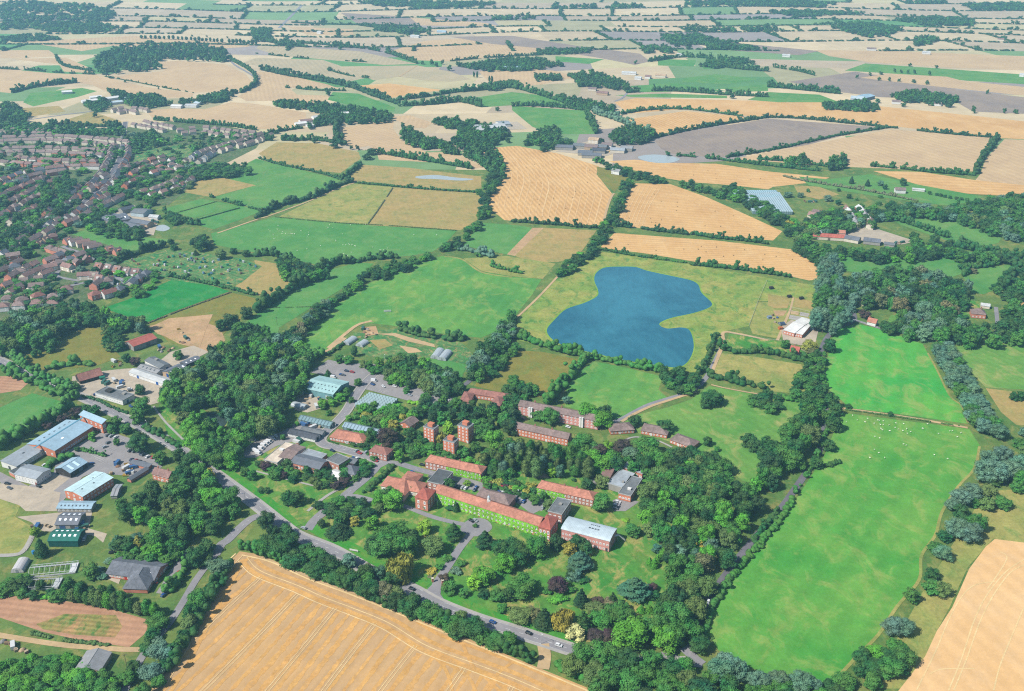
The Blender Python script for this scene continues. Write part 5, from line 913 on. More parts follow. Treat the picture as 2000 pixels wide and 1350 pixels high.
# ---------------------------------------------------------------- rows and single trees
tree_row('E 520,640 700,680 900,720 1100,760 1260,790', 'the row between ploughed field and school', 5.2, 12, 3.1, ['mid', 'mid', 'olive', 'bright'], 'poplar_tree', .1); tree_row('E 560,600 800,640 1000,680', 'the second row behind the ploughed field', 7, 11, 3.4, ['mid', 'dark'], 'poplar_tree')
tree_row('1828,690 1843,715 1856,740 1868,768 1890,800 1900,825 1920,850', 'the row beside the upper bright meadow', 9.5, 13, 7.2, ['grey', 'grey', 'mid'], 'willow_tree', .12); tree_row('1850,690 1870,720 1885,750 1905,790 1930,830 1950,860', 'the outer row beside the upper bright meadow', 11, 12, 6.5, ['grey', 'grey', 'mid'], 'willow_tree', .12)
trees('D 1650,1100,15,8,grey 1750,1120,17,9,grey 1860,1100,16,8.5,grey 1700,1010,15,7.5,grey 1800,980,15,7.5,grey 1930,1050,15,7.5,grey 1960,1170,14,7,mid', 'the great pale clump above the long meadow', 'willow_tree')
trees('D 1480,1300,13,7,grey 1560,1250,12,7,grey 1420,1335,9,5,grey H 1450,150,13,7,grey 1560,180,13,7.5,grey 1610,110,13,6.5,mid 1350,330,10,6,grey', 'the belt below the great willow clump', 'willow_tree')
trees('H 960,900,11,6.2,grey 1060,910,10,5.5,grey', 'the corner of the long meadow', 'willow_tree'); trees('G 1600,1270,14,7.5,grey 1720,1260,13,7,grey 1640,1200,12,6,grey 1900,1345,12,7,grey H 60,1335,11,7,grey 250,1345,11,7,grey 330,1345,9,5,grey', 'the near end of the long meadow', 'willow_tree'); trees('H 1270,590,9,6,mid 1340,600,9,6,olive 1110,650,9,5.5,mid 1260,480,8,5,dark 800,1220,8,6,dark 1000,1200,8,5.5,dark', 'the margin of the pale sandy stubble')
trees('E 1240,1080,10,6.5,grey 330,300,14,4,dark,cypress_tree 280,145,7,3.5,lime 920,225,10,6,blue,conifer_tree 1075,225,10,4.5,gold,conifer_tree 1000,230,8,4,dark 1240,310,10,5,bright 1355,320,11,4.5,dark 710,470,9,6,mid', 'the sheds and school gardens')
trees('A 1540,420,14,5.5,lime 1710,300,14,7,olive', 'the wood round the pond, paler than the rest'); trees('A 1050,215,8,5.5,purple 985,190,9,4.5,dark 1390,160,8,5,mid 1090,440,9,5,dark 1110,590,14,7.5,mid 1080,660,12,6.5,mid 1090,880,15,8.5,dark 270,155,8,3.2,mid,poplar_tree 400,110,10,5,mid 315,135,5,2,mid,poplar_tree 215,165,4,2,mid 1250,970,10,5.5,mid 1400,960,11,6,dark 1480,1030,14,7,dark 1625,1110,10,6,gold 1550,870,9,5,mid 900,690,9,6,mid 980,740,9,5.5,mid 870,740,8,4.5,mid 680,590,9,5,dark 740,600,9,5.5,dark 590,610,8,5,purple 500,660,8,5,purple 380,710,7,4.5,purple 600,410,7,4,mid 570,390,7,5,olive 1380,500,10,5,purple 600,880,4,2.5,dark 910,830,6,3,mid 715,790,7,3.2,bright', 'the brick hall and workshop yards')
trees('A 1500,800,14,7,bright 1590,960,16,6.5,bright,poplar_tree 1790,960,13,6,mid 1690,1010,10,4.5,mid 1900,1070,7,4,mid 1960,1100,8,4,mid 1785,1030,5,2.5,dark', 'the roadside lawn by the minibus yard')
trees('B 240,1290,10,5,dark 330,1290,11,5.5,dark 290,1300,9,4.5,dark 40,1200,4,3,dark 80,1200,4,3,dark 210,790,5,2.5,mid 320,680,4,2,bright 265,695,4,2.5,mid', 'the campus lawn by the crossing path'); trees('B 1020,830,14,8,purple 900,810,12,6,dark 1110,960,10,4,bright 1100,890,9,5,mid 1210,780,9,5,dark 1110,800,8,4,olive 1430,820,10,4.5,gold 1430,900,9,4,mid 1490,740,10,5,lime 1230,690,5,3,mid', 'the gardens below the brick towers'); trees('B 560,300,8,3.5,dark,conifer_tree 790,370,7,4,mid 1050,360,7,4.5,mid 1170,430,5,3.5,mid 1310,490,7,5.5,mid 1575,390,6,3.5,mid 1390,420,10,6,grey 1440,400,9,5,dark 1100,300,6,3.5,olive 765,145,11,3,dark,poplar_tree 650,190,8,5,mid 720,200,8,5.5,mid 840,230,7,4.5,olive 1160,290,10,6,mid 1280,310,9,6,olive 1490,300,9,6,dark 1090,200,8,5,olive 1040,190,7,4,dark', 'the large car park'); trees('B 890,590,9,5,mid 850,670,7,5,mid 920,560,8,4,bright 1040,575,6,2.5,blue,conifer_tree 800,560,5,3,bright 740,500,5,3,mid 720,640,5,3,bright 570,600,5,3,mid 640,790,2,1.5,mid,shrub 820,760,5,3,bright', 'the glasshouse gardens'); trees('B 1490,1170,9,5,dark 1410,1320,6,1.4,dark,cypress_tree 1550,1345,9,2.0,dark,cypress_tree 1310,1330,4,2.5,mid 1640,1150,5,3,lime 1210,1200,6,3.5,dark 960,1345,7,4,olive 1060,1330,14,8,bright 960,1310,12,6,bright 1040,1280,12,6.5,mid', 'the ivy building and its courtyard'); trees('B 1800,930,8,5,mid 1700,880,8,5,mid 1600,920,9,6,mid 1850,850,15,8,bright 1760,790,12,6.5,mid 1930,690,11,6,mid 1960,880,12,6,mid 1700,700,8,4,mid 1900,1090,6,5,mid 1830,1070,6,5,dark 1970,1080,7,4,mid', 'the garden between towers and birches')
trees('C 590,650,15,9.5,bright 700,700,14,8.5,bright 540,880,14,9,mid 290,660,12,8,mid 200,640,9,5.5,mid 850,900,12,7.5,purple 760,1000,11,7.5,bright 740,880,9,5,lime 660,920,10,5.5,grey 910,960,12,7,grey 1040,900,14,10,mid 1090,1010,11,7,olive 1150,1000,11,7,mid 1420,1000,14,9,dark 1270,970,11,8,dark 1630,1050,11,8,mid 310,1075,8,4.8,lime 580,1170,8,5,dark 700,1160,9,6.5,olive 690,1330,12,7.5,mid 1060,1270,14,9,olive 1150,1110,12,8,olive 240,1250,6,3,mid 180,1290,7,4,mid 285,1330,8,4,olive 720,630,13,6.5,dark 940,680,9,6.5,dark 1180,720,9,8,dark 1530,520,12,10,dark 1515,835,8,4,dark 1590,880,4,2.5,mid 1500,540,10,6,dark 1600,510,9,6,dark 420,510,7,4,grey 480,1110,3,2,dark,shrub', 'the eastern campus')
trees('D 480,540,12,7.5,dark 510,720,13,7,dark 530,600,10,6,dark 470,870,9,5.5,dark 370,1010,9,5.5,dark 620,545,4,3,dark 945,605,4,2.6,dark 440,210,7,4,dark 470,110,14,7,dark 1960,480,8,5.5,dark 1900,480,7,4,dark 130,80,9,5,mid 320,90,9,8,gold 340,130,6,5,brown 1980,760,8,5,grey', 'the meadows and the narrow lane')
trees('F 1535,170,13,6.5,dark,cedar_tree 1775,230,13,6.5,deep,cedar_tree 1315,115,9,5.5,lime 1370,270,11,8,olive 985,300,13,8,mid 1080,290,14,8.5,mid 900,260,10,6,dark 1170,290,13,7.5,mid 1000,200,12,8,mid 1110,170,12,8,mid 1200,200,9,6,dark 640,135,10,8.5,deep,conifer_tree 765,62,7,3.8,gold 910,90,10,5.5,bright 510,75,6,3,deep 1700,540,8,6,lime 1760,500,10,7.5,bright 1820,480,6,4,brown 1510,575,7,5.5,mid 1610,610,5,3.5,mid 1765,615,5,4,deep 1880,640,7,5.5,mid 1960,640,8,5,dark 1910,735,5,4,mid 1930,415,11,7,bright 1890,310,12,7,dark 1970,290,11,7,dark 1360,425,3,4.5,gold,shrub 1425,400,4,3.5,mid,shrub 1480,335,4.5,4,mid,shrub 1590,370,3.5,4,mid,shrub 1550,430,4,4.5,grey,shrub 1460,500,5,3.5,purple 1700,80,4,2,mid,shrub 1350,470,2,2,brown,shrub 660,60,10,6,dark', 'the front lawns'); trees('F 1125,465,14,9,gold,weeping_willow', 'the front lawn beside the main road')
trees('F 1090,640,8,6,olive 850,620,11,7.5,dark 1000,620,9,6,brown 1180,740,11,7.5,dark 1340,790,9,8,mid 1500,860,7,5.5,dark 1680,930,11,8.5,dark 1590,800,6,4.5,olive 1840,1000,7,7,mid 1950,1000,8,7,mid 100,260,10,7.5,dark 200,300,10,8,dark 300,390,11,8,dark 400,300,9,6,dark 550,440,12,9,dark 450,460,9,6.5,dark 700,540,11,8,dark 720,380,9,5.5,grey 960,470,9,5,blue 1080,520,10,6,dark 90,90,13,6.5,deep 230,150,8,6,dark 860,440,7,5,brown', 'the roadside belt')
trees('G 185,300,14,8,mid 50,340,11,8.5,dark 335,240,10,5.5,deep 445,290,9,5,gold 525,395,13,9,blue,cedar_tree 455,475,7,3.6,deep 350,575,9,6.5,purple 490,490,7,5,grey 85,595,11,9,mid 250,845,15,6.5,deep,conifer_tree 400,850,11,7.5,gold,weeping_willow 535,680,14,5,deep,conifer_tree 550,870,16,5.5,dark,conifer_tree 490,925,7,6.5,cream 650,960,7,5.5,purple 750,965,7,5.5,purple 780,690,12,4,deep,conifer_tree 945,620,15,10.5,blue,cedar_tree 1085,570,5,3.5,purple 1065,365,6,1.9,bright,cypress_tree 1100,390,7.5,2.4,bright,cypress_tree 1125,350,6.5,1.8,bright,cypress_tree 1235,700,18,6.5,dark,cypress_tree 1180,700,13,4.5,dark,cypress_tree 900,1000,16,11,bright 1190,1000,14,10,bright 1260,830,13,10,mid 1420,780,13,7.5,olive 1340,640,13,8,olive 1500,600,12,7,olive 1480,420,14,8,brown 1650,380,13,8,dark 1660,220,12,8,olive 1120,280,7,4,blue 1190,310,9,4.5,bright,cypress_tree 1270,350,12,7,grey 1400,300,10,5.5,mid,cypress_tree 1440,380,12,6,blue 1440,220,8,6,gold 1280,110,15,3.6,bright,cypress_tree 1340,110,13,3.6,mid,cypress_tree 1440,160,13,8,olive 1070,130,9,6,olive 930,140,8,6,mid 500,240,10,6,dark 570,290,9,5,dark 1000,735,6,2.8,bright,conifer_tree 1065,735,6,2.8,bright,conifer_tree 660,680,5,4,purple 640,760,8,7,olive 760,800,8,7,mid 850,800,9,7,mid 690,850,9,7,mid 60,800,7,7.5,olive 150,780,6,6,brown 380,640,4,4.5,bright,shrub 320,660,3.5,4,bright,shrub 270,590,4,3.5,mid,shrub 460,575,4,3.5,mid,shrub 570,410,4,4,purple,shrub 550,500,4,4.5,dark,shrub 1080,620,5,5,dark,shrub 880,30,2,3,lime,shrub 1370,940,12,8,mid 1450,1040,9,6,dark 1050,920,10,7,mid 760,700,6,5,brown 840,740,7,6,mid', 'the arboretum lawns')
trees('I 1540,560,11,9,deep 1720,660,12,6.5,olive,poplar_tree 1810,620,8,5,dark 1910,640,8,6,dark 1520,630,8,3.5,deep,conifer_tree 1330,550,8,5,dark 1350,590,7,5,dark 1790,1190,15,9,deep 1920,1120,12,7,deep 1720,1210,11,6,dark 410,1345,10,6.5,mid 1090,290,10,6,dark 1150,290,9,6,bright 270,640,7,4,lime 1030,100,8,6,dark 520,190,12,8,deep 1390,150,7,4,dark', 'the estate and allotments')
trees('L 645,75,12,3.2,deep,cypress_tree 770,95,11,3.4,deep,cypress_tree 1040,90,12,5.5,dark 905,120,8,4,dark 870,90,8,5,grey 625,190,7,4,dark 545,135,5,3,dark 860,240,5,4.5,mid 870,185,4,4,mid 685,205,4,2.5,mid 150,180,8,7,grey 250,180,7,5,grey 460,210,9,6,grey 540,240,8,4.5,dark 310,140,5,3,mid 960,300,11,8,deep 1040,290,10,7,grey 1130,510,10,7,dark 1500,560,12,6,dark 1290,540,12,7,dark 1400,570,10,5.5,dark 160,410,9,7,gold 1000,820,16,9,mid 745,1120,9,5.5,purple 1590,770,6,4.5,brown 1520,740,8,7,dark 1860,690,12,11,dark 1040,1130,11,7,mid 920,1220,10,9,dark 1470,250,12,2.2,mid,poplar_tree 1540,250,12,2.2,mid,poplar_tree 1600,250,12,2.4,dark,poplar_tree 1760,260,13,9,deep', 'the far gardens east of the reservoir')
trees('Q 1590,880,16,5.5,dark 1830,880,11,4,dark 1920,880,9,6,dark 1700,730,10,3.5,dark 690,608,9,4,dark 790,590,9,4,dark 860,625,9,4,dark 940,630,10,4,dark 1015,635,8,4,dark 1130,645,9,6,dark 1230,655,9,5,dark 980,562,10,4,dark 1030,568,9,4,dark 1083,572,10,4,dark 1135,572,10,4,dark 1250,585,11,4,dark 1100,515,8,5,dark 1305,530,8,5,dark 875,580,8,6,dark 445,840,12,6,dark 625,825,10,6,dark 780,860,13,8,deep 850,800,10,6,dark 1050,830,9,6,dark 1400,830,11,10,deep 1200,780,11,12,deep', 'the wide far stubble')
trees('N 300,830,13,7,deep 175,820,13,6,deep 560,745,14,6,dark 570,550,9,8,dark 795,365,11,6,dark 730,372,10,6,dark 655,385,11,8,dark 1030,385,11,5,dark 1290,500,10,5,dark 1360,505,14,6,dark 1400,520,13,5,dark 1445,500,12,5,dark 1500,550,14,7,dark 1810,640,15,2.6,dark,poplar_tree 1830,645,16,2.6,dark,poplar_tree 1690,600,13,2.4,dark,poplar_tree 1715,605,15,2.4,dark,poplar_tree 1870,860,9,5,dark 1140,985,9,5,dark 455,1110,10,6,deep 300,1095,8,6,deep 155,1040,8,5,dark 620,1030,14,6,deep 620,1110,13,8,deep 610,1150,12,9,deep 740,1160,8,4,deep 790,1165,9,4,deep 900,1200,12,11,deep 860,1240,11,9,deep 1955,1110,9,5,deep', 'the far fields round the green wedge')
trees('O 1710,765,10,6,deep 130,1085,10,5,deep 210,1085,12,6,deep 245,1080,12,6,deep 700,1110,9,5,deep 830,1130,13,7,deep 900,1120,14,8,deep 980,1120,14,8,deep 1050,1110,13,7,deep 610,980,9,4,dark 580,930,8,4,dark 300,1130,9,8,grey 420,1100,8,8,grey 820,900,11,6,grey 990,860,10,4,dark 1300,850,8,4,dark 1150,860,8,5,dark 1210,1210,8,5,dark 1290,1215,8,4,dark 160,830,8,4,deep 230,830,8,5,deep 300,835,7,4,deep 1500,980,8,4,grey', 'the fields round the far farm')
trees('M 1490,285,6,3.5,dark 1605,290,6,3.5,dark 1765,300,7,3,dark 970,640,6,3.5,dark 1230,695,6,2,dark 695,565,7,3,dark 205,450,7,3,dark 860,610,7,4,deep 740,910,11,6,deep 1265,1110,11,4,deep 1140,1110,12,4,deep 1200,1110,12,4,deep 1305,1115,12,4.5,deep 1070,1175,5,2,dark 1225,1180,5,2,dark 1340,1185,6,4,dark 985,1110,15,8,deep', 'the fields north of the village')
tree_row('M 1100,300 1300,305 1500,315 1740,332', 'the avenue on the long stubble', 13, 11, 4.2, ['dark'], 'poplar_tree', .1); tree_row('M 1780,335 1985,345 2000,345', 'the second stretch of the avenue', 12, 12, 5, ['dark'], 'poplar_tree', .1)
tree_row('L 1260,160 1400,185 1560,215', 'the orchard row east of the white house', 7, 4.5, 3, ['dark'], 'broadleaf_tree', .2)
# ---------------------------------------------------------------- buildings
K = dict(brick=(214, 142, 118), orange=(222, 140, 108), pink=(224, 160, 148), darkbrick=(188, 134, 116), white=(240, 238, 232), cream=(230, 218, 196), black=(66, 62, 60), teal=(120, 168, 172), green=(20, 92, 84), greywall=(168, 164, 156), tan=(200, 172, 140),
         red=(192, 108, 92), terra=(194, 132, 110), rust=(164, 114, 102), brown=(146, 126, 120), slate=(118, 122, 130), darkslate=(86, 90, 98), pale=(200, 216, 222), sky=(168, 198, 214), tealroof=(170, 208, 206), felt=(124, 128, 130), darkfelt=(98, 102, 104), lightfelt=(170, 178, 184), grey=(160, 160, 160), ltgrey=(206, 208, 206), greenroof=(14, 112, 96), creamfelt=(224, 208, 186), glass=(128, 156, 160), redbrown=(154, 122, 114))
KC = lambda k, m=1.0: C(*K[k], k=m) if isinstance(k, str) else k
def unit_window():
    m = MB(); m.box(-.5, .5, -.05, .02, -.5, .5, 0); return m.mesh('window_frame', [TRIM])
def unit_pane():
    m = MB()
    for a, b in ((-.36, -.05), (.05, .36)):
        for c, d in ((-.36, -.03), (.03, .36)): m.box(a, b, -.075, -.051, c, d)
    return m.mesh('window_pane', [PANE])
def unit_door():
    m = MB(); m.box(-.5, .5, -.08, .02, 0, 1, 0); return m.mesh('door', [TRIM])
WIN, WPANE, DOOR = unit_window(), unit_pane(), unit_door()
def win(parent, x, y, z, w, h, rot, color=(.62, .62, .6, 1), pane=True):
    o = link('window', WIN, parent, (x, y, z), rot, (w, 1, h), color)
    if pane: link('pane', WPANE, o)
    return o
def wall_mesh(L, W, h, rise, roof, mat):
    m = MB(); a, b = L / 2, W / 2
    if roof == 'gable': m.prism([(-b, 0), (b, 0), (b, h), (0, h + rise - .12), (-b, h)], -a, a)
    elif roof == 'mono': m.prism([(-b, 0), (b, 0), (b, h + rise - .12), (-b, h)], -a, a)
    elif roof == 'barrel': m.prism([(-b, 0), (b, 0)] + [(b * math.cos(t), h - .1 + rise * math.sin(t)) for t in [math.pi * k / 10 for k in range(11)]], -a, a)
    else: m.box(-a, a, -b, b, 0, h)
    return m.mesh('wall', [mat])
def roof_mesh(L, W, h, rise, roof, mat, ov=.45, spans=1):
    m = MB(); a, b = L / 2 + (ov if roof != 'flat' else .12), W / 2; t = .22
    if roof == 'gable':
        s = rise / b; lo = h - ov * s
        m.prism([(-b - ov, lo - .02), (0, h + rise - .02), (b + ov, lo - .02), (b + ov, lo + t), (0, h + rise + t), (-b - ov, lo + t)], -a, a)
    elif roof == 'mono':
        s = rise / W; m.prism([(-b - ov, h - ov * s), (b + ov, h + rise + ov * s), (b + ov, h + rise + ov * s + t), (-b - ov, h - ov * s + t)], -a, a)
    elif roof == 'flat':
        m.box(-a, a, -b - .12, b + .12, h + .004, h + .16)
    elif roof == 'barrel':
        B = b + .2; arc = [(B * math.cos(q), h + rise * math.sin(q)) for q in [math.pi * k / 12 for k in range(13)]]
        m.prism([(y, z + t) for y, z in arc] + [(y * .99, z) for y, z in arc[::-1]], -a, a)
    elif roof == 'hip':
        B = b + ov; A = a; r = max(A - B, .05); z0 = h + .01; z1 = z0 + .2; zt = z1 + rise
        if A < B: r = .05
        m.add([(-A, -B, z0), (A, -B, z0), (A, B, z0), (-A, B, z0), (-A, -B, z1), (A, -B, z1), (A, B, z1), (-A, B, z1), (-r, 0, zt), (r, 0, zt)],
              [(3, 2, 1, 0), (0, 1, 5, 4), (1, 2, 6, 5), (2, 3, 7, 6), (3, 0, 4, 7), (4, 5, 9, 8), (5, 6, 9), (6, 7, 8, 9), (7, 4, 8)])
    elif roof == 'multi':
        w = 2 * b / spans
        prof = [(-b, h)]
        for k in range(spans): prof += [(-b + w * (k + .5), h + rise), (-b + w * (k + 1), h + (.02 if k < spans - 1 else 0))]
        m.prism(prof + [(b, h - .05), (-b, h - .05)], -a, a)
    return m.mesh('roof', [mat])
def frame_of(A, B, depth, h):
    """corner points along the near eave and the depth behind it -> centre, heading, length"""
    u = (B - A); L = u.length; u = u / L; n = Vector((-u.y, u.x, 0))
    if isinstance(depth, Vector): depth = (depth - B).dot(n)
    cen = (A + B) / 2 + n * depth / 2; rot = math.atan2(u.y, u.x)
    if depth < 0: rot += math.pi; depth = -depth
    return Vector((cen.x, cen.y, 0)), rot, L, depth
NB = [0]
def building(name, label, s, depth, h, roof, rise, wall, rcol, wmat=None, rmat=None, wins=(), chim=(), doors=(), lights=(), spans=1, cat='building', ivy=None, plant=(), ov=.45, group=None, base=0.0, wcol=(.78, .78, .76, 1), flip=False):
    """s: two near eave corners (and a third for the depth) as surveyed; wins: (side, rows, columns, first sill, storey, width, height)"""
    g = G(s, h); A, B = g[0], g[1]
    cen, rot, L, W = frame_of(A, B, g[2] if len(g) > 2 else depth, h)
    NB[0] += 1; cen.z = .35 if base == 0 else base
    o = thing(name, label, cat, cen, rot, group)
    wm = wmat or (BRICK if wall in ('brick', 'orange', 'pink', 'darkbrick') else WALL)
    rm = rmat or {'flat': DECK, 'barrel': METAL, 'mono': METAL, 'multi': GLASS}.get(roof, TILE_M)
    link('wall', wall_mesh(L, W, h, rise, roof, wm), o, None, 0, None, KC(wall) if isinstance(wall, str) else wall)
    r = link('roof', roof_mesh(L, W, h, rise, roof, rm, ov, spans), o, None, 0, None, KC(rcol) if isinstance(rcol, str) else rcol)
    if roof == 'flat':
        m = MB(); a, b = L / 2 + .16, W / 2 + .16
        m.box(-a, a, -b, -b + .3, h - .2, h + .5).box(-a, a, b - .3, b, h - .2, h + .5).box(-a, -a + .3, -b + .3, b - .3, h - .2, h + .5).box(a - .3, a, -b + .3, b - .3, h - .2, h + .5)
        link('parapet', m.mesh('parapet', [TRIM]), o, None, 0, None, KC('ltgrey', .8))
    elif roof in ('gable', 'hip') and rise > 1.2:
        m = MB(); r0 = L / 2 + ov if roof == 'gable' else max(L / 2 - W / 2, .1); zt = h + rise + (.22 if roof == 'gable' else .21)
        m.tube((-r0, 0, zt - .02), (r0, 0, zt - .02), .17, .17, 6); link('ridge', m.mesh('ridge', [TILE_M]), r, None, 0, None, tuple(.8 * v for v in KC(rcol)[:3]) + (1,))
    for side, rows, cols, z0, dz, w, hh in wins:
        for i in range(rows):
            for j in range(cols):
                k = (j + .5) / cols - .5; z = z0 + i * dz + hh / 2
                if side == 'f': win(o, k * L, -W / 2, z, w, hh, 0, wcol)
                elif side == 'b': win(o, k * L, W / 2, z, w, hh, math.pi, wcol)
                elif side == 'r': win(o, L / 2, k * W, z, w, hh, math.pi / 2, wcol)
                else: win(o, -L / 2, k * W, z, w, hh, -math.pi / 2, wcol)
    for side, k, w, hh, c in doors:
        x, y, q = {'f': (k * L, -W / 2, 0), 'b': (k * L, W / 2, math.pi), 'r': (L / 2, k * W, math.pi / 2), 'l': (-L / 2, k * W, -math.pi / 2)}[side]
        link('door', DOOR, o, (x, y, 0), q, (w, 1, hh), C(*c))
    for kx, ky in chim:
        m = MB(); zb = h + rise * (1 - abs(ky) * 2) - .8; m.box(-.55, .55, -.4, .4, zb, h + rise + 1.3).box(-.65, .65, -.5, .5, h + rise + 1.3, h + rise + 1.5).tube((-.25, 0, h + rise + 1.5), (-.25, 0, h + rise + 1.95), .14, .12, 6).tube((.25, 0, h + rise + 1.5), (.25, 0, h + rise + 1.95), .14, .12, 6)
        link('chimney', m.mesh('chimney', [BRICK]), r, (kx * L, ky * W, 0), 0, None, KC('darkbrick', .9))
    for kx, ky, w, d, c in lights:       # rooflights / vents lying in the roof slope, ky -.5..0 near slope, 0...5 far slope
        sl = math.atan2(rise, W / 2) if roof == 'gable' else math.atan2(rise, W) if roof == 'mono' else 0
        z = h + (rise * (1 - abs(ky) * 2) if roof == 'gable' else rise * (ky + .5) if roof == 'mono' else rise * math.sin(math.acos(min(1, abs(ky) * 2))) if roof == 'barrel' else 0) + .25
        if roof == 'barrel': sl = math.atan2(rise * abs(ky) * 2, W / 2 * math.sqrt(max(.05, 1 - 4 * ky * ky)))
        m = MB(); m.box(-w / 2, w / 2, -d / 2, d / 2, -.05, .12); q = link('skylight', m.mesh('skylight', [TRIM]), r, (kx * L, ky * W, z), 0, None, c)
        q.rotation_euler = (sl if ky < 0 or roof == 'mono' else -sl, 0, 0)
    for kx, ky, w, d, hh, c in plant:
        m = MB(); m.box(-w / 2, w / 2, -d / 2, d / 2, h + .17, h + hh).box(-w / 2 - .15, w / 2 + .15, -d / 2 - .15, d / 2 + .15, h + hh, h + hh + .2)
        link('plant_room', m.mesh('plant_room', [BRICK if c in ('brick', 'orange') else WALL]), r, (kx * L, ky * W, 0), 0, None, KC(c))
    if ivy:
        rs = np.random.RandomState(NB[0]); m = MB(); x0, x1, top = ivy[:3]; sides = ivy[3] if len(ivy) > 3 else 'f'
        for sd in sides:
            ln = L if sd in 'fb' else W
            for k in range(int((x1 - x0) * ln * top * 6)):
                u = (x0 + (x1 - x0) * rs.rand() - .5) * ln; z = top * rs.rand() ** .8; sz = rs.uniform(.3, .62)
                gap = False
                for side, rows, cols, z0, dz, w, hh in wins:
                    if side != sd: continue
                    cw = ln / cols; uu = (u + ln / 2) % cw - cw / 2; zz = (z - z0) % dz
                    if abs(uu) < w * .55 and 0 < zz < hh and z - z0 < rows * dz: gap = True
                if gap: continue
                t = rs.uniform(0, 3.14); q = rs.normal(0, .3, 2); c1, s1 = math.cos(t) * sz, math.sin(t) * sz
                off = .12 + rs.rand() * .2
                loc = [(c1, off + q[0] * sz * .5, s1), (-s1, off - q[1] * sz * .4, c1), (-c1, off - q[0] * sz * .5, -s1), (s1, off + q[1] * sz * .4, -c1)]
                vs = []
                for a_, o_, z_ in loc:
                    if sd == 'f': vs.append((u + a_, -W / 2 - o_, z + z_))
                    elif sd == 'r': vs.append((L / 2 + o_, u + a_, z + z_))
                    elif sd == 'l': vs.append((-L / 2 - o_, u + a_, z + z_))
                m.add(vs, [(0, 1, 2, 3)])
        link('ivy', m.mesh('ivy', [LEAF]), o, None, 0, None, C(112, 172, 54, k=2.1))
    return o
B = building
W_ = (.66, .66, .64, 1); DK = (.05, .06, .07, 1); SKY_L = (.75, .78, .8, 1)
# --- workshops above the main road
B('barn', 'long barn with bright red sheet roof beside a copse', 'I 1035,1340 1215,1275', 15, 5, 'gable', 2.6, 'greywall', 'red', rmat=METAL, doors=[('f', .1, 4, 3.6, (120, 110, 100)), ('l', 0, 4.5, 4, (110, 100, 92))])
B('barn', 'old barn with rust-brown tiled roof by the pale yard', 'A 620,338 797,288', 12, 3, 'gable', 4.2, 'black', 'rust', doors=[('f', 0, 3.5, 2.8, (60, 54, 50)), ('f', .3, 3, 2.6, (60, 54, 50))])
B('office_building', 'white flat-roofed block with a dark rooftop box beside the main road', 'A 738,428 950,492', 13, 4.2, 'flat', 0, 'white', 'felt', wins=[('f', 1, 12, 1.3, 3, 1.6, 1.3), ('r', 1, 3, 1.3, 3, 1.6, 1.3)], doors=[('r', -.1, 2.2, 2.8, (70, 120, 170))], plant=[(-.2, .05, 6, 5, 1.7, 'black'), (.25, .2, 3, 2, 1.2, 'greywall')])
B('workshop', 'long white workshop with blue doors and pale corrugated roof', 'A 1000,268 1312,372', 9, 3.4, 'gable', 1.5, 'white', 'ltgrey', rmat=METAL, wins=[('f', 1, 14, 1.2, 3, 1.5, 1.2), ('l', 1, 2, 1.2, 3, 1.4, 1.2)], doors=[('f', -.28, 2.6, 3, (30, 90, 170)), ('f', .2, 3, 3, (30, 90, 170)), ('f', .36, 1.6, 2.6, (30, 90, 170))])
B('workshop', 'short pale-roofed workshop behind the long white one', 'A 1068,232 1215,278', 8, 3.4, 'gable', 1.4, 'white', 'grey', rmat=METAL, wins=[('f', 1, 6, 1.2, 3, 1.4, 1.1)], lights=[(-.3 + .2 * k, -.25, 1.2, 2, DK) for k in range(4)])
B('office_building', 'white workshop office with grey low-pitched roof', 'A 1122,178 1240,238 1302,200', 0, 4.5, 'gable', 1.3, 'white', 'felt', rmat=METAL, wins=[('f', 1, 6, 1.6, 3, 1.6, 1.4), ('r', 1, 2, 1.6, 3, 1.6, 1.4)], doors=[('r', .2, 2.4, 3, (40, 96, 170))], plant=[(-.1, .1, 3, 2, 2.2, 'greywall')])
B('shed', 'grey barn with white skylights and a blue door', 'A 1335,290 1456,232 1398,198', 0, 4, 'gable', 1.8, 'tan', 'slate', rmat=METAL, lights=[(-.35 + .24 * k, -.25, 1.4, 2.4, SKY_L) for k in range(4)], doors=[('l', 0, 3, 3.4, (30, 90, 170)), ('f', .1, 4, 3, (120, 110, 100))])
B('shed', 'dark long shed in line with the skylit barn', 'A 1440,212 1556,162 1520,140', 0, 3, 'gable', 1.1, 'black', 'slate', rmat=METAL, lights=[(-.35 + .3 * k, -.25, 1, 1.6, SKY_L) for k in range(3)], doors=[('f', -.2, 4, 2.6, (70, 66, 62))])
B('shed', 'small white blue-trimmed lean-to at the wood edge', 'A 1400,300 1430,315', 4, 2.6, 'mono', .8, 'white', 'sky', doors=[('f', 0, 1.2, 2.1, (40, 120, 190))])
# --- the brick hall group
B('hall', 'long orange-brick hall with pale blue twin-slope roof', 'A 425,878 720,688', 27, 6.2, 'gable', 2.2, 'orange', 'sky', rmat=METAL, wins=[('f', 1, 16, 1.0, 3, 1.6, 1.6), ('l', 1, 4, 1.4, 3, 1.6, 2)], doors=[('f', -.47, 2.4, 3, (60, 60, 66))], lights=[(.42 - .13 * k, .26, 1.6, 1.2, DK) for k in range(7)] + [(0.03, .03, 54, 1.8, (.06, .16, .22, 1)), (-.12, -.25, 2, 1.4, SKY_L)])
B('hall', 'tall orange-brick entrance wing with a single blue sloping roof', 'A 618,598 790,668 845,662', 0, 9, 'mono', 1.4, 'orange', 'sky', wins=[('f', 2, 5, 1.2, 3.6, 1.6, 1.8), ('r', 2, 1, 1.2, 3.6, 2, 2.4)], doors=[('f', .35, 2.6, 3, (90, 90, 96))], ov=.7)
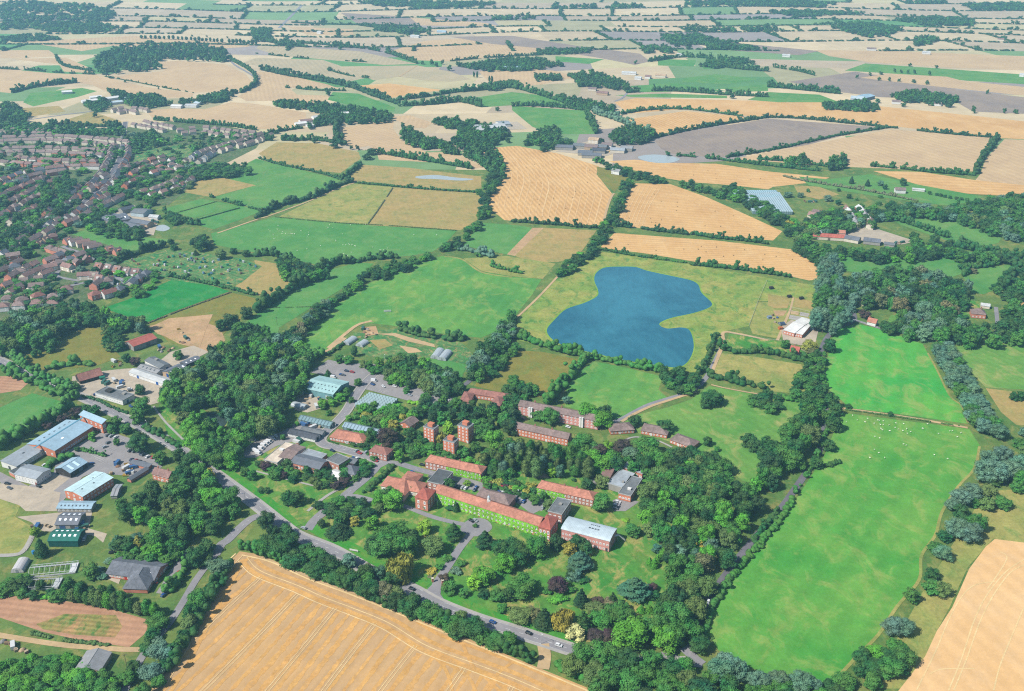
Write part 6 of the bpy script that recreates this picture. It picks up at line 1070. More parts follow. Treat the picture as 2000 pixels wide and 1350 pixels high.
B('hall', 'white-walled low hall with blue-grey roof', 'A 128,1000 335,872 205,850', 0, 4.2, 'mono', 1.2, 'white', 'lightfelt', wins=[('f', 1, 10, 1.0, 3, 1.6, 1.8)], doors=[('l', 0, 2.2, 2.6, (80, 84, 90))], lights=[(.1, .1, 2, 1.4, DK)])
B('hall', 'square white-panelled hall with mid-grey roof', 'A 112,1058 280,1098 412,1028', 0, 5.6, 'gable', 1.6, 'white', 'lightfelt', rmat=METAL, wins=[('f', 1, 7, .6, 3, .3, 4.2), ('r', 1, 4, 1.2, 3, 1.6, 2.4)], doors=[('f', .45, 1.6, 2.4, (150, 80, 70))])
B('link_building', 'low dark-roofed brick link between two white halls', 'A 70,1040 190,985 250,1000', 0, 3, 'flat', 0, 'brick', 'darkfelt', wins=[('f', 1, 3, 1, 3, 1.4, 1.2)])
B('barn', 'dark timber barn with striped blue-grey roof', 'A 545,1050 675,968', 15, 4.4, 'gable', 2.6, 'black', 'sky', rmat=METAL, lights=[(.1, -.25, 2, 6, (.42, .55, .62, 1)), (-.25, -.25, 2, 6, (.42, .55, .62, 1))], doors=[('f', .1, 4, 3.4, (96, 120, 128)), ('f', -.25, 1.6, 2.4, (90, 84, 80)), ('l', 0, 3, 3, (80, 76, 72))])
B('hall', 'orange-brick building with pale mint roof and two rows of windows', 'A 640,1234 875,1088 735,1043', 0, 6.6, 'gable', 1.5, 'orange', (.31, .42, .43, 1), rmat=METAL, wins=[('f', 2, 9, 1.1, 2.9, 1.4, 1.2), ('l', 2, 3, 1.1, 2.9, 1.6, 1.3)], doors=[('l', 0, 2.4, 2.6, (236, 236, 232))], lights=[(-.3, -.15, 1.2, 1, DK), (.05, -.2, 1.2, 1, DK), (.2, .1, 1.2, 1, DK)])
B('shed', 'low blue-roofed shed with a row of small rooflights', 'A 440,1325 705,1328', 9, 3.2, 'gable', 1.2, 'greywall', 'sky', rmat=METAL, lights=[(-.4 + .11 * k, -.25, .9, 1.4, DK) for k in range(8)], wins=[('f', 1, 8, 1, 3, 1.3, 1.1)])
B('greenhouse', 'small white-framed glass lean-to below the mint roof', 'A 860,1228 905,1226 928,1140', 0, 2.4, 'gable', 1.4, 'greywall', 'grey', rmat=GLASS)
B('cottage', 'brick cottage with brown-red tiled roof beside the wood', 'A 1180,1055 1305,1088', 8, 5, 'gable', 3, 'brick', 'redbrown', wins=[('f', 2, 4, 1, 2.5, 1.2, 1.1), ('r', 2, 2, 1, 2.5, 1, 1.1)], doors=[('f', .05, 1.1, 2.1, (230, 230, 226))], chim=[(-.3, 0), (.32, 0)])
B('shed', 'narrow grey-roofed yard shed beside the brick cottage', 'A 1015,1105 1150,1020', 4, 2.4, 'gable', 1.1, 'brick', 'slate', rmat=METAL); B('shed', 'grey lean-to along the garden yard', 'A 1005,975 1150,1008', 4, 2.3, 'mono', .7, 'brick', 'slate')
# --- sheds and school
B('shed', 'dark green barn with two rows of white skylights', 'E 372,188 600,188', 13, 4.6, 'gable', 2.2, 'green', 'greenroof', rmat=METAL, lights=[(-.36 + .18 * k, -.2, 1.5, 1.7, SKY_L) for k in range(5)] + [(-.36 + .18 * k, .2, 1.5, 1.7, SKY_L) for k in range(5)], doors=[('r', 0, 4, 3.6, (16, 70, 62))])
B('shed', 'grey barn with white skylights above the green barn', 'E 428,62 602,62', 14, 4, 'gable', 2.2, 'greywall', 'slate', rmat=METAL, lights=[(-.36 + .24 * k, -.22, 1.4, 1.8, SKY_L) for k in range(4)] + [(-.36 + .24 * k, .22, 1.4, 1.8, SKY_L) for k in range(4)], doors=[('f', -.2, 4, 3, (60, 90, 140)), ('f', .25, 3, 3, (90, 90, 90))])
B('school', 'single-storey school with wide slate-grey hipped roof', 'E 825,440 1195,492', 17, 3, 'gable', 3.6, 'brick', 'slate', wins=[('f', 1, 14, .9, 3, 1.7, 1.4), ('r', 1, 3, .9, 3, 1.7, 1.4)], doors=[('f', -.1, 2, 2.3, (200, 60, 50)), ('r', .2, 2, 2.3, (230, 230, 226))], lights=[(.36, -.3, 1, 2, SKY_L)])
B('school_wing', 'slate-roofed cross wing of the school, gable to the poplars', 'E 1140,565 1245,390', 15, 3, 'hip', 4.6, 'brick', 'slate', wins=[('f', 1, 6, .9, 3, 1.7, 1.4)], lights=[])
B('barn', 'long grey-roofed barn beside the lane trees', 'E 775,1195 862,1055', 14, 3.4, 'gable', 2.4, 'tan', 'grey', rmat=METAL, doors=[('l', 0, 4, 3, (130, 120, 110))])
# --- glass and plastic
B('greenhouse', 'very large many-ridged glasshouse beside the big car park', 'B 768,520 985,572 1145,486', 0, 3.6, 'multi', 1.3, 'glass', 'glass', GLASS, spans=7, doors=[('f', -.2, 2, 2.4, (236, 236, 232))])
B('greenhouse', 'long white-framed glasshouse beside the minibus yard', 'B 330,632 575,688', 7, 2.6, 'gable', 1.6, 'glass', 'glass', GLASS, GLASS, doors=[('r', 0, 1.5, 2.2, (236, 236, 232))]); B('greenhouse', 'low grey glasshouse with dark roof between yard and street', 'B 345,715 512,752', 6, 2.4, 'gable', 1.2, 'glass', 'felt', GLASS, DECK, doors=[('r', 0, 1.3, 2.1, (230, 230, 226))]); B('greenhouse', 'blue-tinted long glasshouse behind the red bungalow', 'B 672,690 940,752', 8, 2.6, 'gable', 1.8, 'glass', (.16, .22, .25, 1), GLASS, GLASS, doors=[('l', 0, 1.4, 2.2, (236, 236, 232))])
B('greenhouse', 'vast pale glasshouse roof beyond the golden stubble', '1470,413 1548,414 1530,376', 0, 4, 'multi', 1.0, 'glass', (.20, .26, .28, 1), GLASS, spans=14); B('greenhouse', 'second vast glasshouse roof, bluer, joining the first', '1440,388 1528,388 1500,372', 0, 4, 'multi', 1.0, 'glass', (.17, .25, .28, 1), GLASS, spans=8)
B('shed', 'dark single-storey shed with black end gable beside the yard', 'B 245,742 455,790', 8, 2.8, 'gable', 1.7, 'white', 'darkslate', wins=[('f', 1, 9, 1, 3, 1.3, 1.1)], doors=[('r', 0, 3, 2.6, (50, 52, 58))])
B('warehouse', 'teal steel barn with brick gable and dotted skylights', 'B 367,392 597,442 745,350', 0, 6, 'gable', 2.6, 'teal', 'tealroof', METAL, METAL, lights=[(-.42 + .12 * k, -.16, .9, 1.3, DK) for k in range(8)] + [(-.42 + .12 * k, -.36, .9, 1.3, DK) for k in range(8)], doors=[('f', -.22, 2.6, 3, (50, 60, 66)), ('f', .3, 3.4, 3.6, (214, 222, 222)), ('r', 0, 4, 4, (196, 100, 80)), ('r', -.3, 3, 3, (196, 100, 80))])
# --- campus
B('bungalow', 'red-roofed brick bungalow with a small central gable', 'B 572,772 830,822', 13, 3, 'hip', 3.4, 'brick', 'terra', wins=[('f', 1, 12, .9, 3, 1.4, 1.3), ('l', 1, 4, .9, 3, 1.3, 1.3)], doors=[('f', 0, 2, 2.3, (236, 234, 228))])
B('house', 'hipped brick house with rust roof between copper beech and street', 'B 878,882 1012,915 1042,862', 0, 5.2, 'hip', 3, 'darkbrick', 'rust', wins=[('f', 2, 5, .9, 2.6, 1.2, 1.2), ('r', 2, 2, .9, 2.6, 1.2, 1.2)], doors=[('f', -.05, 1.3, 2.2, (240, 240, 236))], chim=[(0, .1)])
B('house', 'gabled brick house with grey-brown roof by the dark grove', 'B 1190,692 1260,645 1195,612', 0, 4.6, 'gable', 2.6, 'orange', 'brown', wins=[('f', 2, 3, 1, 2.3, 1.1, 1), ('l', 2, 2, 1, 2.3, 1.1, 1)], doors=[('f', .3, 1.2, 2.1, (230, 230, 226))])
for lab, s, h in (('westernmost brick tower block, nearest the small gabled house', 'B 1298,692 1376,716 1424,688', 14), ('northern brick tower block, farthest from the courtyard', 'B 1563,682 1645,706 1690,672', 13.5), ('southern brick tower block, nearest the courtyard', 'B 1450,798 1536,820 1578,788', 14)):
    B('tower_block', lab, s, 0, h, 'flat', 0, 'orange', 'felt', wins=[('f', 5, 3, 1, 2.7, 1.1, 1.3), ('r', 5, 3, 1, 2.7, 1.1, 1.3), ('l', 5, 2, 1, 2.7, 1, 1.3)], plant=[(0, .05, 4.5, 3.5, 2.6, 'orange')], doors=[('f', .42, 1.4, 2.3, (230, 230, 226))])
B('hall_of_residence', 'long terra-red roofed brick range below the towers', 'B 1312,962 1745,1056', 10, 6, 'hip', 3.2, 'darkbrick', 'terra', wins=[('f', 2, 15, .9, 2.8, 1.3, 1.4), ('r', 2, 2, .9, 2.8, 1.2, 1.4)], chim=[(-.18, 0), (.08, 0)], doors=[('f', -.25, 1.6, 2.3, (240, 240, 236))], ivy=(.38, 1.0, 5.2))
B('lecture_block', 'dark flat-roofed block behind the ivy building', 'B 1328,1118 1440,1145 1525,1044', 0, 7, 'flat', 0, 'darkbrick', 'darkfelt', wins=[('r', 2, 7, 1, 3.2, 1.8, 1.6), ('f', 2, 3, 1, 3.2, 1.6, 1.6)])
B('hall', 'orange-roofed hall, long wing beside the clipped hedge', 'B 968,1150 1275,1205', 13, 3.6, 'hip', 4, 'cream', 'terra', wins=[('f', 1, 7, .9, 3, 2, 1.6)], doors=[('f', -.3, 2.2, 2.4, (236, 234, 228))]); B('hall', 'orange-roofed hall, crossing wing with white rooflight', 'B 1022,1215 1140,1242 1245,1052', 0, 3.8, 'hip', 4.6, 'cream', 'terra', wins=[('f', 1, 5, .9, 3, 1.8, 1.6)], lights=[(0, 0, 1.6, 1.6, SKY_L)])
IV = [('f', 2, 24, 1.3, 3.6, 1.5, 2.0)]
B('college_building', 'long ivy-clad main range with terra roof and white windows', '849,962 1052,1028', 10.5, 8.6, 'gable', 3.2, 'brick', 'terra', wins=IV + [('b', 2, 16, 1.3, 3.6, 1.5, 1.8)], ivy=(.0, 1.0, 8.2), doors=[('f', .18, 2.2, 3, (240, 238, 230))])
B('college_pavilion', 'western end pavilion of the ivy building with a white roof light', 'B 1234,1240 1330,1262 1388,1185', 0, 9.4, 'hip', 3.0, 'brick', 'red', wins=[('f', 2, 2, 1.4, 3.8, 1.4, 2.4), ('r', 2, 3, 1.4, 3.8, 1.4, 2.4)], lights=[(-.02, 0, 1.6, 6.5, SKY_L)])
B('college_pavilion', 'eastern end pavilion of the ivy building beside the pink library', 'G 208,80 296,102 368,12', 0, 9.4, 'hip', 3.0, 'brick', 'red', wins=[('f', 2, 3, 1.4, 3.8, 1.4, 2.4), ('r', 2, 3, 1.4, 3.8, 1.4, 2.4)], lights=[(0, 0, 1.6, 6.5, SKY_L)], ivy=(.0, .7, 6))
B('college_wing', 'grey-brown roofed rear wing behind the cupola', 'B 1700,1235 1960,1300', 12, 6, 'hip', 3.4, 'darkbrick', 'brown', wins=[('f', 1, 8, 1, 3, 1.3, 1.5)])
B('library', 'pink-brick library with a pale curved metal roof', 'G 384,98 755,194 805,94', 0, 8.2, 'barrel', 1.7, 'pink', 'pale', wins=[('f', 2, 14, 1, 3.4, 1.3, 1.2), ('r', 2, 2, 1.2, 3.4, 1.2, 1.4)], lights=[(.02 + .06 * k, -.06, 1.3, 1.1, DK) for k in range(4)] + [(.02 + .04 * k, .2, .8, .8, DK) for k in range(5)], doors=[('f', .45, 1.6, 2.4, (80, 80, 86))])
B('lecture_block', 'grey flat-roofed link block behind the pink library', 'C 278,1348 386,1375 450,1265', 0, 7.6, 'flat', 0, 'darkbrick', 'felt', wins=[('r', 2, 6, 1, 3.2, 1.8, 1.6), ('f', 2, 3, 1, 3.2, 1.6, 1.6)], plant=[(0, .1, 2, 2, .8, 'greywall')])
B('hall_of_residence', 'terra-roofed range with ivy at its western end, east of the courtyard', 'C 195,1165 630,1262', 10, 6, 'hip', 3.2, 'darkbrick', 'terra', wins=[('f', 2, 15, .9, 2.8, 1.3, 1.4)], chim=[(-.05, 0), (.17, 0)], ivy=(0, .5, 5.4), doors=[('f', .1, 1.6, 2.3, (240, 240, 236))])
B('workshop', 'red-brown sloping roof of the flat workshop group', 'C 668,1112 738,1126 797,1012', 0, 4.6, 'mono', .8, 'brick', 'redbrown', wins=[('f', 1, 3, 1, 3, 1.4, 1.4)]); B('workshop', 'broad blue-grey flat workshop roof with white edge', 'C 740,1130 855,1166 910,1044', 0, 5, 'flat', 0, 'greywall', 'lightfelt', wins=[('r', 1, 6, 2, 3, 1.8, 1.5)], plant=[(.3, -.2, 1.5, 1.5, 1, 'greywall')]); B('workshop', 'long grey flat roof at the back of the workshop group', 'C 855,1005 1010,1058 1028,1012', 0, 5, 'flat', 0, 'brick', 'lightfelt', wins=[('f', 1, 6, 1.4, 3, 1.6, 1.4)]); B('workshop', 'dark grey stepped flat roof with a brick front', 'C 826,1208 920,1232 985,1090', 0, 5, 'flat', 0, 'orange', 'felt', wins=[('f', 1, 4, 1.4, 3, 1.6, 1.4), ('r', 1, 6, 1.4, 3, 1.6, 1.4)], plant=[(.1, -.2, 2.4, 1.8, 1.3, 'white')])
o = B('hall_of_residence', 'long grey-roofed hall with three white glazed stair bays', 'C 50,528 666,648', 10, 8.2, 'gable', 2.4, 'pink', 'brown', wins=[('f', 3, 20, .9, 2.6, 1.3, 1.2), ('r', 3, 2, .9, 2.6, 1.1, 1.2)], chim=[(-.32, .1), (.02, .1), (.34, .1)])
for k in (-.34, -.02, .3): m = MB(); m.box(-1.6, 1.6, -6.4, -5.0, 0, 8.6).box(-1.75, 1.75, -6.6, -5.0, 8.6, 8.9); link('stair_bay', m.mesh('stair_bay', [GLASS]), o, (k * (P(*px('C 666,648')[0], 8.2) - P(*px('C 50,528')[0], 8.2)).length, 0, 0), 0, None, KC('white'))
B('hall_of_residence', 'orange-brick two-storey range with brown roof and two chimneys', 'C 22,700 432,788', 9, 6.4, 'gable', 2.8, 'orange', 'brown', wins=[('f', 2, 16, .9, 2.8, 1.2, 1.2), ('r', 2, 2, .9, 2.8, 1.1, 1.2)], chim=[(-.15, 0), (.17, 0)], doors=[('f', .1, 1.8, 2.3, (240, 240, 236))])
for lab, s in (('brown-roofed brick bungalow nearest the broad round trees', 'C 765,728 948,716'), ('brown-roofed brick bungalow, middle of the three on the park edge', 'C 1000,722 1200,758'), ('brown-roofed brick bungalow at the eastern end of the park edge', 'C 1225,792 1392,855')):
    B('bungalow', lab, s, 12, 3, 'hip', 3, 'orange', 'brown', wins=[('f', 1, 7, .8, 3, 1.3, 1.3)], doors=[('f', -.1, 1.5, 2.2, (240, 240, 236))])
B('hall_of_residence', 'U-shaped red-roofed hall, back range by the car park', 'B 1640,432 1950,478', 9, 4, 'hip', 2.8, 'brick', 'rust', wins=[('f', 1, 12, .9, 3, 1.3, 1.3)]); B('hall_of_residence', 'U-shaped red-roofed hall, western wing', 'B 1580,492 1660,500 1710,430', 0, 4.05, 'hip', 2.6, 'brick', 'rust', wins=[('f', 1, 3, .9, 3, 1.3, 1.3), ('r', 1, 5, .9, 3, 1.3, 1.3)]); B('hall_of_residence', 'U-shaped red-roofed hall, eastern wing', 'B 1815,520 1890,532 1955,462', 0, 4.08, 'hip', 2.6, 'brick', 'rust', wins=[('f', 1, 3, .9, 3, 1.3, 1.3), ('l', 1, 5, .9, 3, 1.3, 1.3)])
# refectory cluster
B('refectory', 'cream flat roof of the refectory stepping down to the minibus yard', 'B 60,950 165,975 300,830', 0, 4, 'flat', 0, 'cream', 'creamfelt', wins=[('f', 1, 4, 1, 3, 1.6, 1.6)], plant=[(-.1, .1, 3, 2.4, 1.2, 'white')]); B('refectory', 'brown pitched roof beside the cream flat roof', 'B 178,925 268,948 388,852', 0, 4.4, 'gable', 1.6, 'white', 'brown', wins=[('f', 1, 3, 1, 3, 1.4, 1.4)]); B('refectory', 'wide slate-grey hall roof in the refectory group', 'B 268,968 490,1022 558,952', 0, 4.8, 'gable', 1.8, 'brick', 'slate', rmat=METAL, wins=[('f', 1, 9, 1, 3, 1.6, 1.6)]); B('refectory', 'green-grey flat roof with ivy wall in the refectory group', 'B 545,950 642,990 702,928', 0, 5.6, 'flat', 0, 'darkbrick', 'felt', wins=[('f', 1, 3, 1.6, 3, 1.4, 1.4)], ivy=(0, 1, 4.6, 'r')); B('refectory', 'small flat roof between two pitched refectory roofs', 'B 350,905 500,948 545,905', 0, 4.6, 'flat', 0, 'brick', 'lightfelt', wins=[('f', 1, 5, 1, 3, 1.4, 1.4)]); B('pavilion', 'small white-roofed pavilion in the refectory garden', 'B 565,1062 640,1085 675,1040', 0, 3, 'gable', 1, 'cream', 'white', rmat=METAL, wins=[('f', 1, 4, .8, 3, 1.4, 1.4)]); B('pavilion', 'grey pyramid-roofed pavilion beside the campus junction', 'B 668,1050 765,1068', 11, 3, 'hip', 4, 'tan', 'slate', wins=[('f', 1, 5, .8, 3, 1.4, 1.4)])
B('shed', 'grey kiosk roof near the street forecourt', 'B 700,965 760,980', 5, 2.8, 'mono', .7, 'white', 'felt', wins=[('f', 1, 2, 1, 3, 1.2, 1)])
# --- eastern farmstead
B('animal_house', 'white-roofed long building beside the pens', 'D 122,-58 205,-34 248,-160', 0, 4, 'gable', 1.5, 'brick', 'white', rmat=METAL, wins=[('f', 1, 4, 1, 3, 1.2, 1.2)]); B('animal_house', 'second white roof beside the first, with a grey yard', 'D 210,-35 265,-22 300,-140', 0, 3.6, 'gable', 1.2, 'brick', 'white', rmat=METAL, wins=[('f', 1, 3, 1, 3, 1.2, 1.2)])
B('cottage', 'red-roofed brick cottage in front of the white roofs', 'D 170,98 235,112', 7, 5, 'gable', 3.4, 'orange', 'red', wins=[('f', 2, 2, 1, 2.4, 1.1, 1.1)], chim=[(-.1, 0)])
B('cottage', 'thatched stone cottage below the dark wood', 'L 705,985 790,1005', 9, 4.4, 'hip', 3.6, 'cream', 'tan', wins=[('f', 2, 3, .9, 2.2, 1, .9)], chim=[(.1, 0)]); B('cottage', 'white cottage with orange-red roof by the lane fork', 'L 770,1145 835,1160', 7, 3.6, 'gable', 3, 'white', 'terra', wins=[('f', 1, 3, .9, 2.4, 1.1, 1)], chim=[(-.4, 0)]); B('house', 'brown hipped house with a dark extension beside the eastern lane', 'L 1580,1085 1690,1095', 11, 4.4, 'hip', 4, 'brick', 'brown', wins=[('f', 1, 4, .9, 2.4, 1.2, 1.1)], chim=[(.2, .1)]); B('shed', 'pale garage behind the brown hipped house', 'L 1650,1020 1720,1030', 7, 3, 'gable', 1.4, 'cream', 'ltgrey')
B('barn', 'red-roofed barn range below the nursery', 'L 350,485 600,500', 12, 4, 'gable', 2.4, 'cream', 'red', doors=[('f', 0, 3, 3, (120, 110, 100))]); B('barn', 'red-roofed back range of the nursery barns', 'L 470,455 600,462', 9, 4, 'gable', 2.4, 'cream', 'terra'); B('barn', 'slate barn at the end of the red range', 'L 590,500 700,520', 12, 4, 'gable', 2.6, 'cream', 'slate'); B('barn', 'dark grey barn among the nursery farm trees', 'L 740,520 870,535', 13, 4, 'gable', 2.4, 'greywall', 'slate'); B('barn', 'pale long shed behind the nursery farm', 'L 320,452 470,462', 9, 3.4, 'gable', 1.4, 'greywall', 'lightfelt', rmat=METAL); B('barn', 'grey low shed at the eastern end of the nursery farm', 'L 900,545 980,555', 9, 3, 'gable', 1.4, 'greywall', 'felt', rmat=METAL)
B('house', 'white house with grey roof above the orchard row', 'L 990,125 1070,128', 9, 5, 'gable', 2.4, 'white', 'brown', wins=[('f', 2, 3, .9, 2.4, 1.1, 1)]); B('shed', 'long white stable beside the orchard house', 'L 1120,118 1215,126', 6, 2.6, 'gable', 1, 'white', 'ltgrey')
B('house', 'white farmhouse on the corner of the belt of trees', 'O 770,1325 830,1335', 9, 5, 'gable', 2.4, 'white', 'grey', wins=[('f', 2, 2, .9, 2.4, 1.1, 1)])
# --- far farms
B('warehouse', 'huge white-fronted shed with pale grey roof beyond the winding stubble', 'N 1715,1018 1955,1004', 48, 6, 'gable', 3, 'white', 'ltgrey', rmat=METAL); B('warehouse', 'smaller grey shed behind the huge white one', 'N 1890,968 1975,962', 26, 5, 'gable', 2, 'white', 'lightfelt', rmat=METAL)
for k, (x, y, L_, c, w) in enumerate(((1470, 955, 80, 'ltgrey', 'white'), (1560, 965, 70, 'white', 'white'), (1640, 975, 60, 'ltgrey', 'white'), (1600, 990, 60, 'grey', 'white'))): B('shed', ('western', 'second', 'third', 'front')[k] + ' small white shed beside the huge white-fronted one', 'N %d,%d %d,%d' % (x, y, x + L_, y + 4), 14, 4, 'gable', 1.6, w, c, rmat=METAL)
for k, (x, y, L_, c, w) in enumerate(((330, 1142, 140, 'slate', 'greywall'), (470, 1130, 90, 'felt', 'greywall'), (560, 1140, 100, 'brown', 'tan'), (510, 1185, 110, 'slate', 'greywall'), (620, 1168, 100, 'darkslate', 'greywall'), (640, 1140, 90, 'felt', 'tan'), (760, 1165, 110, 'lightfelt', 'cream'), (840, 1150, 90, 'grey', 'greywall'), (540, 1205, 150, 'slate', 'greywall'), (690, 1125, 80, 'brown', 'white'))):
    B('barn', ORD[k] + ' barn of the grey farmstead above the oval pond, counted from its western corner', 'O %d,%d %d,%d' % (x, y, x + L_, y + 6), 16, 4.5, 'gable', 2.4, w, c, rmat=METAL)
B('house', 'pale stone farmhouse behind the grey farmstead', 'O 590,1085 665,1092', 13, 6, 'gable', 3, 'cream', 'tan', wins=[('f', 2, 3, 1, 2.6, 1.2, 1.2)])
B('barn', 'pale blue-grey shed with open dark bays on the far stubble', 'Q 640,765 740,772', 30, 7, 'gable', 2.6, 'ltgrey', 'pale', rmat=METAL); B('barn', 'dark open barn joined to the pale shed on the far stubble', 'Q 745,765 830,745', 24, 6, 'gable', 2.4, 'slate', 'sky', rmat=METAL)
for k, (s, c, w) in enumerate((('Q 965,790 1030,793', 'brown', 'white'), ('Q 1085,775 1140,778', 'redbrown', 'cream'), ('Q 1290,805 1345,808', 'brown', 'white'), ('Q 770,380 840,382', 'brown', 'white'), ('Q 1200,408 1260,410', 'ltgrey', 'white'), ('O 590,690 650,693', 'brown', 'cream'), ('O 655,720 740,726', 'redbrown', 'tan'), ('O 850,565 960,570', 'ltgrey', 'white'), ('O 950,605 1000,608', 'ltgrey', 'white'), ('O 1030,595 1070,598', 'redbrown', 'white'), ('O 1110,585 1190,590', 'tan', 'cream'), ('N 470,250 500,252', 'ltgrey', 'white'), ('N 1195,280 1260,283', 'ltgrey', 'white'), ('N 1400,245 1470,248', 'sky', 'ltgrey'), ('N 1890,525 1985,528', 'sky', 'ltgrey'), ('O 0,525 70,528', 'sky', 'ltgrey'), ('O 1275,425 1320,428', 'ltgrey', 'white'), ('Q 110,430 170,433', 'ltgrey', 'white'), ('Q 1950,580 1985,583', 'ltgrey', 'white'), ('Q 1780,305 1830,308', 'redbrown', 'cream'))):
    B('farm_building', ('lone ' if k % 2 else 'small ') + {'ltgrey': 'pale grey roofed ', 'brown': 'brown-roofed ', 'redbrown': 'red-brown roofed ', 'tan': 'tan-roofed ', 'sky': 'blue-grey roofed '}[c] + 'building, ' + ORD[k // 2 if k < 32 else 0] + ' of the far hamlets counted from the nearest', s, 12, 4.5, 'gable', 2.4, w, c)
for k, (s, c) in enumerate((('M 640,790 780,775', 'white'), ('M 820,770 930,755', 'white'), ('M 860,800 1000,785', 'pale'), ('M 700,760 790,752', 'white'), ('M 940,772 1010,765', 'pale'), ('M 480,718 560,712', 'white'), ('M 1320,825 1400,828', 'white'), ('M 1430,820 1520,822', 'ltgrey'), ('M 1500,800 1540,803', 'pale'), ('N 320,965 400,955', 'white'), ('N 450,915 540,905', 'ltgrey'), ('N 350,945 440,935', 'redbrown'), ('N 500,930 580,920', 'ltgrey'), ('N 660,885 720,882', 'white'), ('N 440,975 480,962', 'white'))):
    B('glasshouse_shed', ORD[k] + ' pale nursery shed north of the village, counted from the west', s, 16, 4, 'gable', 1.8, 'white', c, rmat=METAL)
# depot in the town
for k, (s, d, c, w, h) in enumerate((('I 770,350 880,375', 26, 'slate', 'greywall', 5), ('I 880,372 1010,350', 30, 'slate', 'greywall', 5.2), ('I 930,395 1050,425', 14, 'slate', 'tan', 4.6), ('I 1000,370 1140,395', 12, 'slate', 'tan', 4.8), ('I 950,285 1050,262', 12, 'darkslate', 'greywall', 5), ('I 1010,300 1110,310', 20, 'felt', 'pale', 5))):
    B('warehouse', ('northwestern', 'largest', 'southern', 'open-fronted', 'dark rear', 'pale-gabled')[k] + ' grey-roofed warehouse of the town depot', s, d, h, 'gable', 2.2, w, c, rmat=METAL, lights=[(-.3 + .2 * j, -.25, 1.6, 4, SKY_L) for j in range(4)] if k < 2 else ())
B('house', 'white bungalow with grey roof beside the depot pond', 'I 1150,335 1220,340', 9, 3, 'gable', 2, 'white', 'ltgrey')
# ---------------------------------------------------------------- town houses: six patterns, copied
def house_proto(L, W, h, rise, roof, dormer=False, garage=False):
    parts = [('wall', wall_mesh(L, W, h, rise, roof, WALL), 'w'), ('roof', roof_mesh(L, W, h, rise, roof, TILE_M, .35), 'r')]
    m = MB(); m.box(-.4, .4, -.3, .3, h + rise * .5, h + rise + 1.0); parts.append(('chimney', m.mesh('chimney', [BRICK]), 'c'))
    if garage: m = MB(); m.box(L / 2 + .02, L / 2 + 3, -W / 2 + 1, W / 2 - 1.5, 0, 2.4); parts.append(('garage', m.mesh('garage', [WALL]), 'w'))
    if dormer: m = MB(); m.box(-1.6, 1.6, -W / 2 * .75, 0, h + .3, h + rise * .62 + .3); parts.append(('dormer', m.mesh('dormer', [TRIM]), 'w'))
    return dict(L=L, W=W, h=h, parts=parts)
HP = [house_proto(10.5, 9, 5.2, 3.2, 'gable'), house_proto(12.5, 9.5, 5, 3.4, 'hip'), house_proto(9, 10, 3.6, 4.6, 'gable', True), house_proto(15, 9, 5.2, 3, 'gable', False, True), house_proto(12, 10, 3, 3.4, 'hip', False, True), house_proto(9, 9, 5.4, 3.2, 'gable')]
HOUSES = []
def street(s, place, spacing, off, types=(0, 1, 3, 5), walls=('white', 'cream', 'brick', 'darkbrick'), roofs=('brown', 'brown', 'redbrown', 'slate'), turn=0, both=True, jit=.12):
    q = smooth(G(s), 5); nn = normals2(q); acc = 0; nxt = spacing * .4
    sides = (1, -1) if both else (1,)
    for i, (a, b) in enumerate(zip(q, q[1:])):
        L = (b - a).length
        while nxt <= acc + L:
            t = (nxt - acc) / L; p = a.lerp(b, t); n = nn[i].lerp(nn[i + 1], t).normalized()
            for sd in sides:
                c = p + n * sd * off + Vector((rnd.uniform(-1, 1), rnd.uniform(-1, 1), 0)) * spacing * jit
                HOUSES.append(dict(p=c, rot=math.atan2(-n.x * sd, n.y * sd) + R(turn) + rnd.uniform(-.08, .08), t=rnd.choice(types), w=rnd.choice(walls), r=rnd.choice([k if k not in ('rust', 'terra') else rnd.choice(('brown', 'brown', k)) for k in roofs]), place=place + (', far side' if both and (sd * n).y > 0 else ', near side' if both else '')))
            nxt += spacing * rnd.uniform(.88, 1.15)
        acc += L
ST = street
ST('238,285 228,320 190,372 150,405 100,440 40,475 -20,505', 'on the village high street', 15, 13, (0, 3, 5, 0), ('white', 'cream', 'brick', 'white'))
ST('I 290,570 400,520 480,510', 'at the top of the new estate close', 12, 0, (2, 1), ('brick', 'darkbrick', 'tan'), ('brown', 'redbrown'), both=False); ST('I 500,540 620,555 740,590 840,610 940,625', 'in the stepped row above the new estate close', 11.5, 0, (2, 3), ('brick', 'cream', 'white', 'brick'), ('brown', 'brown', 'redbrown'), 70, False)
ST('I 370,600 450,620 540,650', 'in the middle of the new estate close', 12, 0, (3, 1), ('tan', 'brick'), ('brown', 'tan'), both=False); ST('I 590,725 650,695 720,670 790,650', 'in the orange-brick row of the new estate', 11, 0, (2, 5), ('orange', 'orange', 'brick'), ('brown', 'rust'), 60, False)
ST('I 750,740 830,750 910,765 980,775 1050,785 1120,790', 'in the gabled row beside the allotments', 12, 0, (2,), ('white', 'cream', 'white', 'brick'), ('brown', 'redbrown'), 0, False, .04); ST('I 580,800 660,815 740,815 800,840 860,850', 'in the row above the turning head', 11.5, 0, (2, 3), ('brick', 'cream', 'white'), ('brown', 'redbrown'), 20, False)
ST('I 300,720 380,700 440,680', 'in the row behind the estate road', 11, 0, (3, 1), ('cream', 'brick', 'white'), ('brown', 'redbrown'), both=False); ST('I 720,890 800,870 870,840', 'beside the turning head', 12, 0, (1, 3), ('cream', 'white', 'brick'), ('brown', 'slate'), 40, False); ST('I 900,940 980,895 1060,840 1130,800', 'along the eastern rim of the new estate', 12, 0, (1, 3), ('white', 'brick', 'cream'), ('brown', 'slate'), 10, False)
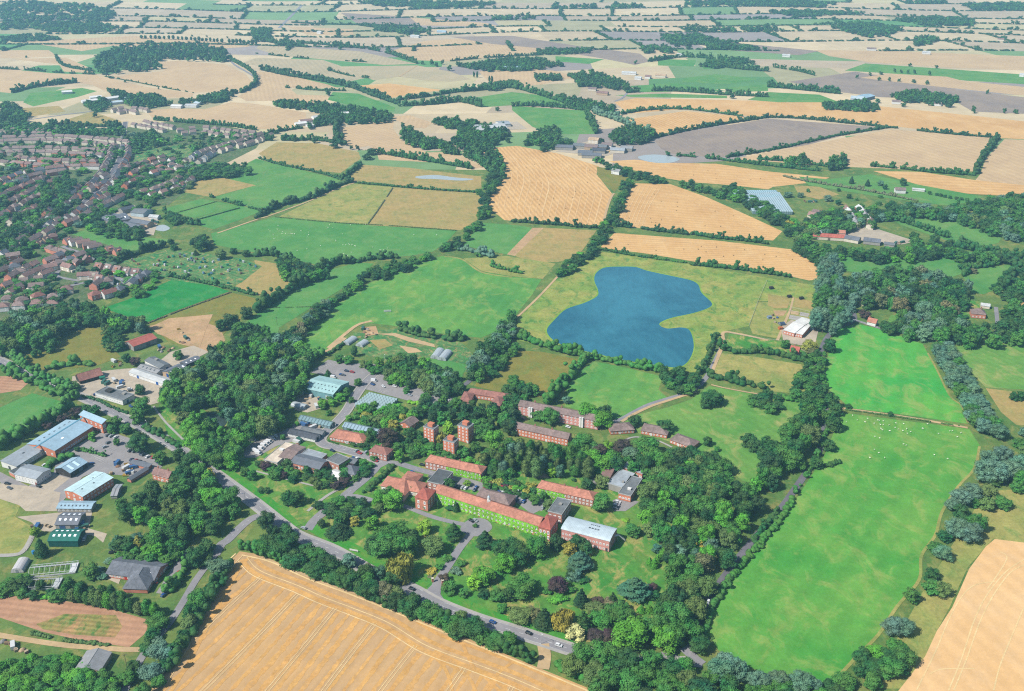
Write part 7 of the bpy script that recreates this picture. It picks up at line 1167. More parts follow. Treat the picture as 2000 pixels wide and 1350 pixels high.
ST('I 0,1050 60,1030 170,1010 250,990 370,960 470,930 540,920 620,900', 'in the large hipped row above the southern wood', 15, 0, (1, 4, 1), ('white', 'brick', 'cream', 'pink'), ('rust', 'brown', 'redbrown'), 0, False, .05); ST('I 700,970 760,960 830,950 890,940', 'at the corner of the bright green crop', 14, 0, (3, 1), ('white', 'cream', 'brick'), ('brown', 'rust'), 20, False)
ST('I 0,820 60,790 140,750 200,720', 'on the lower estate road west end', 12, 11, (0, 3), ('brick', 'white', 'cream'), ('redbrown', 'brown')); ST('I 0,950 100,900 200,880 330,870', 'in the terrace below the lower estate road', 13, 9, (0, 3, 5), ('white', 'cream', 'brick'), ('brown', 'redbrown')); ST('I 240,830 330,790 430,760 520,780', 'round the trees of the lower estate', 12, 8, (0, 3), ('brick', 'cream'), ('brown', 'redbrown'))
ST('I 70,650 130,640 190,640', 'by the western garages', 13, 8, (0, 3), ('white', 'brick'), ('redbrown', 'rust')); ST('I 130,470 200,440 300,420 400,430 470,400 560,370', 'in the terraces below the depot', 11, 9, (0, 5, 0), ('white', 'cream', 'brick', 'white'), ('slate', 'brown', 'redbrown')); ST('I 60,560 140,520 240,490', 'in the terrace at the foot of the high street', 11, 8, (5, 0), ('white', 'cream', 'brick'), ('slate', 'brown'))
ST('0,440 60,405 120,375', 'on the western estate street', 14, 13, (0, 1, 3), ('brick', 'cream', 'white'), ('brown', 'redbrown')); ST('0,400 50,375 110,350', 'on the street behind the western estate', 14, 13, (0, 1, 3), ('cream', 'brick', 'white'), ('redbrown', 'brown')); ST('0,365 60,345 130,335', 'on the long western terrace', 13, 12, (0, 3), ('white', 'cream', 'brick'), ('redbrown', 'brown', 'slate'))
ST('20,318 100,324 200,326', 'on the northern estate street', 14, 14, (0, 1, 3), ('white', 'cream', 'brick'), ('brown', 'redbrown')); ST('0,300 80,298 170,302 225,305', 'on the second northern street', 14, 14, (0, 1, 3), ('white', 'white', 'cream', 'brick'), ('brown', 'redbrown', 'rust')); ST('0,278 90,275 190,280 235,285', 'on the outermost northern street', 14, 14, (0, 1, 3), ('white', 'cream', 'white'), ('brown', 'slate')); ST('0,262 60,262 120,262', 'on the close under the northern trees', 14, 12, (0, 1), ('cream', 'brick'), ('brown', 'redbrown'))
ST('225,370 260,350 310,335 360,325', 'in the middle village', 15, 13, (0, 1, 4), ('white', 'cream', 'brick', 'orange'), ('rust', 'redbrown', 'brown')); ST('235,345 290,325 340,312', 'on the street above the middle village', 15, 12, (0, 1), ('white', 'cream', 'brick'), ('rust', 'brown')); ST('280,385 330,372 370,350', 'in the gardens facing the grazing fields', 16, 11, (0, 1), ('white', 'white', 'cream'), ('rust', 'redbrown', 'terra'))
ST('375,322 400,305 440,292 480,282 520,268', 'in the row climbing to the upper village', 13, 11, (0, 5), ('white', 'white', 'cream'), ('slate', 'brown', 'ltgrey')); ST('350,262 400,258 450,265 500,268', 'in the upper village', 16, 14, (0, 1), ('cream', 'brick', 'orange', 'white'), ('rust', 'redbrown', 'brown')); ST('270,245 300,250 330,256', 'at the top of the high street', 14, 12, (0, 1), ('white', 'orange', 'brick'), ('rust', 'redbrown')); ST('225,222 250,218 280,222', 'in the hamlet above the yellowing field', 14, 12, (0, 1), ('white', 'brick', 'cream'), ('rust', 'redbrown'))
ST('10,660 30,672 20,690', 'by the bend of the main road', 14, 0, (0, 4), ('white',), ('slate', 'brown'), both=False); ST('L 340,330 420,345 480,330', 'among the nursery gardens', 14, 8, (0, 3), ('white', 'cream'), ('redbrown', 'brown', 'ltgrey')); ST('L 640,285 690,330 730,400 720,440', 'in the lane beside the nursery gardens', 13, 9, (0, 3), ('cream', 'brick', 'cream'), ('ltgrey', 'redbrown', 'grey'))
ST('70,425 110,400 160,375 215,350', 'among the big village trees', 15, 11, (0, 1, 3), ('white', 'cream', 'brick'), ('brown', 'slate')); ST('120,440 180,410 225,388', 'between big trees and high street', 14, 10, (0, 3), ('white', 'cream', 'white'), ('brown', 'redbrown')); ST('20,470 60,450 100,430', 'below the big village trees', 13, 9, (0, 5), ('cream', 'white', 'brick'), ('slate', 'brown'))
ST('0,540 50,530 110,515 150,500', 'on the street west of the new estate', 13, 11, (0, 1, 3), ('white', 'cream', 'brick'), ('brown', 'slate')); ST('0,600 60,595 110,590', 'on the southern estate close', 14, 10, (1, 4), ('cream', 'white'), ('brown', 'redbrown'))
def build_houses():
    W = {'brown': 'brown', 'redbrown': 'red-brown', 'rust': 'rust-red', 'slate': 'slate-grey', 'tan': 'tan', 'terra': 'orange-red', 'ltgrey': 'pale grey', 'grey': 'grey'}
    WW = {'white': 'white', 'cream': 'cream', 'brick': 'brick', 'darkbrick': 'dark brick', 'tan': 'tan brick', 'orange': 'orange brick', 'pink': 'pink'}
    for d in HOUSES: d['sx'], d['sy'] = pix(d['p'])
    hs = [d for d in HOUSES if -15 < d['sx'] < 2015]; hs.sort(key=lambda d: -d['sy']); out = []
    for d in hs:
        if all((d['p'] - e['p']).length > 10.5 for e in out): out.append(d)
    more = out[300:]; hs = out[:300]
    for d in hs: d['label'] = '%s house with %s roof %s' % (WW[d['w']], W[d['r']], d['place']); d['group'] = None
    for d in hs:
        if len(d['label'].split()) > 15: d['label'] = '%s house %s' % (WW[d['w']], d['place'])
    finish_labels(hs)
    for k, d in enumerate(hs):
        pr = HP[d['t']]; o = thing('house', d['label'], 'house', d['p'] + Vector((0, 0, .3)), d['rot'], d['group'] or 'village houses')
        cw, cr = KC(d['w'], rnd.uniform(.95, 1.15)), KC(d['r'], rnd.uniform(.8, 1.2)); par = {}
        for nm, me, kk in pr['parts']:
            par[nm] = link(nm, me, par['roof'] if nm in ('chimney', 'dormer') else o, (pr['L'] * .3, 0, 0) if nm == 'chimney' else None, 0, None, {'w': cw, 'r': cr, 'c': KC('darkbrick')}[kk])
        if d['sy'] > 500:
            for x in (-.28, .28):
                for z in ((1.5, 3.9) if pr['h'] > 4.2 else (1.5,)):
                    win(o, x * pr['L'], -pr['W'] / 2, z, 1.5, 1.2, 0, W_, False); win(o, x * pr['L'], pr['W'] / 2, z, 1.5, 1.2, math.pi, W_, False)
    if more:
        m = MB()
        for d in more:
            pr = HP[d['t']]; M = Matrix.Translation(d['p']) @ Matrix.Rotation(d['rot'], 4, 'Z')
            for nm, me, kk in pr['parts'][:2]:
                m.add([M @ v.co for v in me.vertices], [tuple(p.vertices) for p in me.polygons], 0 if nm == 'wall' else 1)
        tag(link('distant_houses', m.mesh('distant_houses', [plain_mat('far_wall', rgb=KC('cream')), plain_mat('far_roof', rgb=KC('brown'))])), 'farthest roofs of the village', None, None, 'stuff')
build_houses()
# ---------------------------------------------------------------- cars, vans, sheep, bales, lamps and other small things
def car_meshes(van=False):
    L, Wd = (5.4, 2.0) if van else (4.3, 1.75)
    prof = [(-L / 2, .35), (-L / 2, 1.0), (-L / 2 + .2, 1.1), (L / 2 - .9 if not van else L / 2 - .5, 1.0), (L / 2 - .05, .8), (L / 2, .35)]
    top = [(-L / 2 + .15, 1.08), (-L / 2 + .5, 1.5), (.5, 1.5), (1.15, 1.0)] if not van else [(-L / 2 + .05, 1.05), (-L / 2 + .12, 2.3), (L / 2 - 1.3, 2.3), (L / 2 - .5, 1.05)]
    def pr(m, p, w, mi=0):
        n = len(p); m.add([(x, -w, z) for x, z in p] + [(x, w, z) for x, z in p], [tuple(range(n)), tuple(range(2 * n - 1, n - 1, -1))] + [(i, n + i, n + (i + 1) % n, (i + 1) % n) for i in range(n)], mi)
    b = MB(); pr(b, prof, Wd / 2)
    r = MB(); pr(r, [(x * .98, z + .02) for x, z in top[1:3]] + [(x, z + .07) for x, z in top[1:3][::-1]], Wd / 2 - .12) if not van else pr(r, top, Wd / 2 - .04)
    g = MB(); pr(g, top if not van else [(L / 2 - 1.25, 1.25), (L / 2 - 1.2, 2.1), (L / 2 - .95, 2.1), (L / 2 - .42, 1.25)], Wd / 2 - .1 if not van else Wd / 2 - .02)
    w = MB(); w.tube((0, -.1, 0), (0, .1, 0), .32, .32, 10)
    return b.mesh('body', [PAINT]), r.mesh('car_roof', [PAINT]), g.mesh('window', [PANE]), w.mesh('wheel', [TYRE]), L, Wd
CAR, VAN = car_meshes(), car_meshes(True)
CC = dict(white=(245, 245, 245), silver=(180, 186, 190), black=(28, 28, 32), blue=(40, 84, 150), red=(190, 40, 44), grey=(110, 114, 120), navy=(30, 44, 84), green=(40, 90, 70))
VEH = []
def cars(s, place, head, van=False):
    """'A x,y,colour' - parked or driving; head: heading as a line of two surveyed points or degrees"""
    t = None
    if isinstance(head, str): a, b = G(head); rot = math.atan2(b.y - a.y, b.x - a.x)
    else: rot = R(head)
    for w in s.split():
        if w in TILE: t = TILE[w]; continue
        x, y, c = w.split(','); p = P(t[0] + float(x) / 3.97, t[1] + float(y) / 3.97)
        VEH.append(dict(p=p, rot=rot + rnd.uniform(-.06, .06), c=c, van=van, label='%s %s %s' % (c, 'minibus' if van else 'car', place), sx=pix(p)[0], group=None))
MRD = 'F 1200,560 1985,880'
cars('F 370,92,silver', 'turning out of the campus road', 'F 400,100 300,60'); cars('F 1210,565,black', 'on the main road behind the roadside trees', MRD); cars('F 1835,822,blue', 'on the main road below the drive mouth', MRD); cars('G 130,908,black', 'on the main road near the sandy gateway', 'G 0,880 300,985'); cars('G 362,1002,white', 'on the main road before the crossroads wood', 'G 0,880 400,1015')
cars('A 272,326,white 415,378,white', 'on the main road past the western field', 'A 200,285 430,390'); cars('D 410,812,black', 'on the narrow lane', 'D 450,720 380,870'); cars('G 1520,668,white', 'on the shaded lane by the hedge', 'G 1540,600 1490,740'); cars('F 1670,36,black 1700,34,silver', 'parked on the turning circle', 'F 1650,30 1680,50'); cars('L 665,1142,white', 'at the lane fork', 'L 640,1150 690,1130')
cars('A 835,762,grey 862,768,silver 898,777,white 840,818,grey', 'in the top bays of the brick hall car park', 'A 820,770 850,752'); cars('A 815,852,silver', 'alone in the middle bays of the brick hall car park', 'A 790,860 840,840'); cars('A 425,914,navy 457,907,red 490,890,black', 'beside the long brick hall', 'A 420,900 450,918'); cars('A 350,992,white 710,982,blue', 'by the timber barn', 'A 690,990 730,972')
cars('A 1010,882,black 1042,886,grey 1100,907,navy 1112,912,grey 1147,927,white 1187,932,red', 'in the row under the big roadside tree', 'A 1090,915 1120,895'); cars('A 1022,952,navy 1052,958,red 1080,966,black 1110,976,grey', 'in the row beside the garden yard', 'A 1010,960 1035,940'); cars('A 1230,977,blue 1015,538,blue', 'parked singly near the main road', 'A 1000,530 1030,548'); cars('A 10,215,navy', 'leaving the picture along the main road', 'A 0,205 50,225')
cars('B 905,363,black 1075,381,white 1130,345,navy 1460,377,white 1192,450,silver', 'scattered in the large car park', 'B 1060,378 1090,385'); cars('B 1470,468,white 1465,480,silver 1478,490,white 1455,492,grey', 'in the corner row by the red U-shaped hall', 'B 1450,470 1480,478'); cars('B 915,339,white 600,312,white', 'in the large car park', 'B 900,338 930,342', True); cars('B 400,650,white', 'parked by the long glasshouse', 'B 380,645 420,655', True)
cars('B 785,942,white 780,882,silver 857,892,silver 1015,927,navy', 'on the street forecourt', 'B 770,890 800,872'); cars('B 1550,1157,navy 1577,1162,black 1602,1167,silver 1627,1172,white', 'in the first row of the courtyard', 'B 1545,1165 1560,1150'); cars('B 1697,1186,navy 1708,1166,blue 1770,1177,red 1812,1120,grey', 'in the middle of the courtyard', 'B 1690,1190 1715,1160'); cars('B 1880,1162,black 1910,1165,red 1890,1206,blue 1920,1208,white 1970,1168,red', 'in the far row of the courtyard', 'B 1880,1200 1900,1205')
cars('C 45,1197,white 30,1242,silver 35,1266,navy 68,1272,white 92,1276,blue 240,1322,silver', 'at the eastern end of the courtyard', 'C 30,1250 45,1230'); cars('C 85,632,grey 435,697,white', 'outside the halls by the grey roof', 'C 420,690 450,700'); cars('C 820,1278,white 815,1292,silver 808,1306,white 803,1318,black 800,1330,grey', 'in the small staff car park', 'C 800,1285 840,1292')
cars('A 1925,822,white 1960,797,white 1975,880,white B 15,892,white 38,866,white 60,842,white 82,826,white 102,812,white 122,786,white 145,770,white 20,905,white', 'in the minibus yard', 'A 1900,815 1950,828', True)
cars('E 870,282,black', 'on the rough grass by the school', 20); cars('E 1292,402,black', 'by the school entrance', 'E 1270,400 1310,405'); cars('E 1225,460,red 1207,475,navy 1200,515,red', 'in the bays beside the school', 'E 1200,455 1245,465'); cars('E 1390,437,red 1450,385,blue 1400,235,red 1482,322,navy 1270,612,blue', 'along the school car park edge', 'E 1380,445 1405,425'); cars('E 665,160,silver 655,178,white', 'beside the green barn', 'E 655,180 670,150')
def street_cars(s, n, place):
    q = smooth(G(s), 5)
    for k in range(n):
        i = rnd.randrange(len(q) - 1); d = q[i + 1] - q[i]; d.normalize(); p = q[i].lerp(q[i + 1], rnd.random()) + Vector((-d.y, d.x, 0)) * rnd.choice((-2.2, 2.2, 6, -6))
        c = rnd.choice(('white', 'silver', 'black', 'blue', 'red', 'grey', 'navy')); VEH.append(dict(p=p, rot=math.atan2(d.y, d.x), c=c, van=False, label='%s car %s' % (c, place), sx=pix(p)[0], group=None))
street_cars('238,285 228,320 190,372 150,405 100,440 40,475', 18, 'on the village high street'); street_cars('I 480,560 560,590 720,640 700,680 560,690', 10, 'in the new estate close'); street_cars('I 880,800 960,830 940,880 850,910 780,940', 9, 'round the turning head of the new estate'); street_cars('60,575 130,560 200,545', 8, 'on the lower estate street'); street_cars('0,430 60,400 120,370 200,350', 8, 'on the western estate street'); street_cars('A 0,1120 100,1130 250,1190', 4, 'on the sandy track to the sheds'); street_cars('A 700,480 900,440 1060,420', 5, 'in the workshop yard'); street_cars('B 620,850 760,900 900,940 1250,1020 1390,1055', 9, 'along the campus street'); street_cars('B 600,270 760,300 900,330 1050,400', 6, 'in the western half of the large car park'); street_cars('B 1250,420 1380,440 1500,440', 6, 'in the eastern half of the large car park')
finish_labels(VEH)
for v in VEH:
    b, r, g, w, L, Wd = VAN if v['van'] else CAR
    o = thing('minibus' if v['van'] else 'car', v['label'], 'minibus' if v['van'] else 'car', v['p'] + Vector((0, 0, ZC[0] + .03)), v['rot'], v['group'] or 'vehicles of the campus')
    c = C(*CC[v['c']]); link('body', b, o, None, 0, None, c); link('cab_roof', r, o, None, 0, None, c); link('window', g, o)
    for sx in (-L * .3, L * .31):
        for sy in (-Wd / 2 + .1, Wd / 2 - .1): link('wheel', w, o, (sx, sy, .32))
# sheep: one body each, as connected tapering rings
def sheep_mesh():
    m = MB(); rings = [(-.62, .62, .06), (-.55, .62, .24), (-.2, .62, .33), (.25, .62, .32), (.45, .68, .24), (.62, .82, .15), (.78, .84, .13), (.95, .74, .07)]; n = 8; V = []
    for x, z, r in rings: V += [(x, math.cos(6.283 * k / n) * r * .85, z + math.sin(6.283 * k / n) * r) for k in range(n)]
    Fc = [(i * n + k, i * n + (k + 1) % n, (i + 1) * n + (k + 1) % n, (i + 1) * n + k) for i in range(len(rings) - 1) for k in range(n)] + [tuple(range(n - 1, -1, -1)), tuple(range((len(rings) - 1) * n, len(rings) * n))]
    m.add(V, Fc)
    for x in (-.42, .32):
        for y in (-.14, .14): m.tube((x, y, .42), (x + .03, y, 0), .07, .04, 5)
    return m.mesh('sheep', [WOOL])
SHEEP = sheep_mesh()
def flock(s, n, label, pts='', k=1.0):
    poly = px(s); xs = [p[0] for p in poly]; ys = [p[1] for p in poly]; q = px(pts) if pts else []
    while len(q) < n:
        if q and rnd.random() < .5: a = rnd.choice(q); p = (a[0] + rnd.gauss(0, 8), a[1] + rnd.gauss(0, 4))
        else: p = (rnd.uniform(min(xs), max(xs)), rnd.uniform(min(ys), max(ys)))
        if inside(p, poly): q.append(p)
    for p in q:
        o = link('sheep', SHEEP, None, P(*p) + Vector((0, 0, .5)), rnd.uniform(0, 6.28), (k * .85,) * 3, (.58, .55, .47, 1)); tag(o, label, 'sheep', 'flock: ' + label)
flock('1640,812 1880,850 1880,900 1700,900', 42, 'white sheep grazing on the long bright green meadow', 'D 655,608 770,632 752,660 822,670 850,645 862,648 893,652 870,680 893,680 937,683 885,722 940,728 828,772 990,668 1050,672 1075,713 1078,748 1200,710 1235,675 1195,708 1408,730 1428,728 1495,743 1467,775 822,873 858,898 1392,944 605,660')
flock('430,455 540,430 860,460 740,500 560,500', 58, 'white sheep dotted over the big green pasture', 'J 570,400 415,425 350,445 300,470 250,470 135,475 30,600 110,565 500,560 620,525 720,545 745,555 770,565 905,573 1000,600 1010,615 1020,580 1005,595 665,640 680,625 710,640 735,400 850,395')
# straw bales
m = MB(); m.tube((0, -.6, .62), (0, .6, .62), .62, .62, 14); BALE = m.mesh('straw_bale', [STRAW])
def bales(s, n, label):
    poly = px(s); xs = [p[0] for p in poly]; ys = [p[1] for p in poly]; q = []
    while len(q) < n:
        p = (rnd.uniform(min(xs), max(xs)), rnd.uniform(min(ys), max(ys)))
        if inside(p, poly): q.append(p)
    for p in q: tag(link('straw_bale', BALE, None, P(*p) + Vector((0, 0, .45)), rnd.uniform(0, 3), (.95,) * 3, C(222, 184, 126)), label, 'bale', 'bales: ' + label)
bales('960,300 1080,305 1150,330 1180,385 1165,425 990,425 965,390', 18, 'round straw bale on the curving stubble rows'); bales('1235,370 1320,370 1440,420 1500,455 1220,435', 16, 'round straw bale on the broad golden stubble'); bales('1200,465 1540,495 1580,525 1220,490', 14, 'round straw bale on the stubble above the reservoir'); bales('1260,322 1580,350 1500,360 1300,340', 8, 'round straw bale on the far golden stubble')
# lamp posts, poles, sign board, gate piers, cupola, stair
m = MB(); m.tube((0, 0, 0), (0, 0, 8), .11, .07, 7); LPOLE = m.mesh('pole', [STEEL]); m = MB(); m.tube((0, 0, 7.95), (1.5, 0, 8.2), .05, .04, 6); LARM = m.mesh('arm', [STEEL]); m = MB(); m.box(1.2, 2.0, -.16, .16, 8.16, 8.32); LHEAD = m.mesh('lamp_head', [TRIM])
lamps = []
for s, pl in (('A 1145,705', 'beside the roadside path'), ('A 760,495', 'by the white flat-roofed block'), ('A 1820,1225', 'near the campus lawn'), ('A 95,195', 'by the western field'), ('A 450,380', 'opposite the western field'), ('G 225,985', 'at the sandy gateway'), ('A 1300,870', 'by the car park entrance'), ('B 690,205', 'in the large car park'), ('B 1000,190', 'at the far edge of the large car park'), ('A 1905,1280', 'by the junction'), ('B 835,665', 'on the street by the glasshouse'), ('B 620,740', 'on the street by the dark shed')):
    o = thing('street_lamp', 'tall grey street lamp ' + pl, 'street lamp', G(s)[0] + Vector((0, 0, .3)), rnd.uniform(-2.4, -1), 'street lamps of the main road and campus'); link('pole', LPOLE, o); link('arm', LARM, o); link('lamp_head', LHEAD, o, None, 0, None, (.6, .6, .58, 1))
def block(name, label, cat, s, parts, rot=0, z=.35):
    o = thing(name, label, cat, G(s)[0] + Vector((0, 0, z)), rot)
    for nm, args, mat, c in parts:
        m = MB()
        for a in args: (m.box(*a) if len(a) == 6 else m.tube(*a))
        link(nm, m.mesh(nm, [mat]), o, None, 0, None, c)
    return o
wt = KC('white')
block('sign_board', 'white low sign board on the roadside verge', 'sign', 'F 760,272', [('panel', [(-3, 3, -.08, .08, .7, 1.9)], TRIM, wt), ('post', [((-2.6, .0, 0), (-2.6, 0, .7), .07, .07)], WOOD, (.3, .28, .25, 1)), ('post', [((2.6, .0, 0), (2.6, 0, .7), .07, .07)], WOOD, (.3, .28, .25, 1))], -.3)
for s, lab in (('F 1370,505', 'western brick gate pier of the entrance drive'), ('F 1448,520', 'eastern brick gate pier of the entrance drive')): block('gate_pier', lab, 'gate pier', s, [('pier', [(-.6, .6, -.6, .6, 0, 2.6)], BRICK, KC('brick')), ('cap', [(-.75, .75, -.75, .75, 2.6, 2.85)], TRIM, KC('cream'))], .3)
c0 = P(*px('B 1805,1270')[0], 12); 
o = thing('cupola', 'white lead-capped cupola on the ridge of the ivy building', 'cupola', P(*px('B 1805,1268')[0], 11.6))
m = MB(); m.box(-1.1, 1.1, -1.1, 1.1, -1, 1.4); link('base', m.mesh('base', [TRIM]), o, None, 0, None, wt); m = MB(); m.tube((0, 0, 1.4), (0, 0, 3.6), .95, .85, 8); link('lantern', m.mesh('lantern', [TRIM]), o, None, 0, None, wt); m = MB(); m.tube((0, 0, 3.6), (0, 0, 4.5), 1.05, .5, 8).tube((0, 0, 4.5), (0, 0, 5.8), .3, .03, 6); link('dome', m.mesh('dome', [TRIM]), o, None, 0, None, KC('pale'))
a, b = P(*px('G 805,190')[0], 4), P(*px('G 835,240')[0], 0)
o = thing('fire_stair', 'white outside stair at the end of the pink library', 'stair', Vector((b.x - 1, b.y + 6, .3)), R(15))
m = MB(); [m.box(k * .45, k * .45 + .5, -.7, .7, 5.6 - k * .45, 5.75 - k * .45) for k in range(12)]; link('flight', m.mesh('flight', [TRIM]), o, None, 0, None, wt); m = MB(); m.box(-2.4, 0, -.8, .8, 5.5, 5.7); link('landing', m.mesh('landing', [TRIM]), o, None, 0, None, wt)
for y in (-.75, .75):
    m = MB(); m.add([(0, y - .04, 5.7), (5.3, y - .04, .6), (5.3, y - .04, 1.5), (0, y - .04, 6.7), (0, y + .04, 5.7), (5.3, y + .04, .6), (5.3, y + .04, 1.5), (0, y + .04, 6.7)], [(0, 1, 2, 3), (7, 6, 5, 4), (0, 4, 5, 1), (1, 5, 6, 2), (2, 6, 7, 3), (3, 7, 4, 0)]); link('balustrade', m.mesh('balustrade', [TRIM]), o, None, 0, None, wt)
for x in (-2.2, -.2): m = MB(); m.tube((x, 0, 0), (x, 0, 5.5), .12, .12, 6); link('post', m.mesh('post', [TRIM]), o, None, 0, None, wt)
# polytunnels: hooped skin over end frames
def tunnel(label, s, width, h=3.0, c=(186, 196, 200)):
    a, b = G(s)[:2]; d = b - a; L = d.length
    o = thing('polytunnel', label, 'polytunnel', (a + b) / 2 + Vector((0, 0, .3)), math.atan2(d.y, d.x)); n = 14; m = MB()
    arc = [(math.cos(math.pi * k / n) * width / 2, math.sin(math.pi * k / n) ** .8 * h) for k in range(n + 1)]
    m.prism(arc, -L / 2, L / 2); link('cover', m.mesh('cover', [PLASTIC]), o, None, 0, None, C(*c))
    for x in (-L / 2 - .06, L / 2 + .02): m = MB(); m.box(x, x + .05, -.9, .9, 0, 2.2); link('door', m.mesh('door', [TRIM]), o, None, 0, None, C(150, 156, 160))
    for k in range(int(L / 4) + 1):
        m = MB(); x = -L / 2 + k * L / max(1, int(L / 4)); pts = [(x, y * 1.012, z * 1.012) for y, z in arc]
        for p, q in zip(pts, pts[1:]): m.tube(p, q, .05, .05, 4)
        link('hoop', m.mesh('hoop', [STEEL]), o)
tunnel('ribbed pale polytunnel beside the concrete track', 'E 135,435 190,345', 8, 3.4, (210, 206, 204)); tunnel('western polytunnel of the joined pair on the mown square', 'B 1385,165 1430,105', 8.5, 3.6); tunnel('eastern polytunnel of the joined pair on the mown square', 'B 1440,178 1490,118', 8.5, 3.6); tunnel('white polytunnel in the sandy builders yard', 'B 290,520 390,548', 7, 3); tunnel('longer white polytunnel by the trial garden track', 'B 695,55 760,10', 8, 3.2); tunnel('shorter white polytunnel by the trial garden', 'B 800,70 850,38', 8, 3.2); tunnel('small dark tunnel shelter in the animal paddock', 'D 85,-100 125,-105', 6, 2.4, (70, 84, 104)); tunnel('small hooped cage beside the white roofs', 'D 305,-75 360,-70', 7, 3, (120, 140, 150))
# open glasshouse frames near the sheds
for s, lab, cc in (('E 240,435 600,400', 'bare white glasshouse frame beside the ribbed polytunnel', (226, 228, 228)), ('E 250,530 470,520', 'lower bare glasshouse frame behind the hedge trees', (200, 204, 204))):
    a, b = G(s); d = b - a; L = d.length; o = thing('bare_greenhouse', lab, 'greenhouse', (a + b) / 2 + Vector((0, 0, .3)), math.atan2(d.y, d.x)); n = int(L / 3)
    for k in range(n + 1):
        x = -L / 2 + k * L / n; m = MB()
        for p, q in (((x, -5, 0), (x, -5, 2.2)), ((x, -5, 2.2), (x, 0, 4)), ((x, 0, 4), (x, 5, 2.2)), ((x, 5, 2.2), (x, 5, 0))): m.tube(p, q, .12, .12, 5)
        link('hoop', m.mesh('hoop', [TRIM]), o, None, 0, None, C(*cc))
    for y, z in ((-5, 2.2), (0, 4), (5, 2.2)): m = MB(); m.tube((-L / 2, y, z), (L / 2, y, z), .14, .14, 5); link('rail', m.mesh('rail', [TRIM]), o, None, 0, None, C(*cc))
    m = MB(); m.box(-L / 2, L / 2, -5.1, -4.9, 0, .9).box(-L / 2, L / 2, 4.9, 5.1, 0, .9).box(L / 2 - 4, L / 2, -4.8, 4.8, .0, .8); link('base_wall', m.mesh('base_wall', [TRIM]), o, None, 0, None, C(*cc))
# sheds and clutter of the allotments
m = MB(); m.prism([(-.9, 0), (.9, 0), (.9, 1.8), (0, 2.2), (-.9, 1.8)], -1.2, 1.2); SH = m.mesh('cabin', [WOOD]); m = MB(); m.prism([(-1.05, 1.74), (0, 2.24), (1.05, 1.74), (1.05, 1.8), (0, 2.32), (-1.05, 1.8)], -1.3, 1.3); SHR = m.mesh('shed_roof', [DECK]); n = 0; rows = []
poly = px('245,512 330,490 395,497 470,507 505,519 470,550 440,558 330,543 285,533')
while n < 60:
    p = (rnd.uniform(240, 510), rnd.uniform(488, 560))
    if not inside(p, poly): continue
    n += 1; rows.append(dict(p=P(*p), sx=p[0], c=rnd.choice((('green', (40, 150, 120)), ('white', (230, 232, 230)), ('brown', (140, 110, 84)), ('grey', (150, 154, 156)), ('blue', (110, 160, 190)))), group=None, row=('upper' if p[1] < 513 else 'middle' if p[1] < 532 else 'lower')))
for r in rows: r['label'] = '%s garden shed in the %s plots of the allotments' % (r['c'][0], r['row'])
finish_labels(rows)
for r in rows:
    o = thing('garden_shed', r['label'], 'shed', r['p'] + Vector((0, 0, .3)), rnd.uniform(0, 3), r['group'] or 'allotment sheds'); link('cabin', SH, o, None, 0, None, C(*r['c'][1])); link('roof', SHR, o, None, 0, None, C(*r['c'][1], k=.8))
# animal pens: low rails beside the white roofs
def rails(label, s, h=1.1, step=3.0, c=(210, 204, 190), name='paddock_fence'):
    q = G(s); o = thing(name, label, 'fence', q[0] + Vector((0, 0, .3))); m = MB()
    for a, b in zip(q, q[1:]):
        for z in (h * .5, h): m.tube(a - q[0] + Vector((0, 0, z)), b - q[0] + Vector((0, 0, z)), .06, .06, 4)
    link('rail', m.mesh('rail', [WOOD]), o, None, 0, None, C(*c))
    for a, b in zip(q, q[1:]):
        n = max(1, int((b - a).length / step))
        for k in range(n): p = a.lerp(b, k / n) - q[0]; m = MB(); m.tube(p, p + Vector((0, 0, h + .15)), .09, .08, 5); link('post', m.mesh('post', [WOOD]), o, None, 0, None, C(*c, k=.8))
rails('pale rails of the upper animal pens', 'L 180,1040 330,1075 320,1130 160,1110 180,1040', step=8); rails('pale rails across the middle of the animal pens', 'L 170,1065 325,1100', step=6); rails('rail fence of the paddock beside the lane', '1425,652 1480,662 1535,668 1575,690', step=10); rails('rail fence below the reservoir field', '1463,637 1480,590 1498,548', step=10); rails('white rails along the western track', 'E 200,265 245,170 280,60', step=9)
for k, (s, c, nm) in enumerate((('L 165,958', (60, 56, 54), 'dark'), ('L 258,972', (56, 54, 52), 'black'), ('L 25,892', (70, 60, 56), 'brown'), ('L 10,1120', (150, 170, 190), 'blue-grey'), ('L 95,1205', (220, 130, 70), 'orange'))):
    block('animal_shelter', nm + ' small field shelter in the trodden animal paddock', 'shelter', s, [('cabin', [(-2, 2, -1.5, 1.5, 0, 2)], WOOD, C(*c)), ('roof', [(-2.3, 2.3, -1.8, 1.8, 2.0, 2.2)], DECK, C(*c, k=.8))], .3)
block('football_goal', 'white goal frame standing on the large mown playing field', 'goal', 'J 1020,1074', [('frame', [((-3.6, 0, 0), (-3.6, 0, 2.4), .1, .1), ((3.6, 0, 0), (3.6, 0, 2.4), .1, .1), ((-3.6, 0, 2.4), (3.6, 0, 2.4), .1, .1)], TRIM, wt), ('net', [(-3.6, 3.6, 1.5, 1.56, 0, 1.8)], TRIM, C(210, 220, 210))], .1)
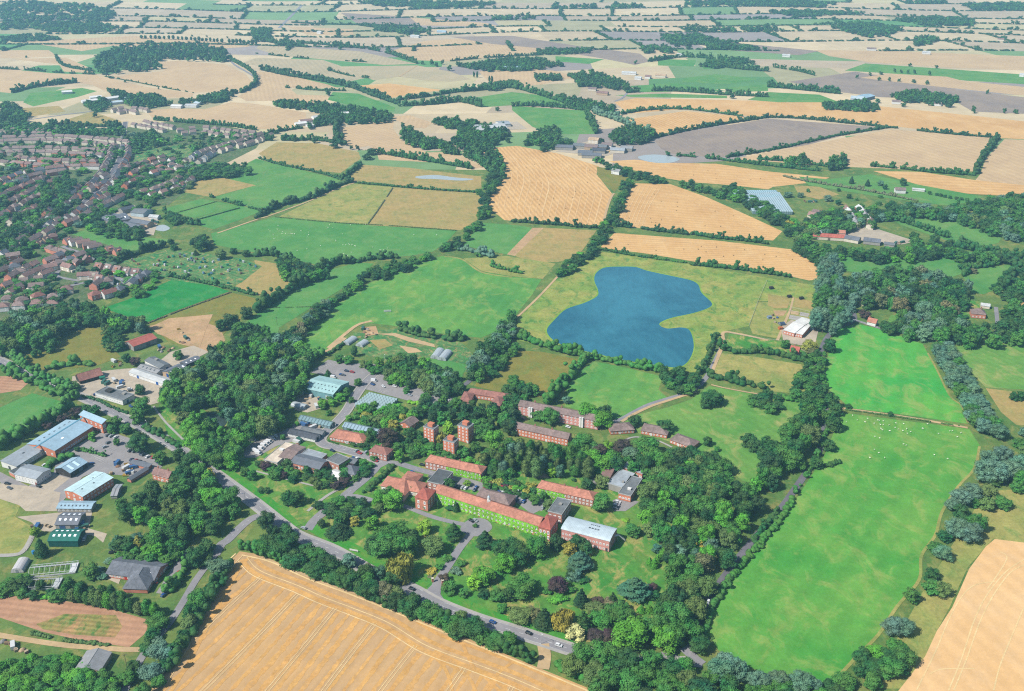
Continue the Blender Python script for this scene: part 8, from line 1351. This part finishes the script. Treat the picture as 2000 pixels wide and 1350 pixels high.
for s, lab in (('E 985,1165', 'wooden electricity pole beside the lane trees'), ('J 165,1175', 'wooden pole standing in the narrow valley field')):
    block('utility_pole', lab, 'pole', s, [('mast', [((0, 0, 0), (0, 0, 9), .16, .11)], WOOD, C(120, 104, 86)), ('crossarm', [(-1.1, 1.1, -.07, .07, 8.4, 8.6)], WOOD, C(140, 124, 104)), ('insulator', [((-.9, 0, 8.6), (-.9, 0, 8.85), .08, .06)], TRIM, wt), ('insulator', [((.9, 0, 8.6), (.9, 0, 8.85), .08, .06)], TRIM, wt)], .5)
block('oil_tank', 'green round tank in the pale yard by the tiled barn', 'tank', 'A 795,322', [('tank', [((-2.4, 0, 1.5), (2.4, 0, 1.5), 1.4, 1.4, 14)], TRIM, C(30, 130, 100)), ('cradle', [(-1.8, -1.4, -1, 1, 0, .8), (1.4, 1.8, -1, 1, 0, .8)], STEEL, (1, 1, 1, 1))], .4)
block('water_tank', 'blue tank beside the conical cypress by the sheds', 'tank', 'E 262,285', [('tank', [((0, 0, 0), (0, 0, 2), 1.1, 1.1, 12)], TRIM, C(60, 150, 210)), ('lid', [((0, 0, 2), (0, 0, 2.2), .6, .5, 10)], TRIM, C(40, 120, 180))])

# things standing about in the yards
def ym(fn):
    m = MB(); fn(m); return m
PAL = ym(lambda m: [m.box(-1, 1, -.8, .8, k * .5, k * .5 + .42) for k in range(3)]).mesh('pallet_stack', [WOOD]); m = MB(); m.prism([(-.9, .1), (.9, .1), (.95, 1.3), (.8, 1.3), (.75, .5), (-.75, .5), (-.8, 1.3), (-.95, 1.3)], -1.6, 1.6); SKIP = m.mesh('skip', [PAINT]); m = MB(); m.box(-3, 3, -1.2, 1.2, 0, 2.5); [m.box(x, x + .15, -1.26, 1.26, .1, 2.4) for x in (-2.8, -1.7, -.6, .5, 1.6, 2.6)]; CONT = m.mesh('storage_container', [PAINT]); m = MB(); m.add([(math.cos(t) * r * 2.2, math.sin(t) * r * 1.7, z) for r, z in ((1, 0), (.75, .6), (.35, 1.1)) for t in [k * .785 for k in range(8)]] + [(0, 0, 1.25)], [(i * 8 + k, i * 8 + (k + 1) % 8, (i + 1) * 8 + (k + 1) % 8, (i + 1) * 8 + k) for i in range(2) for k in range(8)] + [(16 + k, 16 + (k + 1) % 8, 24) for k in range(8)]); HEAP = m.mesh('rubble_heap', [WOOD])
rows = []
def clutter(s, n, place):
    poly = px(s); xs = [p[0] for p in poly]; ys = [p[1] for p in poly]
    while n:
        p = (rnd.uniform(min(xs), max(xs)), rnd.uniform(min(ys), max(ys)))
        if not inside(p, poly): continue
        n -= 1; k, me, cat, cols = rnd.choice((('pallet_stack', PAL, 'pallets', (('brown', (150, 124, 96)), ('pale', (196, 176, 146)))), ('skip', SKIP, 'skip', (('yellow', (214, 176, 60)), ('blue', (60, 100, 160)), ('rusty', (150, 96, 70)))), ('storage_container', CONT, 'container', (('blue', (70, 110, 160)), ('white', (226, 226, 222)), ('green', (60, 110, 90)))), ('rubble_heap', HEAP, 'heap', (('sandy', (206, 178, 140)), ('brown', (150, 116, 92)), ('grey', (160, 156, 150)))), ('pallet_stack', PAL, 'pallets', (('brown', (150, 124, 96)), ('pale', (196, 176, 146))))))
        c = rnd.choice(cols); rows.append(dict(k=k, me=me, cat=cat, c=c[1], p=P(*p), sx=p[0], group=None, label='%s %s %s' % (c[0], k.replace('_', ' '), place)))
clutter('A 800,340 960,330 980,380 860,440', 9, 'in the pale yard by the tiled barn'); clutter('A 1200,70 1340,60 1400,110 1250,130', 9, 'in the yard below the red barn'); clutter('A 820,190 960,170 1000,200 880,240', 6, 'on the rough plot by the copper beech'); clutter('A 820,1010 940,950 1080,1000 1000,1080 860,1060', 16, 'in the garden display yard'); clutter('B 330,410 440,420 540,460 500,540 380,540', 16, 'in the sandy builders yard'); clutter('B 380,630 560,690 520,720 360,680', 6, 'between the two glasshouses'); clutter('B 250,760 440,800 320,830', 5, 'behind the minibus yard'); clutter('E 600,60 680,30 660,110 600,110', 8, 'beside the grey barn'); clutter('E 240,60 400,70 380,100 260,110', 6, 'west of the green barn'); clutter('E 0,960 130,990 250,1060 100,1050', 10, 'on the tipped ground below the ploughed field'); clutter('I 1160,350 1240,370 1180,400', 5, 'in the depot yard'); clutter('L 200,205 380,215 300,230', 8, 'among the nursery beds'); clutter('L 640,290 760,330 740,400 680,340', 12, 'on the nursery lane'); clutter('L 880,530 1100,535 1000,560', 8, 'east of the nursery barns'); clutter('L 20,1080 100,1090 60,1180', 4, 'in the animal paddock'); clutter('J 800,1210 900,1190 950,1250 850,1280', 9, 'on the brown yard above the trial garden'); clutter('I 1330,1200 1500,1180 1520,1300 1400,1320', 6, 'on the bare building plot'); clutter('B 1180,830 1300,820 1280,880 1190,880', 5, 'in the garden west of the southern tower'); clutter('C 620,1080 700,1030 690,1100', 4, 'in the service yard'); clutter('O 560,1150 760,1160 800,1180 600,1180', 8, 'in the far farm yard')
finish_labels(rows)
for r in rows: tag(link(r['k'], r['me'], None, r['p'] + Vector((0, 0, ZC[0])), rnd.uniform(0, 3.1), None, C(*r['c'])), r['label'], r['cat'], r['group'] or 'yard things')
# ---------------------------------------------------------------- plant everything, then sky, air, sun and camera
build_trees()
build_mass('woodland', MASS, 'mass of smaller and far trees beyond the ones that stand out')
build_mass('distant_hedgerows', FARHEDGE, 'far-off hedgerow trees among the patchwork fields')
w = bpy.data.worlds.new('World'); sc.world = w; w.use_nodes = True
nt = w.node_tree; bg = nt.nodes['Background']; sky = nt.nodes.new('ShaderNodeTexSky'); sky.sky_type = 'NISHITA'; sky.sun_disc = False
ELEV, AZ = R(47), R(-121)                      # sun to the west of the view, a little behind the camera
sky.sun_elevation = ELEV; sky.sun_rotation = AZ; sky.altitude = 100; sky.air_density = 1.0; sky.dust_density = .8; sky.ozone_density = 1.2
nt.links.new(sky.outputs['Color'], bg.inputs['Color']); bg.inputs['Strength'].default_value = .09
s = bpy.data.lights.new('sun', 'SUN'); s.energy = 4.7; s.angle = R(.53); s.color = (1, .955, .88)
so = link('sun', s); dv = Vector((math.sin(AZ) * math.cos(ELEV), math.cos(AZ) * math.cos(ELEV), math.sin(ELEV)))
so.rotation_euler = dv.to_track_quat('Z', 'Y').to_euler(); so.location = (-600, 300, 900)
if HAZE > 0:
    m = MB(); m.box(-6000, 6000, -300, 14500, -2, 440); hz = bpy.data.materials.new('haze'); hz.use_nodes = True; t = hz.node_tree
    for n in list(t.nodes):
        if n.type != 'OUTPUT_MATERIAL': t.nodes.remove(n)
    v = t.nodes.new('ShaderNodeVolumePrincipled'); v.inputs['Color'].default_value = (.36, .72, 1, 1); v.inputs['Density'].default_value = HAZE; v.inputs['Anisotropy'].default_value = .2
    t.links.new(v.outputs['Volume'], [n for n in t.nodes if n.type == 'OUTPUT_MATERIAL'][0].inputs['Volume'])
    tag(link('haze', m.mesh('haze', [hz])), 'thin blue summer haze over the fields', None, None, 'stuff')
cam = bpy.data.cameras.new('camera'); cam.sensor_width = 36; cam.lens = F * 36 / 2000; cam.clip_start = 1; cam.clip_end = 80000
co = link('camera', cam); co.location = (0, 0, H); co.rotation_euler = (math.pi / 2 - PITCH, 0, 0); sc.camera = co
sc.view_settings.view_transform = 'Standard'; sc.view_settings.look = 'None'; sc.view_settings.gamma = 1; sc.view_settings.exposure = EXPOSURE
sc.cycles.use_denoising = False; sc.cycles.filter_width = 1.15; sc.cycles.max_bounces = 5; sc.cycles.diffuse_bounces = 2; sc.cycles.glossy_bounces = 2; sc.cycles.transmission_bounces = 2; sc.cycles.volume_bounces = 1; sc.cycles.use_adaptive_sampling = True
sc.render.film_transparent = False
